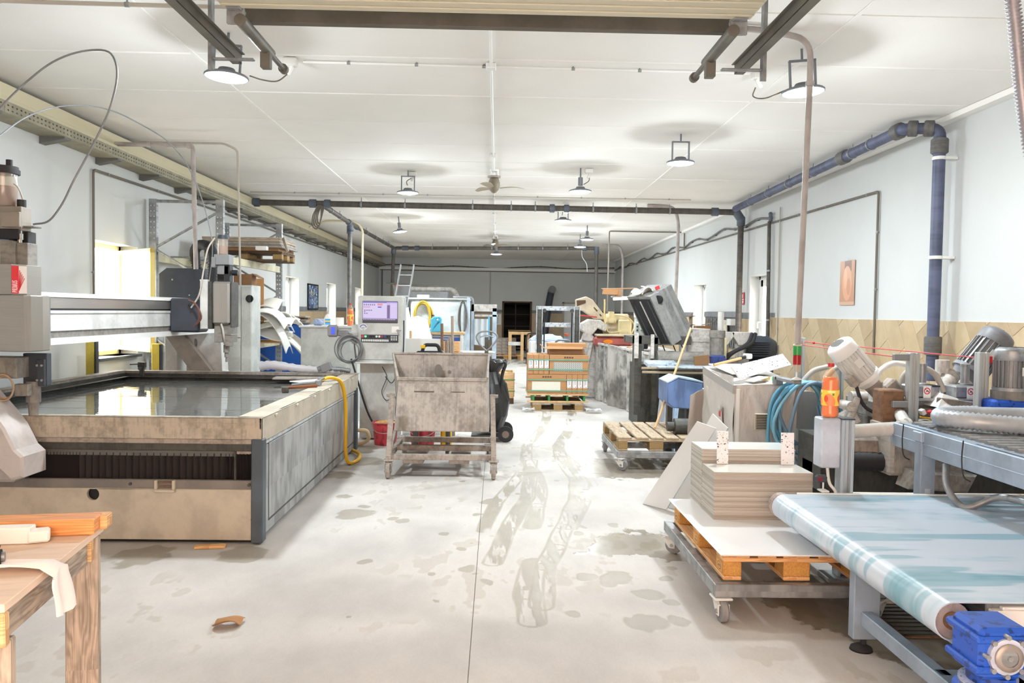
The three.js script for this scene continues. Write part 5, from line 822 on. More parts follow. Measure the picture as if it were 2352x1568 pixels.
// slabs, bars and timber leaning behind the skip
tag(obj('stone_slab', bx(.5, 1.26, .03, -.97, .63, -10.6, { rx: -.02, c: .006 }), M.porcelain), 'upright cream slab leaning between the console and the iron bars', 'slab');
for (const [x, y, z, r, m, l] of [[-.72, 1.46, -10.62, .022, M.rust, 'dark brown iron bar standing by the cream slab'], [-.585, 1.56, -10.62, .022, M.woodGrey, 'tall grey-brown timber stake behind the skip'], [-.66, 1.24, -10.7, .03, M.woodGrey, 'short round timber stake between two taller bars'], [-.62, 1.27, -10.75, .02, M.woodGrey, 'thin timber stake beside the round one'], [-1.16, 1.35, -10.9, .018, M.woodPale, 'pale broom handle behind the console']]) tag(obj('stake', sweep([V([x + .04, 0, z + .15]), V([x, y, z])], (u) => r * (1 - .15 * u), { n: 8 }), m), l, 'stake');
{ // jagged white slab remnants on an A-frame
  const P = [[[0, 0], [.38, 0], [.42, .35], [.36, .42], [.37, .55], [.24, .6], [.2, .8], [0, .74]], [[0, 0], [.3, 0], [.36, .3], [.3, .5], [0, .58]], [[0, 0], [.34, 0], [.34, .25], [.25, .6], [.1, .66], [0, .64]]];
  P.forEach((p, k) => tag(obj('slab_remnant', ex(p, .025, { bevel: .003 }).rotateX(-.12).translate(-1.62 + k * .12, .88, -12.9 - k * .1), k ? M.porcelain : M.ceramic), ['jagged white slab remnant in front on the frame', 'second slab remnant with a plain edge on the frame', 'rearmost stepped slab remnant on the frame'][k], 'slab', 'slab remnants on the frame'));
  const t = thing('slab_frame', 'dusty steel frame carrying jagged slab remnants', 'rack', [-1.4, 0, -13]); obj('rails', [b2(-1.7, -.95, .8, .86, -13.3, -12.8), bar([-1.65, 0, -12.75], [-1.65, 1.1, -13.2], .05), bar([-1.0, 0, -12.75], [-1.0, 1.1, -13.2], .05), bar([-1.65, 0, -13.5], [-1.65, 1.1, -13.2], .05), bar([-1.0, 0, -13.5], [-1.0, 1.1, -13.2], .05)], M.grubby, t);
}
// settling tank, ladder, coils
{
  const t = thing('settling_tank', 'large pale blue-white settling tank with pipes on its lid', 'tank', [-1.42, 0, -20.6]);
  obj('vessel', b2(-2.14, -.72, 0, 1.9, -21.6, -20, { c: .06 }), mt(0xd3dfe2, .45, 0, { map: T.grime }), t);
  obj('lid', [b2(-2.18, -.68, 1.9, 1.94, -21.64, -19.96), b2(-2.0, -1.7, 1.94, 2.02, -20.5, -20.2)], M.paleGrey, t);
  obj('lid_pipe', sweep(bend([[-2.2, 2.17, -20.8], [-1.1, 2.17, -20.6], [-1.0, 1.95, -20.6]], .15), .06, { n: 12 }), M.grubby, t);
  obj('overflow', sweep(bend([[-1.1, 1.97, -20.3], [-.62, 1.97, -20.2], [-.6, 1.8, -20.2]], .08), .035, { n: 10 }), M.zinc, t);
  obj('corner_post', b2(-.74, -.66, 0, 1.96, -19.98, -19.9), mt(0xbfd0e0, .5, 0, { map: T.grime }), t);
}
{ const t = thing('hose_coil', 'big yellow hose coil hanging on the settling tank', 'hose', [-1.82, 1.4, -19.93]); const g = []; for (let k = 0; k < 9; k++) { const a = .17 + rnd(.07), b = .32 + rnd(.07), cx0 = -1.82 + rnd(-.03, .03); g.push(sweep(smooth([...Array(17)].map((_, i) => { const q = i / 16 * 6.283; return [cx0 + a * Math.sin(q), 1.47 + b * Math.cos(q), -19.95 + k * .014]; }), 40), .016, { n: 6 })); } g.push(sweep(smooth([[-1.75, 1.3, -19.9], [-1.76, 1.0, -19.9], [-1.82, .7, -19.92]], 14), .016, { n: 6 })); obj('coil', g, mt(0xc9ad3c, .5), t); obj('hook', rod([-1.82, 1.86, -19.99], [-1.82, 1.86, -19.85], .012, { n: 6 }), M.steel, t); }
{ const t = thing('cable_coil', 'grey cable coil hanging on the tank corner post', 'cable', [-.85, 1.5, -19.93]); const g = []; for (let k = 0; k < 5; k++) { const a = .06 + rnd(.05), b = .38 + rnd(.06); g.push(sweep(smooth([...Array(13)].map((_, i) => { const q = i / 12 * 6.283; return [-.84 + a * Math.sin(q), 1.45 + b * Math.cos(q), -19.93 + k * .012]; }), 30), .012, { n: 6 })); } obj('coil', g, M.pipeGrey, t); obj('hook', rod([-.84, 1.84, -19.99], [-.84, 1.84, -19.88], .01, { n: 6 }), M.steel, t); }
{ const t = thing('ladder', 'tall aluminium ladder leaning behind the console against the far machinery', 'ladder', [-2.5, 0, -21.2]); for (const [a, b] of [[-2.85, -2.6], [-2.5, -2.25]]) obj('stile', bar([a, .0, -20.2], [b, 2.85, -21.8], .03, .07), M.alu, t); for (let k = 1; k < 10; k++) { const u = k / 10; obj('rung', rod([-2.85 + .25 * u, 2.85 * u, -20.2 - 1.6 * u], [-2.5 + .25 * u, 2.85 * u, -20.2 - 1.6 * u], .014, { n: 6 }), M.alu, t); } }
{ const t = thing('grey_hopper', 'long grey steel trough standing behind the settling tank', 'trough', [-2.3, 0, -24.2]); obj('trough', [ex([[-3.0, 1.9], [-1.5, 1.9], [-1.45, 2.3], [-3.1, 2.38]], .8, { bevel: .01 }).translate(0, 0, -24.8)], M.zinc, t); obj('rim_bar', [bar([-3.35, 2.42, -24], [-1.2, 2.3, -24], .05)], M.iron, t); obj('legs', [[-2.9, -24.1], [-1.6, -24.1], [-2.9, -24.7], [-1.6, -24.7]].map(([x, z]) => b2(x - .04, x + .04, 0, 1.92, z - .04, z + .04)), M.iron, t); obj('red_rag', sph(.08, -2.95, 2.34, -23.97, { s: [1, .7, .5], n: 8, m: 6 }), mt(0xb8796f, .9), t); }
{ // curtain frame
  const t = thing('curtain_frame', 'blue-white steel frame with a hanging plastic curtain', 'frame', [-.35, 0, -22.2]);
  obj('posts', [b2(-.7, -.62, 0, 1.85, -22.1, -22), b2(-.12, .0, 0, 1.72, -22.1, -22)], mt(0xb9cbdd, .5, 0, { map: T.grime }), t); obj('header', [b2(-.7, .0, 1.62, 1.82, -22.1, -22), b2(-.6, .02, 1.48, 1.54, -22.1, -22)], M.dustyW, t);
  obj('curtain', cloth((u, v) => [-.62 + u * .4, .72 + v * .7 - .06 * u * (1 - v), -21.98 + .03 * Math.sin(u * 16)], 24, 3, .003), ph({ color: 0xe6ebee, roughness: .6, transmission: .35, thickness: 0 }), t); obj('blue_strip', b2(-.24, -.19, .85, 1.5, -21.99, -21.97), mt(0x5fb4e2, .5), t);
}
{ // workbench with blue drawers
  const t = thing('workbench', 'workbench with blue drawers in front of the settling tank', 'bench', [-1.5, 0, -19]);
  obj('bench_top', b2(-2.28, -.76, 1.08, 1.13, -19.5, -18.8), M.woodPale, t); obj('carcass', [b2(-2.25, -2.2, 0, 1.08, -19.45, -18.85), b2(-.85, -.8, 0, 1.08, -19.45, -18.85), b2(-2.2, -.85, .3, 1.05, -19.45, -18.95), b2(-1.55, -1.5, .3, 1.08, -18.95, -18.84)], M.whiteMetal, t);
  for (const [x0, x1] of [[-2.19, -1.56], [-1.49, -.86]]) for (const [y0, y1] of [[.82, 1.0], [.6, .79], [.38, .57]]) { const d = obj('drawer', b2(x0, x1, y0, y1, -18.95, -18.86), M.blue, t); obj('handle', b2((x0 + x1) / 2 - .1, (x0 + x1) / 2 + .1, y1 - .04, y1 - .025, -18.86, -18.84), M.white, d); }
}
tag(obj('paper_stack', bx(.75, .07, .35, -1.85, 1.165, -19.0, { ry: .1 }), M.paper), 'loose white papers piled on the workbench', 'paper');
{ const t = local('canister', 'turquoise plastic canister on the workbench', 'canister', [-1.42, 1.13, -18.95], .1); obj('body', ex([[-.13, 0], [.13, 0], [.13, .3], [.09, .36], [-.06, .36], [-.13, .3]], .16, { bevel: .02, holes: [rrect(.09, .05, .02, .05, .29)] }), mt(0x4fc0e4, .35), t); obj('cap', cy(.03, .04, -.08, .38, .08), M.darkGrey, t); }
tag(obj('timber_block', bx(.6, .07, .3, -1.9, .84, -17.6, { c: .01 }), M.woodPale), 'pale timber plank lying before the workbench drawers', 'plank');
{ const t = thing('sawhorse', 'low timber trestle carrying the plank before the workbench', 'trestle', [-1.9, 0, -17.6]); obj('trestle', [b2(-2.15, -1.65, .7, .8, -17.65, -17.55), ...[[-2.1, -17.8], [-1.7, -17.8], [-2.1, -17.4], [-1.7, -17.4]].map(([x, z]) => bar([x, 0, z], [x, .72, -17.6], .06))], M.woodPale, t); }
{ const t = thing('small_crate', 'orange-brown wooden crate under the workbench edge', 'crate', [-.95, 0, -17.5]); for (let k = 0; k < 4; k++) obj('slat', b2(-1.35, -.8, .1 + k * .22, .3 + k * .22, -17.3, -17.27), M.wood, t); obj('carcass', [b2(-1.35, -1.32, .05, .96, -17.8, -17.3), b2(-.83, -.8, .05, .96, -17.8, -17.3), b2(-1.35, -.8, 0, .05, -17.8, -17.28), b2(-1.35, -.8, .05, .96, -17.83, -17.8)], M.wood, t); }
{ // pallet jack
  const t = thing('pallet_jack', 'grey hand pallet truck with a loop handle in the aisle', 'pallet truck', [-.2, 0, -16.6]);
  obj('handle_loop', sweep(smooth([[-.2, .82, -16.5], [-.36, .98, -16.5], [-.41, 1.1, -16.5], [-.36, 1.19, -16.5], [-.2, 1.22, -16.5], [-.04, 1.19, -16.5], [.02, 1.1, -16.5], [-.04, .98, -16.5], [-.2, .82, -16.5]], 50), .018, { n: 8 }), M.zinc, t);
  obj('lever', sweep(smooth([[-.34, 1.1, -16.48], [-.2, 1.14, -16.47], [-.06, 1.1, -16.48]], 14), .013, { n: 6 }), M.galv, t);
  obj('shaft', rod([-.2, .25, -16.7], [-.2, 1.1, -16.5], .04, { n: 10 }), M.iron, t);
  obj('pump', [cy(.07, .2, -.2, .25, -16.75), b2(-.4, 0, .12, .28, -17, -16.85)], M.iron, t); for (const s of [-1, 1]) { obj('fork', b2(-.2 + s * .19 - .08, -.2 + s * .19 + .08, .06, .12, -18, -16.9), M.iron, t); }
  obj('steer_wheel', [cy(.09, .05, -.26, .09, -16.75, { ax: 'x' }), cy(.09, .05, -.14, .09, -16.75, { ax: 'x' })], M.rubber, t);
}
// long boards stacked low behind the jack
for (let k = 0; k < 3; k++) tag(obj('slab_board', bx(.75, .03, .5, -.5 + k * .03, .62 + k * .04, -18.6 + k * .1, { ry: .1 * k }), k === 1 ? M.white : M.porcelain), ['lower white board resting behind the pallet truck', 'middle white board resting behind the pallet truck', 'upper white board resting behind the pallet truck'][k], 'board', 'boards behind the pallet truck');
{ const t = thing('board_trestle', 'dark low stand under the white boards', 'stand', [-.48, 0, -18.6]); obj('stand', [b2(-.8, -.15, .5, .6, -18.8, -18.4), ...[[-.75, -18.75], [-.2, -18.75], [-.75, -18.45], [-.2, -18.45]].map(([x, z]) => b2(x - .03, x + .03, 0, .5, z - .03, z + .03))], M.grubby, t); }
tag(obj('dark_bag', crumple(sph(.3, -.42, .3, -21.7, { s: [1, .9, .6], n: 20, m: 12 }), .02, 12), M.darkGrey), 'dark grey sack lying under the plastic curtain', 'sack');
// pallet with grey boxes near the end wall, trestle, chair
pallet('pallet under grey cartons near the end wall', [.33, 0, -28.3], 0, [M.wood, M.chip], undefined, { w: 1.0 });
{ const labs = ['lowest', 'second', 'third', 'fourth', 'top']; for (let k = 0; k < 5; k++) tag(obj('flat_carton', bx(.7, .11, .8, .33, .2 + k * .112, -28.3, { c: .006, ry: rnd(-.02, .02) }), M.dusty), labs[k] + ' grey carton of the pile near the end wall', 'carton', 'grey cartons near the end wall'); }
{ const t = thing('timber_trestle', 'tall raw timber trestle table before the dark doorway', 'trestle', [.7, 0, -27.2]); obj('top', [b2(.4, 1.15, .86, 1.0, -27.1, -27.02), b2(.4, 1.15, .96, 1.0, -27.7, -27.02)], M.woodPale, t); for (const [x, z] of [[.46, -27.06], [.86, -26.9], [1.1, -27.6], [.46, -27.65]]) obj('leg', b2(x - .05, x + .05, 0, .96, z - .05, z + .05), M.woodPale, t); obj('stretcher', b2(.4, .9, .5, .62, -27.04, -26.98), M.whiteMetal, t); }
{ const t = thing('slatted_chair', 'dark bentwood chair standing in the aisle near the end wall', 'chair', [1.1, 0, -25]); obj('seat', bx(.4, .04, .4, 1.12, .46, -25.1, { c: .01 }), M.woodDark, t); for (const [x, z] of [[.95, -24.92], [1.29, -24.92], [.95, -25.28], [1.29, -25.28]]) obj('leg', bar([x, 0, z], [x < 1.1 ? x + .02 : x - .02, .46, z], .035), M.black, t); obj('backrest', [sweep(smooth([[.93, .46, -24.92], [.92, .8, -24.9], [.98, .95, -24.88], [1.12, .97, -24.87], [1.26, .95, -24.88], [1.32, .8, -24.9], [1.31, .46, -24.92]], 30), .022, { n: 7 }), ...[1.03, 1.12, 1.21].map((x) => bar([x, .47, -24.92], [x, .95, -24.88], .03, .015))], M.black, t); }
{ // wooden crate with green straps
  const t = thing('strapped_crate', 'open pine crate bound with green straps in the aisle', 'crate', [.1, 0, -14.5]);
  for (let k = 0; k < 3; k++) obj('plank', b2(-.35, .32, .12 + k * .145, .262 + k * .145, -14.24, -14.2), M.woodPale, t);
  for (let k = 0; k < 3; k++) obj('plank', b2(.3, .33, .12 + k * .145, .262 + k * .145, -14.9, -14.24), M.woodPale, t);
  obj('rear_wall', [b2(-.35, .32, .12, .55, -14.92, -14.9), b2(-.37, -.35, .12, .55, -14.92, -14.2), b2(-.35, .32, .1, .12, -14.92, -14.2)], M.woodPale, t);
  for (const y of [.22, .42]) obj('strap', b2(-.36, .34, y, y + .014, -14.198, -14.194, { c: .001 }), M.green, t);
  for (const x of [-.25, .24]) obj('skid', b2(x - .06, x + .08, 0, .1, -14.9, -14.2), M.woodDark, t);
  obj('filling', [bx(.3, .1, .3, -.05, .52, -14.5, { rz: .3 }), bx(.2, .08, .2, .12, .53, -14.4, { rz: -.4 })], M.woodPale, t);
}
// hexahedron from 8 corners: 4 below, 4 above in the same order
function hex(a, b) {
  const c = V([0, 0, 0]); [...a, ...b].forEach((p) => c.add(V(p))); c.multiplyScalar(1 / 8);
  const t = [], q = (p0, p1, p2, p3) => { for (const f of [[p0, p1, p2], [p0, p2, p3]]) { const n = V(f[1]).sub(V(f[0])).cross(V(f[2]).sub(V(f[0]))), m = V(f[0]).add(V(f[1])).add(V(f[2])).multiplyScalar(1 / 3).sub(c); t.push(n.dot(m) >= 0 ? f : [f[0], f[2], f[1]]); } };
  q(...a); q(...b); for (let i = 0; i < 4; i++) q(a[i], a[(i + 1) % 4], b[(i + 1) % 4], b[i]);
  return metreUV(fromTris(t));
}
// ---------- pallet of tile cartons in the aisle ----------
pallet('dark pallet on the floor under the tile cartons', [1.03, 0, -13.6], Math.PI / 2, [M.woodOld, M.chipOld], undefined, { l: .84 });
{
  const t = thing('slatted_pallet', 'thin pine base with green blocks under the tile cartons', 'pallet', [1.03, .146, -13.6]);
  obj('deck', b2(.52, 1.53, .262, .288, -13.98, -13.2), M.woodPale, t); for (const x of [.62, .88, 1.18, 1.46]) obj('green_block', b2(x - .015, x + .02, .168, .262, -13.95, -13.22), M.green, t); obj('bottom_slat', [b2(.52, 1.53, .146, .168, -13.3, -13.2), b2(.52, 1.53, .146, .168, -13.98, -13.88)], M.woodPale, t);
  const endL = canvasTex(64, 96, (g) => { g.fillStyle = '#eef0f2'; g.fillRect(0, 0, 64, 96); g.fillStyle = '#7b8290'; g.fillRect(12, 10, 6, 60); g.fillRect(24, 8, 3, 70); g.fillRect(34, 14, 10, 50); g.fillStyle = '#444'; g.fillRect(8, 82, 10, 8); g.fillRect(36, 82, 16, 8); }), lab = mt(0xffffff, .5, 0, { map: endL }), win = mt(0xd9d6c8, .6), win2 = mt(0xc9c9c2, .4, 0, { map: T.weave });
  const carton = (x0, x1, y0, z0, z1, l, grp, kind) => { const c = thing('tile_carton', l, 'carton', [(x0 + x1) / 2, y0, (z0 + z1) / 2], grp); obj('box', b2(x0 + .001, x1 - .001, y0, y0 + .318, z0, z1, { c: .004 }), M.card, c); if (kind === 1) obj('end_label', fit(b2(x0 + .01, x1 - .01, y0 + .1, y0 + .24, z1, z1 + .002, { c: .0004 })), lab, c); if (kind > 1) { obj('window', b2(x0 + .07, x1 - .1, y0 + .05, y0 + .2, z1, z1 + .002, { c: .0004 }), kind === 2 ? win2 : win, c); obj('print', [0, 1, 2, 3].map((k) => b2(x0 + .24 + k * .04, x0 + .27 + k * .04, y0 + .265, y0 + .29, z1, z1 + .0015, { c: .0003 })), M.woodDark, c); } };
  const o4 = ['first', 'second', 'third', 'fourth'];
  for (let k = 0; k < 4; k++) carton(.525 + k * .087, .612 + k * .087, .612, -13.85, -13.2, o4[k] + ' upright carton from the window-wall side in the upper layer', 'upright tile cartons', 1);
  for (let k = 0; k < 4; k++) carton(1.165 + k * .088, 1.253 + k * .088, .29, -13.85, -13.2, o4[k] + ' upright carton after the wide one in the lower layer', 'upright tile cartons', 1);
  for (let k = 0; k < 5; k++) carton(.878, 1.52, .612, -13.33 - k * .125, -13.2 - k * .125 - .003, k ? ['', 'second', 'third', 'fourth', 'rearmost'][k] + ' broad carton of the upper layer' : 'broad front carton with a mesh window in the upper layer', 'broad tile cartons', k ? 0 : 2);
  for (let k = 0; k < 5; k++) carton(.525, 1.163, .29, -13.33 - k * .125, -13.2 - k * .125 - .003, k ? ['', 'second', 'third', 'fourth', 'rearmost'][k] + ' broad carton of the lower layer' : 'broad front carton with a cream window in the lower layer', 'broad tile cartons', k ? 0 : 3);
  for (const [k, y] of [.33, .51, .68, .84].entries()) tag(obj('strap', [b2(.518, 1.524, y, y + .018, -13.197, -13.193, { c: .0005 }), b2(1.522, 1.527, y, y + .018, -13.8, -13.195, { c: .0005 })], mt(0x5f9c84, .4)), ['lowest', 'second', 'third', 'topmost'][k] + ' green strap round the tile cartons', 'strap', 'green straps');
  const f = thing('open_carton', 'open cardboard box with raised flaps on top of the tile cartons', 'box', [1.12, .932, -13.5]); obj('tray', [b2(.87, 1.46, .932, 1.03, -13.75, -13.3, { c: .004 })], M.cardDark, f); obj('lid', [b2(.86, 1.5, 1.05, 1.115, -13.78, -13.34, { c: .004 })], M.card, f); obj('flap', [plate([.72, 1.1, -13.3], [.8, 1.03, -13.25], [.82, 1.03, -13.7], [.75, 1.09, -13.7], .006), plate([.8, 1.03, -13.22], [1.42, 1.03, -13.25], [1.44, 1.06, -13.34], [.86, 1.07, -13.34], .006)], M.card, f);
}
tag(obj('plastic_film', cloth((u, v) => [.44 + u * .2, .012 + .07 * fbm(u * 5, v * 5, 64, 5, 3), -13.2 + v * .2], 9, 9, .002), ph({ color: 0xf2f2f0, roughness: .3, transmission: .6, thickness: 0 })), 'crumpled clear film beside the carton pallet', 'film');
tag(obj('plastic_film', cloth((u, v) => [1.46 + u * .26, .012 + .08 * fbm(u * 5 + 9, v * 5, 64, 6, 3), -13.15 + v * .24], 9, 9, .002), ph({ color: 0xf2f2f0, roughness: .3, transmission: .6, thickness: 0 })), 'crumpled clear film between the cartons and the tarpaulin', 'film');
// ---------- stacker ----------
{
  const t = thing('stacker', 'worn white pallet stacker mast with chains behind the cartons', 'stacker', [1.1, 0, -14.7]), m = mt(0xbfc6cc, .5, .2, { map: T.splat });
  for (const s of [-1, 1]) { const x = 1.115 + s * .34; obj('mast', [b2(x - .055, x - .04, .05, 1.74, -14.7, -14.58), b2(x + .04, x + .055, .05, 1.74, -14.7, -14.58), b2(x - .055, x + .055, .05, 1.74, -14.71, -14.69)], m, t); obj('inner_mast', b2(x - .035, x + .035, .05, 1.68, -14.66, -14.6), M.darkSteel, t); obj('chain', rod([x - s * .09, .9, -14.62], [x - s * .09, 1.68, -14.62], .012, { n: 6 }), M.black, t); obj('chain_wheel', cy(.035, .03, x - s * .09, 1.66, -14.62, { ax: 'z' }), M.darkSteel, t); obj('fork', b2(x - .09, x + .03, .04, .1, -14.6, -14.1), M.darkSteel, t); }
  obj('cross_bar', [b2(.74, 1.49, 1.66, 1.74, -14.72, -14.64)], m, t); obj('cross_bar', b2(.85, 1.38, 1.36, 1.44, -14.72, -14.64), m, t);
  obj('drive_unit', b2(.8, 1.43, .1, .85, -15.2, -14.75, { c: .04 }), M.whiteMetal, t); obj('grab_bar', sweep(bend([[1.1, .9, -14.9], [1.06, 1.02, -14.85], [1.12, 1.12, -14.82], [1.35, 1.12, -14.82], [1.38, .9, -14.85]], .06), .02, { n: 8 }), M.zinc, t);
}
{ const t = local('water_jug', 'ribbed clear water jug with an orange cap on the stacker', 'jug', [1.3, .85, -14.95]); obj('jug', lathe([[.001, 0], [.085, 0], [.09, .02], ...[...Array(10)].flatMap((_, i) => [[.09, .04 + i * .022], [.084, .05 + i * .022]]), [.08, .28], [.04, .32], [.035, .34], [.001, .34]]), ph({ color: 0xd6e4ee, roughness: .08, transmission: .85, thickness: 0 }), t); obj('cap', cy(.04, .045, 0, .365, 0), mt(0xe8622c, .4), t); }
{ const t = thing('wrapped_stack', 'film-wrapped white stack seen through the stacker mast', 'stack', [1.1, 0, -17]); obj('block', b2(.7, 1.45, .14, 1.02, -17.6, -16.9, { c: .02 }), M.whiteMetal, t); obj('film_top', crumple(sph(.38, 1.08, 1.04, -17.2, { s: [1, .3, .8], n: 22, m: 12 }), .02, 18), ph({ color: 0xc9d6ea, roughness: .35, transmission: .3, thickness: 0 }), t); obj('skid', [b2(.72, .84, 0, .14, -17.6, -16.9), b2(1.3, 1.43, 0, .14, -17.6, -16.9)], M.woodOld, t); }
// ---------- beige radial polishing machine ----------
{
  const t = thing('radial_machine', 'beige radial arm polishing machine with a cut-out arm cover', 'machine', [2.1, 0, -16]), be = mt(0xd8cab0, .5, 0, { map: T.grime });
  obj('arm_cover', ex([[1.57, 1.89], [1.76, 1.95], [1.89, 1.89], [2.08, 1.65], [2.23, 1.50], [1.95, 1.51], [1.71, 1.67], [1.58, 1.69]], .3, { bevel: .008, holes: [[[1.92, 1.76], [2.01, 1.67], [1.97, 1.64], [1.90, 1.73]], [[2.03, 1.63], [2.09, 1.57], [2.05, 1.55], [2.02, 1.59]]] }).translate(0, 0, -16.2), be, t);
  obj('cover_side', ex([[1.57, 1.87], [1.75, 1.88], [1.75, 1.82], [1.58, 1.76]], .02).translate(0, 0, -15.9), M.woodDark, t);
  obj('column', [b2(2.28, 2.56, 0, 1.35, -16.3, -15.95, { c: .03 }), b2(2.2, 2.62, 1.3, 1.62, -16.3, -15.9, { c: .03 })], be, t);
  obj('motor_housing', [b2(2.38, 2.64, 1.2, 1.5, -15.9, -15.7, { c: .02 }), cy(.1, .2, 2.25, 1.52, -15.85, { ax: 'x' }), b2(2.2, 2.3, 1.44, 1.66, -15.9, -15.75)], mt(0xe2d3a4, .5, 0, { map: T.grime }), t);
  obj('cable_run', sweep(smooth([[2.1, 1.9, -15.7], [2.12, 1.4, -15.68], [2.2, 1.25, -15.65], [2.4, 1.27, -15.62]], 20), .016, { n: 6 }), mt(0xe0c98a, .5), t); obj('cable_run', sweep(smooth([[2.3, 1.6, -15.7], [2.55, 1.55, -15.65], [2.68, 1.4, -15.65], [2.62, 1.2, -15.65]], 20), .014, { n: 6 }), mt(0xe0c98a, .5), t);
  obj('bed', b2(1.7, 2.9, .0, .98, -16.6, -15.6, { c: .02 }), M.dustyW, t);
}
{ const t = thing('white_casting', 'dirty white swivel casting with dark openings beside the stacker', 'machine', [1.75, 0, -15.3]);
  obj('casting', ex([[1.60, 1.43], [1.74, 1.51], [1.97, 1.50], [2.10, 1.40], [2.07, 1.28], [1.92, 1.34], [1.82, 1.21], [1.92, 1.11], [1.75, 1.08], [1.62, 1.11], [1.67, 1.25], [1.57, 1.31]], .25, { bevel: .02 }).translate(0, 0, -15.5), M.dustyW, t); obj('dark_core', ex([[1.70, 1.30], [2.03, 1.34], [2.08, 1.13], [1.74, 1.10]], .1).translate(0, 0, -15.6), M.black, t); obj('pedestal', [b2(1.62, 2.05, 0, 1.1, -15.7, -15.3, { c: .02 }), bar([1.62, .1, -15.2], [1.8, 1.05, -15.3], .12, .06)], M.dustyW, t); obj('red_lines', rod([1.55, 1.58, -15.25], [1.9, 1.55, -15.25], .012, { n: 6 }), M.red, t); }
{ const t = thing('red_turntable', 'worn red steel drum base with an orange sticker under the beige machine', 'machine', [2.17, 0, -15]); obj('drum', b2(1.83, 2.55, 1.0, 1.2, -15.3, -14.95, { c: .05 }), mt(0xb5625a, .6, 0, { map: T.grime }), t); obj('sticker', ex(poly(16, .09, 2.08, 1.1, 0, .04), .003).translate(0, 0, -14.95), M.orange, t); obj('stand', b2(1.88, 2.5, 0, 1.0, -15.25, -15), M.dustyW, t); obj('table_plate', b2(1.86, 2.6, 1.2, 1.235, -15.35, -14.9), mt(0xd6c9ac, .5, 0, { map: T.grime }), t); }
{ const t = thing('work_lamp', 'lit fluorescent work lamp under folded cardboard above the machines', 'lamp', [2.15, 1.95, -14.2]); const g = new THREE.MeshStandardMaterial({ color: 0xffffff, emissive: 0xfff2d8, emissiveIntensity: 4 }); obj('tube', rod([2.05, 1.88, -14.2], [2.4, 1.9, -14.2], .022, { n: 10 }), g, t); obj('reflector', b2(2.02, 2.45, 1.91, 1.93, -14.3, -14.1), M.whiteMetal, t); obj('arm', sweep(bend([[2.42, 1.92, -14.2], [2.62, 1.9, -14.3], [2.62, 0, -14.3]], .1), .02, { n: 8 }), M.conduitPale, t);
  const L = new THREE.RectAreaLight(0xfff2d8, 8, .35, .04); L.position.set(.07, -.1, 0); L.rotation.x = -Math.PI / 2; t.add(L); L.castShadow = true; }
tag(obj('cardboard_roof', [plate([1.85, 2.05, -14.05], [2.45, 2.07, -14.05], [2.45, 2.09, -14.35], [1.85, 2.07, -14.35], .01), plate([1.85, 2.05, -14.05], [1.83, 1.96, -14.03], [2.1, 1.95, -14.03], [2.12, 2.05, -14.05], .006), bx(.1, .12, .2, 2.12, 1.99, -14.15)], M.card), 'folded cardboard laid over the fluorescent work lamp', 'cardboard');
tag(obj('hanging_sheet', fit(plate([2.22, 1.57, -13.012], [2.42, 1.55, -13.012], [2.4, 1.95, -13.012], [2.2, 1.95, -13.012], .003)), mt(0xf2ecd9, .7)), 'handwritten paper sheet hung beside the open machine hood', 'paper');
{ const t = thing('button_panel', 'grey control panel with coloured push buttons beside the open hood', 'panel', [2.35, 1.2, -13]); obj('plate', b2(2.24, 2.5, 1.28, 1.6, -13.1, -13.02, { c: .01 }), M.paleGrey, t); obj('stand', b2(2.32, 2.4, 0, 1.3, -13.1, -13.04), M.zinc, t); for (let i = 0; i < 12; i++) obj('button', cy(.014, .02, 2.28 + (i % 3) * .07, 1.36 + Math.floor(i / 3) * .06, -13.01, { ax: 'z', n: 10 }), [M.black, M.green, M.black, M.black, M.red, M.black, M.whitePlastic, M.black, M.green, M.whitePlastic, M.black, M.black][i], t); }
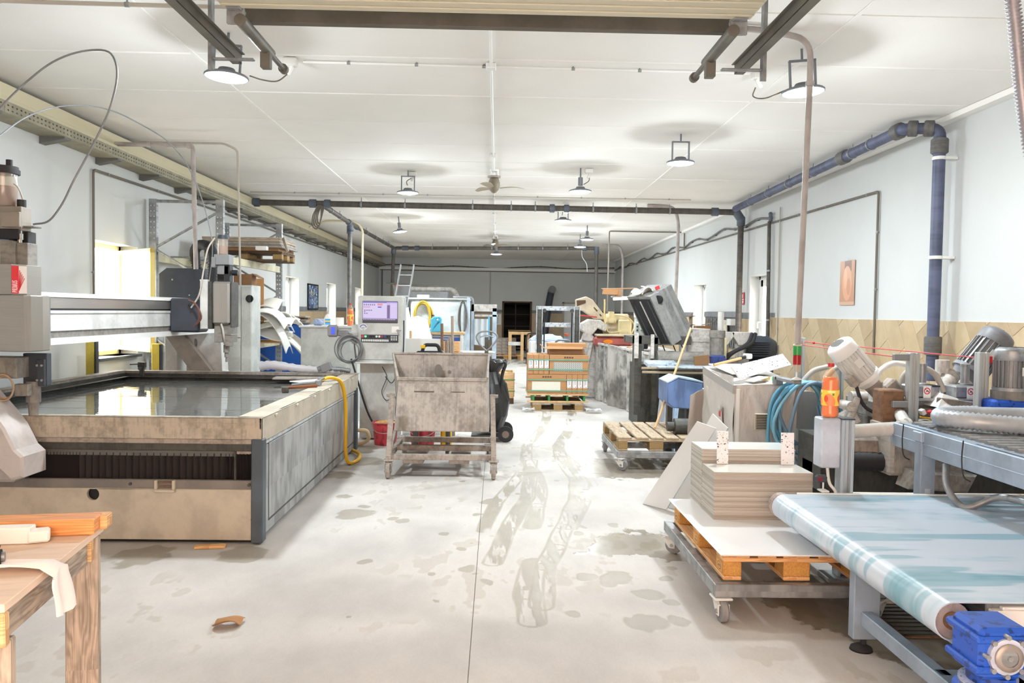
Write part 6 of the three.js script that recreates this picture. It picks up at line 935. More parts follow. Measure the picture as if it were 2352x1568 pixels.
// ---------- bridge polisher: tilted hood, bed, tarpaulin skirt ----------
{
  const t = thing('open_hood_machine', 'stone polishing machine with a large tilted black and grey hood', 'machine', [2.7, 0, -11.8]);
  const B = [2.14, 1.87, -11.25], A = [1.87, 1.87, -11.6], E = [2.52, 2.06, -11.65], Hh = [2.25, 2.06, -12.0], d = [.31, -.68, .1], dn = (p) => [p[0] + d[0], p[1] + d[1], p[2] + d[2]], mix = (p, q, u) => p.map((v, i) => v + (q[i] - v) * u);
  const hood = obj('hood', hex([A, B, E, Hh].map(dn), [A, B, E, Hh]), mt(0x8e8e8b, .55, .1, { map: T.dirty }), t);
  const off = (p) => [p[0] - .008, p[1], p[2] + .012], q = (u, v) => off(mix(mix(A, B, u), dn(mix(A, B, u)), v));
  obj('hood_lining', [plate(q(.06, .97), q(.94, .97), q(.94, .06), q(.06, .06), .004)], M.black, hood);
  for (const [u, m] of [[.18, M.rubber], [.5, M.steel], [.82, M.rubber]]) obj('hood_rib', bar(q(u, .1), q(u + .04, .9), .02, .02), m, hood);
  obj('shell_ridge', [bar(mix(B, E, .35), dn(mix(B, E, .35)), .03, .06), bar(mix(B, E, .7), dn(mix(B, E, .7)), .03, .06)], M.zinc, hood); obj('hood_port', cy(.06, .05, 2.28, 1.83, -11.33, { ax: 'x', ry: .7 }), M.black, hood);
  obj('bed_frame', [b2(1.95, 2.75, 1.2, 1.32, -11.5, -11.3), b2(1.95, 2.05, .2, 1.32, -11.5, -11.3), b2(2.2, 2.28, .2, 1.3, -11.4, -11.3), b2(1.95, 2.75, 1.2, 1.3, -12.3, -12.15), b2(1.95, 2.05, 1.2, 1.3, -12.2, -11.4)], M.darkSteel, t);
  obj('frame_facing', [b2(1.94, 2.0, 1.0, 1.36, -11.3, -11.27), b2(2.17, 2.22, 1.0, 1.34, -11.3, -11.27)], M.dustyW, t);
  for (const x of [2.35, 2.5, 2.62]) obj('strut', bar([x, 1.2, -11.35], [x + .06, 1.05, -11.35], .015), M.black, t);
  obj('drum', [cy(.11, .65, 2.58, 1.0, -11.25, { ax: 'x', n: 20 }), b2(2.25, 2.92, .85, .97, -11.35, -11.14)], M.grubby, t);
  obj('body', b2(2.05, 3.1, .0, .9, -12.3, -11.55), M.darkSteel, t);
  obj('rear_box', [b2(2.8, 3.12, .9, 1.42, -12.3, -11.7), b2(2.82, 3.1, 1.23, 1.245, -11.7, -11.69)], M.dustyW, t);
  obj('table_sheet', [bx(.42, .05, .3, 2.25, .95, -10.95, { rx: .1 }), bx(1.5, .02, .6, 2.9, .92, -10.9, { c: .004 })], mt(0xb7c6d1, .4, 0, { map: T.splat }), t);
  obj('edge_bars', [bar([1.95, .9, -10.75], [3.75, .94, -10.6], .03), bar([1.95, .85, -10.7], [3.75, .86, -10.55], .02, .03)], mt(0xa89a80, .5, .2, { map: T.grime }), t);
  obj('side_rails', [0, 1, 2].map((k) => bar([2.25, .72 - k * .07, -10.4], [2.95, .66 - k * .07, -9.4], .05, .05)), M.alu, t);
  obj('wheel_unit', [cy(.13, .1, 2.3, .75, -10.9, { ax: 'x' }), b2(2.2, 2.42, .5, .9, -11, -10.8)], M.black, t);
}
{ const t = thing('hood_rag', 'white rag and red clamp lying on the tilted hood', 'rag', [2.1, 1.95, -11.5]); obj('rag', cloth((u, v) => [1.9 + u * .32, 1.93 + .045 * Math.sin(u * 6 + v * 3) + .05 * u - .05 * Math.pow(Math.abs(u - .5) * 2, 3), -11.62 + v * .25 - .2 * (u - .5)], 12, 6, .01), mt(0xe4dfd2, .9), t); obj('clamp', bx(.06, .05, .05, 2.28, 2.0, -11.45, { rz: .4 }), M.red, t); obj('strap', sweep(smooth([[2.05, 1.9, -11.38], [2.1, 2.0, -11.45], [2.08, 2.02, -11.6]], 12), .012, { n: 6 }), M.conduitPale, t); }
{ const t = thing('tarpaulin', 'stained white tarpaulin skirt hanging round the polishing bed', 'tarpaulin', [2.1, 0, -13.6]); obj('sheet', cloth((u, v) => { const s = Math.min(1, u / .78), k = Math.max(0, (u - .78) / .22), fold = .05 * Math.sin(u * 19) + .03 * Math.sin(u * 47); return [1.88 + .5 * s + fold * .8 + k * .12, .015 + v * (1.03 + .05 * Math.sin(u * 9) - .05 * u) , -14.85 + 2.4 * s + fold * .3 - k * .1 + .02 * Math.sin(v * 7)]; }, 60, 8, .006), mt(0xc8c6c0, .75, 0, { map: T.tarp ?? T.smear }), t); obj('top_rail', bar([1.9, 1.06, -14.9], [2.42, 1.0, -12.4], .04), M.dustyW, t); for (const [u, h] of [[.05, 1.04], [.5, 1.02], [.95, .98]]) obj('rail_post', bar([1.94 + .5 * u, 0, -14.85 + 2.4 * u - .1], [1.94 + .5 * u, h, -14.85 + 2.4 * u - .1], .04), M.grubby, t); obj('red_tag', bx(.07, .05, .006, 2.3, .78, -12.6, { ry: -.2 }), M.redDirty, t); }
{ const t = thing('polisher_table', 'cluttered white steel table between the tarpaulin and the red drum', 'table', [2.3, 0, -13.8]); obj('top', b2(2.25, 3.0, 1.0, 1.03, -14.7, -13.2), M.dustyW, t); for (const [x, z] of [[2.3, -14.6], [2.9, -14.6], [2.5, -13.3], [2.9, -13.3]]) obj('leg', b2(x - .03, x + .03, 0, 1.0, z - .03, z + .03), M.dustyW, t); }
{ const t = thing('hand_tool', 'orange and black hand polisher on the steel table', 'tool', [2.1, 1.03, -13.4]); obj('body', [rod([2.3, 1.08, -13.4], [2.42, 1.1, -13.4], .035, { n: 10 })], M.orange, t); obj('handle', [bx(.1, .1, .06, 2.48, 1.09, -13.4, { c: .015 })], M.black, t); obj('disc', cy(.05, .02, 2.3, 1.045, -13.4), M.white, t); }
for (const [x, z, w, l] of [[2.3, -13.9, .25, 'wooden offcut on the steel table corner'], [2.55, -13.6, .2, 'white offcut beside the hand polisher']]) tag(obj('offcut', bx(w, .025, .15, x + .1, 1.043, z, { ry: .4 }), w > .22 ? M.woodPale : M.porcelain), l, 'offcut');
// back row against the tiled wall
{ const t = thing('gear_motor', 'grey gear motor with a blue terminal box behind the hood machine', 'motor', [3.1, .9, -11.2]); obj('stand', b2(2.95, 3.3, 0, .92, -11.5, -11.1), M.grubby, t); obj('motor', [cy(.1, .3, 3.1, 1.22, -11.25), cy(.11, .1, 3.1, 1.36, -11.25)], M.grubby, t); obj('terminal_box', [bx(.2, .16, .16, 3.08, .99, -11.15, { c: .02 }), cy(.06, .05, 3.12, .99, -11.06, { ax: 'z' })], mt(0x34427c, .5, 0, { map: T.splat }), t); }
tag(obj('folded_card', bx(.22, .14, .02, 2.82, 1.0, -10.98, { ry: .1, rz: .1 }), M.cardDark), 'brown card stood before the grey gear motor', 'cardboard');
{ const t = thing('twin_head', 'pair of dirty steel spindle heads with a black hose', 'machine', [3.5, 0, -11.9]); for (const x of [3.35, 3.62]) { obj('spindle', [ex([[-.16, .0], [.16, .0], [.16, -.05], [.06, -.2], [-.05, -.2], [-.13, -.06]], .2, { bevel: .01 }).translate(x, 1.38, -12.0), cy(.07, .25, x, 1.08, -11.9)], M.dustyW, t); } obj('base', b2(3.15, 3.7, 0, .98, -12.3, -11.7), M.grubby, t); obj('hose', [0, 1].map((k) => sweep(smooth([[3.75 + k * .05, 1.36, -11.75], [3.66 + k * .05, 1.22, -11.65], [3.45, 1.1, -11.6], [3.3, 1.02 - k * .05, -11.6]], 20), .03, { n: 8 })), M.rubber, t); obj('yellow_tube', [cy(.04, .42, 3.22, 1.15, -11.6), bx(.06, .4, .02, 3.3, 1.1, -11.58)], mt(0xd8cda0, .5), t); }
{ const t = thing('big_motor', 'large dark finned electric motor near the side door', 'motor', [3.8, 0, -12.1]); obj('stand', b2(3.72, 4.15, 0, .95, -12.5, -11.95), M.darkSteel, t); const m = [cy(.19, .38, 3.92, 1.13, -12.15, { ax: 'x', n: 24 }), lathe([[.001, .14], [.12, .12], [.19, 0]].reverse(), 4.11, 1.13, -12.15, { rz: -Math.PI / 2 })]; for (let k = 0; k < 7; k++) m.push(b2(3.75, 4.08, 1.02 + k * .035, 1.03 + k * .035, -11.97, -11.93, { c: .002 })); obj('casing', m, M.darkGrey, t); }
{ // tool board
  const t = thing('tool_board', 'dark tool board hung with spanners on the tiled wall', 'tool board', [4.85, 1.3, -17.3]); obj('panel', b2(4.84, 4.885, .95, 1.6, -18.6, -16.1), mt(0x5b5856, .7, 0, { map: T.dirty }), t); obj('header', b2(4.82, 4.89, 1.58, 1.7, -18.65, -16.05), M.bandGrey, t); }
for (let k = 0; k < 14; k++) { const z = -18.3 + k * .15, h = .22 + rnd(.15), y = 1.52 - (k % 2) * .05 - (k > 9 ? .25 : 0); tag(obj('spanner', [b2(4.822, 4.834, y - h, y, z - .012, z + .012, { c: .002 }), cy(.03, .012, 4.828, y, z, { ax: 'x', n: 8 }), cy(.026, .012, 4.828, y - h, z, { ax: 'x', n: 8 })], M.zinc), 'steel spanner hanging on the dark tool board', 'spanner', 'spanners on the tool board'); }
tag(obj('work_gloves', cloth((u, v) => [4.8 - .02 * Math.sin(v * 9), 1.1 + u * .42, -16.75 + (v - .5) * .28 * (1 - .3 * u)], 6, 6, .02), mt(0xcfc6b6, .9, 0, { map: T.dirty })), 'pale work gloves hanging on the tool board', 'gloves');
tag(obj('parts_box', b2(4.7, 4.83, 1.42, 1.55, -16.4, -16.1), M.whiteMetal), 'small white box on the tool board', 'box');
{ const t = thing('disc_stand', 'stand of stacked grinding discs on two posts', 'stand', [3.3, 0, -13.9]); for (const x of [3.22, 3.36]) obj('post', rod([x, 0, -13.9], [x, 1.65, -13.9], .03, { n: 10 }), M.woodGrey, t); for (const y of [1.25, 1.45, 1.6]) obj('shelf_disc', cy(.15, .015, 3.29, y, -13.9, { n: 20 }), M.grubby, t); }
tag(obj('cardboard_box', [b2(3.36, 3.62, 1.26, 1.44, -13.7, -13.5, { c: .006 }), bx(.14, .004, .2, 3.56, 1.47, -13.6, { rz: .25 })], M.cardDark), 'small brown carton beside the disc stand', 'box');
{ const t = thing('box_shelf', 'narrow grey stand under the small brown carton', 'stand', [3.5, 0, -13.6]); obj('stand', b2(3.38, 3.9, 0, 1.26, -13.75, -13.45), M.grubby, t); }
tag(obj('white_tube', cy(.05, .42, 3.8, 1.47, -13.6), M.whitePlastic), 'upright white tube on the narrow grey stand', 'tube');
// in front of the bed: leaning boards, broom, blue box
tag(obj('broom_handle', sweep([V([1.78, .36, -8.9]), V([2.36, 1.46, -9.75])], .014, { n: 8 }), M.woodPale), 'long pale broom handle leaning on the polishing machine', 'handle');
for (const [x, l] of [[1.86, 'narrow blue-grey profile leaning under the machine rails'], [1.98, 'wide blue-white panel leaning under the machine rails']]) tag(obj('leaning_board', plate([x, .02, -9.35], [x + .12, .02, -9.35], [x + .33, .78, -9.95], [x + .2, .8, -9.95], .02), x < 1.9 ? M.galv : M.paleBlue), l, 'panel', 'panels leaning under the rails');
{ const t = thing('blue_motor_box', 'faded blue faceted machine housing beside the carpet strip', 'housing', [2.12, .6, -9.1]); obj('shell', ex([[-.18, .06], [-.12, 0], [.2, -.02], [.22, .28], [-.06, .33], [-.18, .27]], .5, { bevel: .012 }).translate(2.1, .58, -9.45), M.blueBox, t); obj('lid', ex([[-.18, .275], [-.06, .335], [.22, .285], [.22, .3], [-.06, .35], [-.18, .29]], .5).translate(2.1, .58, -9.45), M.paleBlue, t); obj('stand', [b2(1.98, 2.04, 0, .6, -9.3, -9.2), b2(2.2, 2.26, 0, .58, -9.3, -9.2)], M.darkSteel, t); }
{ const t = thing('scrap_motor', 'oily black motor and chain lying under the blue housing', 'motor', [2.0, .2, -8.5]); obj('motor', [cy(.09, .25, 2.05, .42, -8.6, { ax: 'x' }), cy(.05, .1, 1.9, .42, -8.6, { ax: 'x' }), b2(1.96, 2.16, 0, .34, -8.68, -8.5)], M.darkSteel, t); }
// ---------- flat trolley with an old pallet ----------
function trolley(label, x0, x1, z0, z1, top, m, turns) {
  const t = thing('flat_trolley', label, 'trolley', [(x0 + x1) / 2, 0, (z0 + z1) / 2], 'pallet trolleys');
  obj('frame', [b2(x0, x1, top - .07, top, z1 - .05, z1), b2(x0, x1, top - .07, top, z0, z0 + .05), b2(x0, x0 + .05, top - .07, top, z0 + .049, z1 - .049), b2(x1 - .05, x1, top - .07, top, z0 + .049, z1 - .049)], m, t); obj('cross_tube', b2(x0 + .049, x1 - .049, top - .065, top - .005, (z0 + z1) / 2 - .03, (z0 + z1) / 2 + .03), m, t);
  [[x0 + .04, z1 - .03], [x1 - .04, z1 - .03], [x0 + .03, z0 + .08], [x1 - .05, z0 + .06]].forEach(([x, z], i) => caster(t, x, z, top - .07, (top - .07) * .455, turns[i], i % 2 ? M.greyRubber : M.greyRubber, M.whiteMetal));
  return t;
}
trolley('grey steel trolley carrying an empty weathered pallet', 1.27, 2.1, -9.52, -8.28, .2, M.galv, [2.4, .5, 1.5, .3]);
pallet('weathered empty pallet with gaps on the steel trolley', [1.68, .2, -8.9], 0, [M.woodOld, M.chipOld], undefined, { tops: [[-.5, .145], [-.22, .13], [.02, .13], [.26, .13], [.5, .13]] });
// ---------- film-wrapped cabinet with light tower, hose and clutter ----------
const filmM = ph({ color: 0xd8d2cb, roughness: .32, transmission: .12, thickness: 0, clearcoat: .4, clearcoatRoughness: .25, bumpMap: T.ripple, bumpScale: .012 });
{
  const t = thing('wrapped_cabinet', 'electrical cabinet wrapped in dusty clear film', 'cabinet', [2.24, 0, -7.1]);
  obj('carcass', hex([[1.99, 0, -6.62], [2.49, 0, -6.62], [2.49, 0, -7.6], [1.99, 0, -7.6]], [[1.99, 1.05, -6.62], [2.49, 1.07, -6.62], [2.49, 1.15, -7.6], [1.99, 1.14, -7.6]]), mt(0xcac6c0, .5, 0, { map: T.grime }), t);
  const wr = (fn) => obj('film', cloth((u, v) => { const p = fn(u, v), n = .012 * (fbm(u * 7 + 3, v * 7 + 5, 64, 301, 4) - .5) + .006 * Math.sin((u + v) * 18); return [p[0] + n * p[3], p[1], p[2] + n * p[4]]; }, 26, 22, .002), filmM, t);
  wr((u, v) => [1.972, .02 + v * 1.1, -7.6 + u * .98, 1, 0]); wr((u, v) => [1.975 + u * .52, .02 + v * 1.03, -6.603, 0, 1]);
  obj('tape', hex([[1.958, .98, -6.6], [1.99, .98, -6.6], [1.99, 1.07, -7.58], [1.958, 1.07, -7.58]], [[1.958, 1.05, -6.6], [1.99, 1.05, -6.6], [1.99, 1.14, -7.58], [1.958, 1.14, -7.58]]), mt(0xa9a6a2, .5), t); obj('edge_strip', b2(1.985, 2.015, .05, 1.02, -6.594, -6.588, { c: .001 }), M.white, t);
  const g = obj('vent_grille', b2(2.14, 2.27, .68, .82, -6.6, -6.585), M.cream, t); for (let k = 0; k < 9; k++) obj('grille_slot', b2(2.155, 2.255, .693 + k * .0135, .699 + k * .0135, -6.585, -6.582, { c: 0 }), M.black, g);
  obj('handle', [bx(.01, .1, .03, 1.958, .72, -6.95), bx(.012, .05, .05, 1.955, .77, -6.95)], M.red, t); obj('torn_film', [plate([1.955, .8, -6.9], [1.95, .55, -6.8], [1.94, .5, -6.9], [1.955, .78, -6.97], .002), sph(.04, 1.95, .82, -6.93, { s: [.5, .6, 1], n: 8, m: 6 })], filmM, t);
}
{ const t = thing('light_tower', 'signal light tower with green and red lenses below the conduit pole', 'signal light', [2.335, 1.14, -6.2]), X = 2.335, Z = -6.2; obj('stem', [cy(.007, .07, X, 1.165, Z), lathe([[.001, 1.13], [.04, 1.13], [.035, 1.142], [.012, 1.155], [.001, 1.155]], X, 0, Z)], M.whitePlastic, t); obj('arm', [b2(X - .03, X + .03, 1.1, 1.13, -6.6, Z + .03), b2(X - .03, X + .03, 1.06, 1.13, -6.66, -6.57)], M.zinc, t); obj('socket', cy(.028, .055, X, 1.225, Z), M.cream, t); obj('red_lens', cy(.031, .075, X, 1.29, Z), mt(0xa8121e, .25), t); obj('green_lens', cy(.031, .07, X, 1.363, Z), mt(0x2f9a48, .25), t); obj('cap', lathe([[.031, 1.398], [.031, 1.41], [.001, 1.418]], X, 0, Z), M.cream, t); }
const speckTex = (s0, n, w, h, bg, sz) => canvasTex(w, h, (g) => { seed = s0; g.fillStyle = bg; g.fillRect(0, 0, w, h); for (let i = 0; i < n; i++) { const r = sz * Math.pow(rnd(), 3) + 1.2, x = rnd(w), y = rnd(h), k = Math.floor(rnd(5, 8)), a0 = rnd(6); g.fillStyle = ['#3f3b42', '#6c6670', '#55505a', '#8b868e'][Math.floor(rnd(4))]; g.beginPath(); for (let j = 0; j < k; j++) { const a = a0 + j / k * 6.283, q = r * rnd(.6, 1.2); j ? g.lineTo(x + q * Math.cos(a), y + q * .8 * Math.sin(a)) : g.moveTo(x + q, y); } g.closePath(); g.fill(); } });
const terrazzoV = mt(0xffffff, .3, 0, { map: speckTex(11, 120, 96, 256, '#f3f2f4', 9) }), terrazzoH = mt(0xffffff, .3, 0, { map: speckTex(23, 190, 512, 96, '#f1eff2', 8) });
tag(obj('terrazzo_strip', plate([2.03, 1.105, -6.64], [2.66, 1.19, -7.2], [2.6, 1.285, -7.26], [1.97, 1.2, -6.7], .014), terrazzoH), 'long speckled terrazzo strip lying aslant on the wrapped cabinet', 'strip');
tag(obj('white_sheet', bx(.36, .012, .55, 2.2, 1.142, -7.25, { rx: .09, ry: .12, c: .003 }), M.ceramic), 'white porcelain sheet lying on the wrapped cabinet', 'sheet');
{ const t = thing('hammer', 'wooden hammer with a pale head lying on the porcelain sheet', 'hammer', [2.25, 1.2, -7.4]); obj('shaft', rod([2.0, 1.17, -7.35], [2.33, 1.235, -7.5], .012, { n: 8 }), M.wood, t); obj('head', [bx(.05, .05, .09, 2.36, 1.245, -7.51, { ry: .5, c: .01 })], M.whiteMetal, t); obj('collar', rod([2.29, 1.228, -7.485], [2.35, 1.24, -7.51], .017, { n: 8 }), M.black, t); }
tag(obj('white_offcut', bx(.16, .01, .12, 2.19, 1.095, -6.72, { rz: .22, ry: .4 }), M.ceramic), 'small white tile piece on the cabinet front edge', 'offcut');
tag(obj('wood_wedge', bx(.1, .03, .05, 2.27, 1.098, -6.76, { ry: .6 }), M.wood), 'short wooden wedge with a red end on the cabinet', 'wedge');
tag(obj('signal_button', cy(.028, .03, 2.35, 1.1, -6.72), new THREE.MeshStandardMaterial({ color: 0x66ff88, emissive: 0x2be060, emissiveIntensity: .7 })), 'round green lit button on the cabinet top', 'button');
tag(obj('carpet_strip', cloth((u, v) => [1.85 + u * .14 + .01 * Math.sin(v * 8), .06 + v * .86 - .06 * (1 - u), -7.64 + .015 * Math.sin(u * 6)], 5, 10, .02), mt(0xc9beb4, .95, 0, { map: T.weave })), 'woven grey carpet strip hanging beside the wrapped cabinet', 'carpet');
{ // hose coil
  const t = thing('hose_coil', 'big coil of pale blue hose hung on the wrapped cabinet corner', 'hose', [2.5, .5, -6.5]);
  const ms = [mt(0x5a9cba, .4), mt(0x79b2c8, .4), mt(0x6f8ea6, .4)];
  for (let k = 0; k < 9; k++) { const rx = .2 + .025 * (k % 4), ry = .26 + .035 * (k % 5), cx0 = 2.47 + .03 * (k % 3) + (k > 5 ? .04 : 0), cy0 = 1.1 - ry, z = -6.53 + k * .016; obj('hose_loop', sweep(smooth([...Array(21)].map((_, i) => { const a = i / 20 * 6.283; return [cx0 + rx * Math.sin(a) * (1 + .08 * Math.sin(3 * a + k)), cy0 + ry * Math.cos(a), z + .012 * Math.sin(a + k)]; }), 56), .014, { n: 8 }), ms[k % 3], t); }
  for (let k = 0; k < 5; k++) obj('hose_tail', sweep(smooth([[2.62 + k * .02, .9, -6.5 + k * .02], [2.68 + k * .012, .6, -6.46 + k * .02], [2.66 - k * .01, .32, -6.46 + k * .02], [2.56 - k * .05, .1 + .02 * k, -6.46 + k * .03]], 30), .013, { n: 8 }), ms[(k + 2) % 3], t);
  for (let k = 0; k < 4; k++) obj('hose_tail', sweep(smooth([[2.3 + k * .012, .8, -6.52], [2.31 + k * .015, .6, -6.5], [2.33 + k * .03, .35, -6.48], [2.36 + k * .04, .1, -6.48]], 24), .012, { n: 8 }), ms[2], t);
}
// boards leaning in front of the wrapped cabinet
tag(obj('leaning_board', plate([1.27, .005, -6.82], [1.43, .005, -6.62], [1.77, .72, -6.4], [1.64, .76, -6.5], .014), M.porcelain), 'long white tile board leaning in front beside the tile stack', 'board', 'white boards by the tile stack');
tag(obj('leaning_board', plate([1.42, .005, -6.75], [1.6, .005, -6.55], [1.87, .72, -6.42], [1.78, .82, -6.55], .014), M.porcelain), 'second white tile board tucked behind the leaning one', 'board', 'white boards by the tile stack');
// ---------- edge polishing line behind the roller table ----------
function eMotor(t, at, rz, ry, r, L, m, capM) {   // finned motor: axis along local y, fan cap on top
  const G = (g) => g.rotateZ(rz).rotateY(ry).translate(...at), fins = [];
  for (let k = 0; k < 22; k++) { const a = k / 22 * 6.283; fins.push(bx(.006, L * .5, .018, r * 1.0 * Math.cos(a), 0, r * 1.0 * Math.sin(a), { ry: -a + Math.PI / 2, c: .001 })); }
  const b = obj('motor', [cy(r * .95, L * .56, 0, 0, 0, { n: 22 }), ...fins].map(G), m, t);
  obj('fan_cap', [G(lathe([[.001, L * .5], [r * .75, L * .5], [r * .98, L * .46], [r * 1.06, L * .42], [r * 1.06, L * .25], [r * .9, L * .25]].reverse()))], capM, b);
  const slots = []; for (let i = 0; i < 9; i++) slots.push(G(bx(r * .9 * Math.sqrt(1 - Math.pow((i - 4) / 5.5, 2)), .003, .006, 0, L * .5 + .001, (i - 4) * r * .16, { c: 0 })));
  obj('fan_slots', slots, M.darkSteel, b);
  obj('flange', [G(cy(r * 1.12, .03, 0, -L * .3, 0, { n: 22 })), G(cy(r * .8, L * .12, 0, -L * .38, 0, { n: 18, r2: r }))], capM, b);
  obj('name_plate', G(bx(r * .6, L * .16, .004, 0, .02, r * 1.1, { c: .001 })), M.whiteMetal, b);
  return b;
}
{
  const t = thing('edge_polisher', 'grimy edge polishing line with tilted motors along the tiled wall', 'machine', [3.4, 0, -5.9]);
  obj('base_beam', [b2(2.36, 4.75, .36, .55, -6.1, -5.75), b2(2.36, 4.75, .1, .22, -6.3, -6.1), b2(2.5, 2.58, 0, .4, -6, -5.9), b2(3.3, 3.4, 0, .4, -6, -5.9), b2(4.2, 4.3, 0, .4, -6, -5.9), b2(2.36, 2.5, 0, .75, -6.2, -5.9)], M.darkSteel, t);
  obj('casting', [ex([[-.28, 0], [.2, 0], [.32, .12], [.34, .3], [.1, .36], [-.28, .34]], .35, { bevel: .02 }).translate(2.98, .55, -5.75), ex([[-.2, -.04], [.2, -.06], [.26, .06], [-.16, .08]], .2, { bevel: .015 }).translate(2.95, .53, -5.45)], mt(0xb3ada4, .7, .1, { map: T.dirty }), t);
  obj('guide_bellows', sweep([...Array(80)].map((_, i) => V([2.4 + i * .02, .62, -5.55])), (u, l) => .06 + .008 * (Math.round(l / .02) % 2), { n: 10 }), M.rubber, t);
  obj('grey_beam', b2(2.36, 2.78, .66, .78, -5.7, -5.6, { c: .02 }), M.dusty, t);
  obj('bed', [b2(2.9, 4.75, .86, .98, -6.6, -5.75), b2(2.9, 4.75, .55, .86, -6.6, -6.2), bar([3.15, 1.03, -5.68], [3.9, .96, -5.3], .03, .07)], M.grubby, t);
  obj('rust_column', b2(2.72, 2.88, .78, 1.12, -5.75, -5.6, { c: .01 }), M.rust, t);
  obj('coolant_pipe', [rod([2.2, .88, -5.15], [2.72, .91, -5.2], .045, { n: 16 }), cy(.062, .02, 2.7, .91, -5.2, { ax: 'x', n: 16 }), cy(.052, .04, 2.66, .91, -5.2, { ax: 'x', n: 16 }), rod([2.7, .91, -5.2], [2.85, .95, -5.6], .04, { n: 12 })], mt(0xd8d6d0, .45, 0, { map: T.grime }), t);
  eMotor(t, [2.72, 1.27, -6.05], .72, 0, .1, .42, M.whiteMetal, M.white);
  obj('spindle_head', [rod([2.84, 1.13, -6.05], [3.02, .93, -5.95], .062, { n: 14 }), bx(.11, .26, .12, 3.0, 1.05, -5.95, { rz: .72, c: .015 }), bx(.05, .1, .09, 2.66, 1.15, -5.96, { rz: .72, c: .01 })], M.dusty, t);
  obj('motor_cable', sweep(smooth([[2.68, 1.14, -5.95], [2.72, .97, -5.86], [2.83, .92, -5.82], [2.97, .95, -5.82], [3.04, 1.05, -5.85]], 26), .013, { n: 8 }), M.rubber, t);
  eMotor(t, [3.78, 1.33, -6.2], -.66, 0, .12, .48, M.zinc, M.bandGrey);
  obj('spindle_head', [rod([3.62, 1.14, -6.15], [3.5, .97, -6.1], .07, { n: 14 }), sweep(smooth([[3.5, 1.2, -6.1], [3.42, 1.12, -6.05], [3.38, .98, -6.0]], 40), (u, l) => .06 + .006 * Math.sin(l * 200), { n: 12 }), cy(.05, .1, 3.42, 1.26, -6.1)], M.dustyW, t);
  eMotor(t, [3.5, 1.26, -5.4], 0, .3, .1, .36, M.zinc, M.galv);
  obj('gear_box', b2(3.33, 3.78, .95, 1.09, -5.55, -5.28, { c: .015 }), M.blueGear, t); obj('terminal_box', bx(.12, .1, .1, 3.62, 1.22, -5.32, { c: .02 }), M.galv, t); obj('gear_collar', cy(.12, .06, 3.5, 1.115, -5.4, { n: 20 }), M.grubby, t);
  for (const [x, sx] of [[3.1, 0], [3.42, 0]]) { const r = obj('roller_head', [b2(x - .13, x + .13, 1.03, 1.05, -5.95, -5.72), b2(x - .09, x + .12, 1.05, 1.14, -5.92, -5.76, { c: .01 }), b2(x - .13, x + .12, .96, 1.03, -5.9, -5.8), cy(.03, .13, x + .03, 1.22, -5.85), cy(.034, .02, x + .03, 1.285, -5.85)], M.galv, t);
    obj('warning_label', fit(b2(x - .005, x + .05, 1.05, 1.135, -5.76, -5.756, { c: .0005 })), mt(0xffffff, .5, 0, { map: canvasTex(64, 96, (g) => { g.fillStyle = '#f2f2f0'; g.fillRect(0, 0, 64, 96); g.strokeStyle = '#cc2430'; g.lineWidth = 7; g.beginPath(); g.arc(32, 38, 24, 0, 7); g.stroke(); g.strokeStyle = '#222'; g.lineWidth = 5; g.beginPath(); g.moveTo(22, 48); g.lineTo(34, 34); g.lineTo(46, 44); g.stroke(); g.strokeStyle = '#cc2430'; g.beginPath(); g.moveTo(16, 22); g.lineTo(48, 54); g.stroke(); }) }), r); obj('black_guard', b2(x + .06, x + .12, 1.13, 1.142, -5.92, -5.755), M.black, r); }
  obj('white_cover', [hex([[3.12, 1.0, -5.6], [3.34, .98, -5.6], [3.34, .98, -6], [3.12, 1.0, -6]], [[3.2, 1.09, -5.68], [3.3, 1.06, -5.68], [3.3, 1.08, -5.95], [3.2, 1.1, -5.95]]), lathe([[.09, 1.1], [.085, 1.13], [.05, 1.15], [.03, 1.18], [.001, 1.18]], 3.25, 0, -6.2)], M.whitePlastic, t);
  for (let k = 0; k < 9; k++) obj('track_pad', bx(.03, .04, .05, 3.02 + k * .045, .965 - k * .004, -5.62 + k * .03, { rz: .5, c: .004 }), k % 2 ? M.red : M.whitePlastic, t);
  obj('yellow_guide', bar([3.0, .93, -5.62], [3.42, .89, -5.36], .012), M.yellow, t);
  for (const [k, q] of [[0, [[2.62, .95, -6.4], [2.66, 1.15, -6.4], [2.78, 1.24, -6.4], [2.9, 1.22, -6.4]]], [1, [[2.95, 1.05, -6.2], [2.98, 1.2, -6.2], [3.08, 1.27, -6.2], [3.2, 1.26, -6.2]]], [2, [[3.05, 1.1, -6.0], [3.08, 1.2, -6.0], [3.17, 1.26, -5.98], [3.27, 1.22, -5.95], [3.33, 1.08, -5.9]]], [3, [[2.45, .9, -6.5], [2.48, 1.05, -6.5], [2.58, 1.18, -6.5], [2.7, 1.22, -6.5]]]]) obj('water_hose', sweep(smooth(q, 30), .022, { n: 10 }), k === 1 ? M.whitePlastic : mt(0xa9a49c, .5), t);
  obj('fan_disc', [cy(.17, .12, 2.62, .83, -6.75, { ax: 'z', n: 28 })], M.steel, t);
  for (const [n, g] of [['valve_cover', bx(.2, .08, .2, 3.05, 1.0, -6.3, { rz: .1 })], ['filter', cy(.05, .12, 2.82, 1.0, -6.2, { ax: 'x' })], ['switch_block', bx(.14, .06, .1, 2.95, .84, -5.65, { ry: .3 })], ['filter', cy(.035, .16, 2.58, .98, -5.85, { ax: 'z' })], ['elbow_block', bx(.1, .1, .12, 2.62, .88, -5.9, { rz: .5 })], ['strut', rod([2.5, .78, -5.7], [2.68, 1.02, -5.9], .025, { n: 10 })]]) obj(n, g, M.dustyW, t);
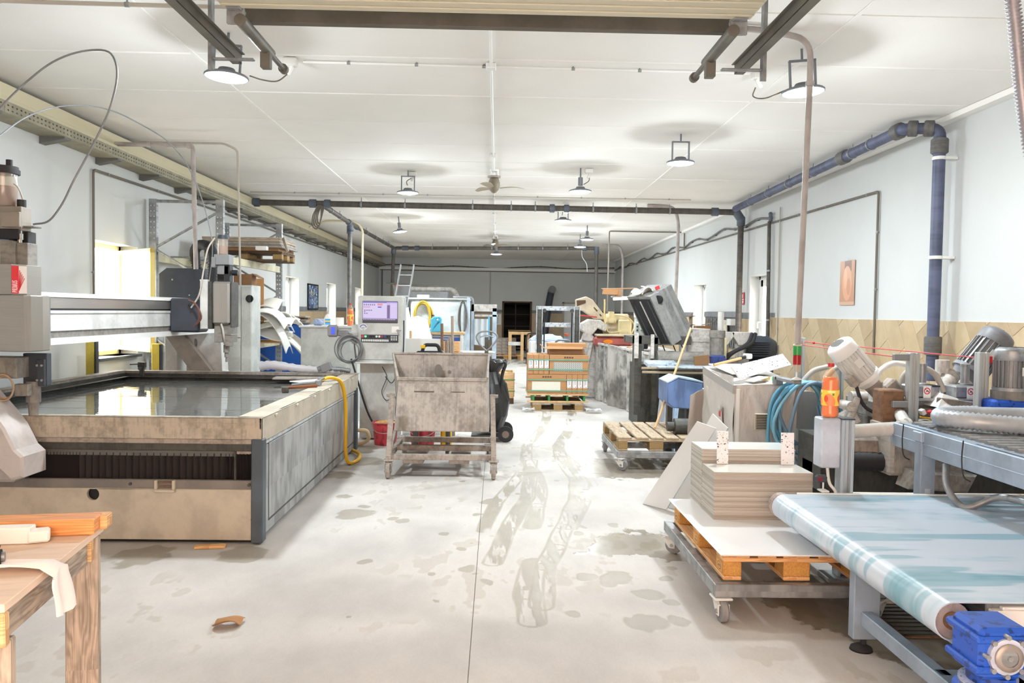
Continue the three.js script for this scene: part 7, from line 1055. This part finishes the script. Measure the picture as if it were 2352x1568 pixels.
  obj('blue_lines', [0, 1].map((k) => sweep(smooth([[2.62 + k * .04, .8, -5.6], [2.78, .84, -5.58], [2.95, .92 + k * .04, -5.62], [3.0, 1.04, -5.75]], 20), .007, { n: 6 })), mt(0x86b4c0, .4), t);
  obj('wall_shelf', b2(3.8, 4.75, .7, .98, -6.5, -5.9), M.grubby, t);
}
{ const t = thing('guard_posts', 'aluminium guard posts with a red pull cord round the edge polisher', 'guard', [3.0, 0, -6]); const al = mt(0xc3c8c8, .35, .5, { map: T.brushed });
  for (const [x, z, h, y0] of [[2.92, -5.58, 1.385, .86], [3.33, -5.45, 1.4, .93], [2.9, -6.75, 1.42, 0], [2.66, -7.0, 1.44, 0]]) obj('post', [b2(x - .035, x + .035, y0, h, z - .035, z - .01, { c: .003 }), b2(x - .035, x - .012, y0, h, z - .01, z + .03, { c: .003 }), b2(x + .012, x + .035, y0, h, z - .01, z + .03, { c: .003 }), b2(x - .012, x + .012, y0, h, z - .01, z + .012, { c: .001 })], al, t);
  for (const y of [1.33, 1.0, .86]) obj('clamp_block', b2(2.78, 2.9, y, y + .045, -5.6, -5.56), M.zinc, t);
  obj('pull_cord', [rod([2.66, 1.41, -7], [2.9, 1.38, -6.75], .004, { n: 6 }), rod([2.9, 1.39, -6.75], [3.33, 1.36, -5.47], .004, { n: 6 }), rod([2.66, 1.38, -6.98], [2.84, 1.35, -5.6], .004, { n: 6 })], mt(0xd05058, .5), t);
  obj('cord_end', [sph(.012, 2.74, 1.4, -6.9, { n: 8, m: 6 }), bx(.05, .014, .014, 2.81, 1.352, -5.6), bx(.03, .05, .03, 3.38, 1.35, -5.45)], M.red, t); }
// ---------- roller table ----------
{
  const t = thing('roller_table', 'pale blue steel roller table with a printed leg', 'roller table', [3.1, 0, -4.4]);
  const fr = M.frameBlue;
  obj('side_beam', [b2(2.58, 2.62, .80, .95, -5.15, -2.6), b2(2.6, 2.68, .935, .95, -5.15, -2.6), b2(2.575, 2.585, .868, .874, -5.15, -2.6, { c: .001 })], fr, t);
  obj('end_beam', b2(2.58, 3.9, .82, .94, -5.19, -5.15), fr, t); obj('far_beam', b2(3.86, 3.9, .8, .95, -5.15, -2.6), fr, t);
  for (let z = -5.05; z < -2.65; z += .085) obj('roller', rod([2.66, .945, z], [3.86, .945, z], .024, { n: 10 }), M.galv, t);
  const leg = obj('leg', [b2(2.57, 2.66, 0, .94, -4.86, -4.78), b2(2.56, 2.67, .88, .94, -4.87, -4.77)], fr, t);
  obj('leg', b2(3.8, 3.88, 0, .9, -4.86, -4.78), fr, t); obj('leg', b2(2.6, 2.68, 0, .9, -2.8, -2.72), fr, t); obj('leg', b2(3.8, 3.88, 0, .9, -2.8, -2.72), fr, t);
  obj('leg_print', fit(b2(2.598, 2.632, .25, .6, -4.78, -4.777, { c: .0005 })), mt(0xffffff, .5, 0, { map: canvasTex(64, 512, (g, w, h) => { g.fillStyle = '#a9b6c6'; g.fillRect(0, 0, w, h); g.save(); g.translate(50, h - 10); g.rotate(-Math.PI / 2); g.fillStyle = '#26303c'; g.font = 'bold 58px monospace'; g.fillText('IF LI6 CTRA', 0, 0); g.restore(); }) }), leg);
  obj('duct_hose', sweep(smooth([[3.9, 1.03, -4.95], [3.2, 1.03, -4.97], [2.95, 1.03, -4.98], [2.75, 1.03, -4.9], [2.7, 1.03, -4.75], [2.8, 1.03, -4.62], [3.0, 1.02, -4.55], [3.4, 1.02, -4.5], [3.9, 1.02, -4.48]], 620), (u, l) => (u > .33 && u < .68 ? .05 + .0045 * Math.sin(l * 230) : .047), { n: 14 }), mt(0xbfc6cc, .35, .2, { map: T.grime }), t);
  obj('under_cable', sweep(smooth([[2.62, .78, -4.6], [2.58, .66, -4.5], [2.62, .58, -4.4], [2.75, .66, -4.3], [2.85, .64, -4.0], [2.85, .56, -3.6]], 30), .02, { n: 8 }), M.galv, t);
  for (const z of [-5.0, -4.35]) obj('cable_tie', sweep(smooth([[2.57, .96, z], [2.565, .85, z], [2.57, .76, z + .02], [2.6, .74, z + .03]], 12), .004, { n: 5 }), M.black, t);
}
// ---------- post with control box; bottle on it ----------
{ const t = thing('control_post', 'aluminium profile post with a pale blue control box', 'post', [2.13, 0, -4.9]); obj('profile', [b2(2.12, 2.2, .03, 1.0, -4.95, -4.93, { c: .003 }), b2(2.12, 2.14, .03, 1.0, -4.93, -4.86, { c: .003 }), b2(2.18, 2.2, .03, 1.0, -4.93, -4.86, { c: .003 }), b2(2.14, 2.18, .03, 1.0, -4.93, -4.9, { c: .002 })], mt(0xc7d2da, .35, .45, { map: T.brushed }), t); obj('box', b2(2.0, 2.12, .7, 1.005, -5.0, -4.87, { c: .008 }), mt(0xc6d0de, .45, 0, { map: T.grime }), t); obj('cap', b2(2.118, 2.202, 1.0, 1.008, -4.952, -4.858), M.darkGrey, t); obj('feed', sweep(smooth([[2.06, .7, -4.92], [2.07, .6, -4.9], [2.1, .55, -4.88], [2.11, .3, -4.88]], 14), .01, { n: 6 }), M.whitePlastic, t); obj('foot', b2(2.05, 2.25, 0, .03, -5, -4.83), M.galv, t); }
bottle('soda_bottle', 'orange soda bottle with a red cap on the control post', [2.07, 1.006, -4.93], .335, .053, soda, sodaL, M.red);

// ---------- tile stack on pallet trolley ----------
trolley('galvanised steel trolley carrying the tile stack', 1.18, 2.1, -5.52, -4.2, .2, M.galv, [1.62, .6, 2.45, 1.2]);
{
  const t = pallet('new pine pallet with stamped chipboard blocks under the tile stack', [1.64, .2, -4.87], 0, [M.wood, M.chip]);
  const st = (txt, x, z, ring) => obj('stamp', fit(b2(x - .001, x + .001, .036, .088, z - .05, z + .05, { c: .0002 })), mt(0xffffff, .8, 0, { map: canvasTex(128, 80, (g, w, h) => { g.fillStyle = '#d6a468'; g.fillRect(0, 0, w, h); g.strokeStyle = g.fillStyle = '#3a2a1c'; g.lineWidth = 4; if (ring) { g.beginPath(); g.ellipse(64, 40, 46, 30, 0, 0, 7); g.stroke(); } g.save(); g.translate(128, 0); g.scale(-1, 1); g.font = 'bold ' + (ring ? 30 : 22) + 'px sans-serif'; if (ring) g.fillText(txt, 30, 51); else { g.fillText('IT-14', 20, 30); g.fillText('048 HT', 20, 60); } g.restore(); }) }), t);
  st('EPAL', -.4015, .5275, true); st('EPAL', -.4015, -.5275, true); st('', -.4015, 0, false);
}
tag(obj('porcelain_sheet', bx(.84, .008, 1.28, 1.63, .349, -4.87, { ry: .005, c: .002 }), mt(0xf1f2f2, .25)), 'thin white sheet laid on the pallet under the tile stack', 'sheet');
{
  const g1 = b2(-.31, .31, 0, .0085, -.15, .15, { c: .0015 }), tones = [mt(0xb3aca2, .75), mt(0xc4beb4, .75), mt(0xa59d92, .75), mt(0xbab4ab, .75)], glaze = b2(-.309, .309, .0085, .0092, -.149, .149, { c: .0003 });
  const one = (x, y, z, top, l) => { const t = local('ceramic_tile', l, 'tile', [x, y, z], rnd(-.003, .003), 'tiles of the two-row stack'); const bm = tones[Math.floor(rnd(4))]; t.add(Object.assign(new THREE.Mesh(g1, bm), { name: 'body' })); t.add(Object.assign(new THREE.Mesh(glaze, M.ceramic), { name: 'glaze' })); return t; };
  for (let k = 0; k < 32; k++) one(1.68 + rnd(-.0015, .0015), .353 + k * .0093, -5.11 + rnd(-.0015, .0015), k === 31, k === 31 ? 'glossy white tile on top of the lower front row of the stack' : 'white-glazed tile inside the lower front row of the stack');
  for (let k = 0; k < 42; k++) one(1.68 + rnd(-.0015, .0015), .353 + k * .0093, -5.42 + rnd(-.0015, .0015), k === 41, k === 41 ? 'glossy white tile on top of the taller rear row of the stack' : 'white-glazed tile inside the taller rear row of the stack');
}
tag(obj('terrazzo_strip', fit(bx(.075, .215, .012, 0, 0, 0, { c: .002 })).rotateX(-.06).translate(1.495, .759, -5.235), terrazzoV), 'upright speckled terrazzo strip stood nearer the leaning boards', 'strip', 'terrazzo strips on the tile stack');
tag(obj('terrazzo_strip', fit(bx(.085, .21, .012, 0, 0, 0, { c: .002 })).rotateX(-.06).translate(1.925, .756, -5.235), mt(0xffffff, .3, 0, { map: speckTex(37, 70, 96, 256, '#f4f3f5', 8) })), 'upright speckled terrazzo strip stood nearer the blue hose', 'strip', 'terrazzo strips on the tile stack');

// ---------- belt conveyor ----------
{
  const t = thing('belt_conveyor', 'wide blue-green belt conveyor with pale dust streaks on blue-grey legs', 'conveyor', [2.9, 0, -3.8]);
  const belt = tex(512, (u, v) => { const s = fbm(u * 3 + 1, v * 26, 64, 401, 4), b = fbm(u * 6, v * 6, 6, 411, 4), w = sstep(.25, .62, s * .5 + b * .5 + .06), str = sstep(.6, .64, fbm(u * 2, v * 14, 64, 421, 3)) * .5; const k = Math.max(0, Math.min(1, w - str)); return [.42 + .38 * k, .64 + .22 * k, .72 + .2 * k]; });
  const bm = mt(0xffffff, .28, 0, { map: belt, bumpMap: T.ripple, bumpScale: .0015 });
  const z0 = -4.70, z1 = -2.93, r = .075, cx0 = 1.72, yc = .5, x1 = 4.6, P = [];
  P.push([x1, yc + r]); for (let i = 0; i <= 14; i++) { const a = Math.PI / 2 + i / 14 * Math.PI; P.push([cx0 + r * Math.cos(a), yc + r * Math.sin(a)]); } P.push([x1, yc - r]);
  const len = [0]; for (let i = 1; i < P.length; i++) len.push(len[i - 1] + Math.hypot(P[i][0] - P[i - 1][0], P[i][1] - P[i - 1][1]));
  const at = (u) => { const l = u * len[len.length - 1]; let i = 1; while (i < P.length - 1 && len[i] < l) i++; const k = (l - len[i - 1]) / (len[i] - len[i - 1]); return [P[i - 1][0] + k * (P[i][0] - P[i - 1][0]), P[i - 1][1] + k * (P[i][1] - P[i - 1][1])]; };
  const us = [0, .1, .2, .3, .4, ...len.slice(1, -1).map((l) => l / len[len.length - 1]), .6, .8, 1].sort((a, b) => a - b);
  const g = cloth((u, v) => { const q = at(us[Math.round(u * (us.length - 1))]); return [q[0], q[1], z0 + v * (z1 - z0)]; }, us.length - 1, 6, .005);
  { const p = g.attributes.position, uv = g.attributes.uv; const arc = new Map(); for (let i = 0; i < p.count; i++) { const uu = us[Math.round(uv.getX(i) * (us.length - 1))]; uv.setXY(i, uu * len[len.length - 1] / 1.9, (p.getZ(i) - z0) / (z1 - z0)); } }
  obj('belt', g, bm, t);
  obj('drive_roller', [cy(r - .006, z1 - z0 - .03, cx0, yc, (z0 + z1) / 2, { ax: 'z', n: 24 }), cy(.022, z1 - z0 + .2, cx0, yc, (z0 + z1) / 2 + .02, { ax: 'z', n: 14 })], mt(0xb5aaa6, .5, .2, { map: T.grime }), t);
  obj('bearing_ring', cy(.034, .012, cx0, yc, z1 - .012, { ax: 'z', n: 18 }), M.rust, t);
  obj('roller_end', lathe([[.06, 0], [.072, .01], [.075, .05], [.06, .06], [.001, .06]].map(([a, b]) => [a, b]), cx0 - .004, yc, z0 - .005, { rx: -Math.PI / 2 }), mt(0xb7a79e, .6, .1, { map: T.dirty }), t);
  obj('side_frame', [b2(1.86, 4.6, .455, .545, z1 - .03, z1 + .012), b2(1.9, 4.6, .545, .556, z1 - .02, z1 + .004)], M.white, t); obj('side_frame', [b2(1.83, 4.6, .455, .56, z0 - .03, z0 - .004), b2(1.8, 4.6, .56, .58, z0 - .03, z0 - .004)], M.white, t);
  obj('slider_bed', b2(1.85, 4.6, .5, .566, z0 + .02, z1 - .02), M.galv, t);
  const lg = (x, z) => { const l = obj('leg', [b2(x - .065, x + .065, .06, .46, z - .03, z + .03, { c: .004 })], M.frameBlue, t); obj('levelling_foot', [cy(.014, .05, x, .05, z, { n: 10 }), lathe([[.001, 0], [.055, 0], [.05, .014], [.02, .03], [.001, .03]], x - .01, 0, z)], M.rubber, l); return l; };
  const l0 = lg(1.82, -3.86); lg(4.2, -3.86); 
  obj('cross_rail', [b2(1.79, 1.85, .13, .2, -3.86, -2.6), b2(1.8, 4.2, .13, .2, -3.2, -3.14), b2(1.79, 1.85, .06, .42, -2.66, -2.6), b2(1.79, 1.85, .36, .44, -4.6, -2.6)], M.frameBlue, t);
  obj('leg_number', fit(b2(1.83, 1.862, .335, .37, -3.83, -3.8285, { c: .0003 })), mt(0xffffff, .5, 0, { map: canvasTex(64, 64, (g) => { g.fillStyle = '#a3b4c6'; g.fillRect(0, 0, 64, 64); g.fillStyle = '#8a6a3c'; g.font = 'bold 44px serif'; g.fillText('21', 8, 50); }) }), l0);
}
{ // gear drive at the conveyor's near corner
  const t = thing('gear_drive', 'bright blue worm gear drive bolted to the conveyor roller', 'gearbox', [1.75, .2, -2.7]);
  const G = b2(1.655, 1.83, .4, .58, -2.84, -2.66, { c: .015 }), fl = [];
  obj('housing', [G, b2(1.64, 1.845, .425, .45, -2.85, -2.65, { c: .006 }), b2(1.64, 1.845, .53, .555, -2.85, -2.65, { c: .006 })], M.blueGear, t);
  for (let k = 0; k < 8; k++) { const a = k / 8 * 6.283; fl.push([1.74 + .067 * Math.cos(a), .49 + .067 * Math.sin(a)]); }
  const f = obj('face_flange', [cy(.062, .02, 1.74, .49, -2.652, { ax: 'z', n: 26 })], mt(0xc9d2e6, .4, .1, { map: T.grime }), t);
  for (const [x, y] of fl) obj('bolt', cy(.009, .024, x, y, -2.65, { ax: 'z', n: 8 }), M.galv, f);
  obj('output_ring', lathe([[.03, 0], [.046, 0], [.048, .012], [.03, .014]].reverse(), 1.74, .49, -2.644, { rx: Math.PI / 2 }), mt(0xa39a94, .4, .4), f); obj('shaft_end', [cy(.03, .02, 1.74, .49, -2.642, { ax: 'z', n: 20 }), cy(.009, .024, 1.74, .49, -2.638, { ax: 'z', n: 10 })], M.galv, f);
  obj('lower_housing', [cy(.085, .05, 1.76, .375, -2.75, { n: 24 }), b2(1.66, 1.86, .2, .35, -2.85, -2.64, { c: .02 }), cy(.07, .06, 1.76, .4, -2.75, { n: 22 })], M.blueGear, t); obj('drive_shaft', [rod([1.72, .5, -2.92], [1.72, .5, -2.8], .022, { n: 12 }), lathe([[.04, 0], [.03, .02], [.02, .03]], 1.72, .5, -2.87, { rx: Math.PI / 2 })], M.steel, t); obj('lower_flange', lathe([[.001, .35], [.11, .35], [.11, .365], [.001, .37]], 1.76, 0, -2.75), mt(0xb9c4de, .4, 0, { map: T.splat }), t); obj('motor', [cy(.07, .2, 1.76, .12, -2.75, { n: 20 })], M.blueGear, t);
}
{ const t = thing('beam_sensor', 'small black light sensor on a white bracket by the conveyor end', 'sensor', [1.92, .6, -4.78]); obj('sensor', [bx(.07, .045, .04, 1.965, .655, -4.78, { c: .012 })], M.darkGrey, t); obj('lens', cy(.014, .006, 1.95, .655, -4.757, { ax: 'z', n: 12 }), mt(0x7a1420, .3), t); obj('bracket', [cy(.006, .08, 1.98, .61, -4.78, { n: 8 }), b2(1.95, 2.0, .58, .59, -4.8, -4.73)], M.whiteMetal, t); }
{ const t = thing('floor_grate', 'rusty drain grate with a dirt line in the floor under the conveyor', 'grate', [2.3, 0, -4.25]); obj('rim', [b2(2.08, 2.11, .0, .008, -4.5, -4.0), b2(2.38, 2.41, 0, .008, -4.5, -4.0), b2(2.08, 2.41, 0, .008, -4.5, -4.47), b2(2.08, 2.41, 0, .008, -4.03, -4.0)], M.rust, t); for (let k = 0; k < 8; k++) obj('bar', b2(2.11, 2.38, .001, .007, -4.45 + k * .055, -4.425 + k * .055), M.iron, t); }

// ---------- work table in the foreground ----------
{
  const A = [-1.30, -2.68], ang = Math.atan2(.11, .71);
  const t = local('work_table', 'rough wooden work table with weathered legs', 'table', [A[0], 0, A[1]], ang - 0.0);
  // local: x to the table's own outer edge at 0, z from 0 (far) to +.75 (near)
  obj('table_top', bx(.95, .022, .74, -.475, .889, .36, { c: .002 }), M.bench, t);
  const g = (x0, x1, y0, y1, z0, z1, m, n) => obj(n, b2(x0, x1, y0, y1, z0, z1), m, t);
  g(-.1, 0.0, 0, .876, .02, .055, M.woodGrey, 'leg'); g(-.92, -.82, 0, .876, .02, .055, M.woodGrey, 'leg'); g(-.1, 0.0, 0, .80, .665, .7, M.woodGrey, 'leg'); g(-.92, -.82, 0, .80, .665, .7, M.woodGrey, 'leg');
  g(-.105, -.01, .80, .878, .056, .085, M.woodPale, 'apron'); g(-.95, 0.0, .79, .876, .7, .73, M.woodPale, 'apron'); g(-.045, -.02, .79, .874, .085, .665, M.woodGrey, 'apron'); g(-.95, -.1, .79, .876, .025, .05, M.woodGrey, 'apron');
  obj('low_brace', bar([-.06, .28, .0], [-.06, .22, .7], .03, .12), M.woodOrange, t);
  obj('pencil_ring', sweep(smooth(poly(20, .085, -.3, .25).map(([x, z]) => [x, .901, z]).concat([[-.215, .901, .25]]), 60, false), .0012, { n: 4 }), M.cardDark, t);
}
const onTable = (name, label, cat, parts) => { const t = local(name, label, cat, [-1.30, .9, -2.68], Math.atan2(.11, .71)); for (const [n, g, m] of parts) obj(n, g, m, t); return t; };
onTable('thick_plank', 'thick orange pine plank at the back of the work table', 'plank', [['plank', bx(.62, .05, .1, -.3, .026, .08, { c: .004, ry: .02 }), M.woodOrange], ['end_grain', bx(.06, .045, .06, -.0, .024, .03, { c: .004 }), M.wood]]);
onTable('carton_strip', 'bright white cardboard edge strips on the work table', 'carton', [['strip', [bx(.55, .05, .05, -.42, .026, .18, { c: .003 }), bx(.06, .035, .06, -.13, .02, .175, { c: .006, ry: .3 })], M.paper]]);
onTable('black_tube', 'short black rubber tube end on the work table', 'tube', [['tube', rod([-.5, .028, .36], [-.24, .028, .325], .024, { n: 14 }), M.rubber]]);
onTable('grip_bar', 'black padded tool handle lying on the work table', 'handle', [['grip', sweep(smooth([[-.55, .03, .5], [-.3, .03, .47], [-.13, .03, .43]], 14), .022, { n: 12 }), M.rubber], ['core', rod([-.13, .03, .43], [-.122, .03, .428], .014, { n: 10 }), M.zinc]]);
onTable('white_rag', 'white rag hanging over the edge of the work table', 'rag', [['rag', cloth((u, v) => { const d = Math.max(0, (u - .5) * 2); return [-.32 + Math.min(u, .56) * .62 + .012 * Math.sin(v * 9) * d, .012 + .008 * Math.sin(u * 9 + v * 5) - d * d * .13 - (d > 0 ? .012 : 0), .47 + (v - .5) * .09 * (.6 + .9 * u) - .03 * u + .012 * Math.sin(u * 11)]; }, 24, 8, .006), mt(0xf0e9e6, .9)]]);
tag(obj('paper_strip', bx(.3, .006, .03, -1.5, .904, -2.13, { ry: .2, c: .001 }), M.paper), 'narrow white paper strip near the edge of the work table', 'paper');
// floor litter
tag(obj('torn_cardboard', cloth((u, v) => [-1.42 + u * .13, .012 + .03 * Math.abs(Math.sin(u * 3.1)) * (.5 + v * .5) + .008 * Math.sin(v * 7), -4.1 + (v - .5) * .1 + .02 * Math.sin(u * 5)], 8, 6, .004), M.card), 'scrap of torn brown cardboard on the open floor', 'scrap');
tag(obj('wood_scrap', bx(.2, .02, .06, -1.92, .011, -5.44, { ry: .15 }), M.wood), 'orange wood splinter on the floor before the water table', 'scrap');
scene.traverse((o) => { if (o.isMesh) o.castShadow = o.receiveShadow = true; });
renderer.render(scene, camera);
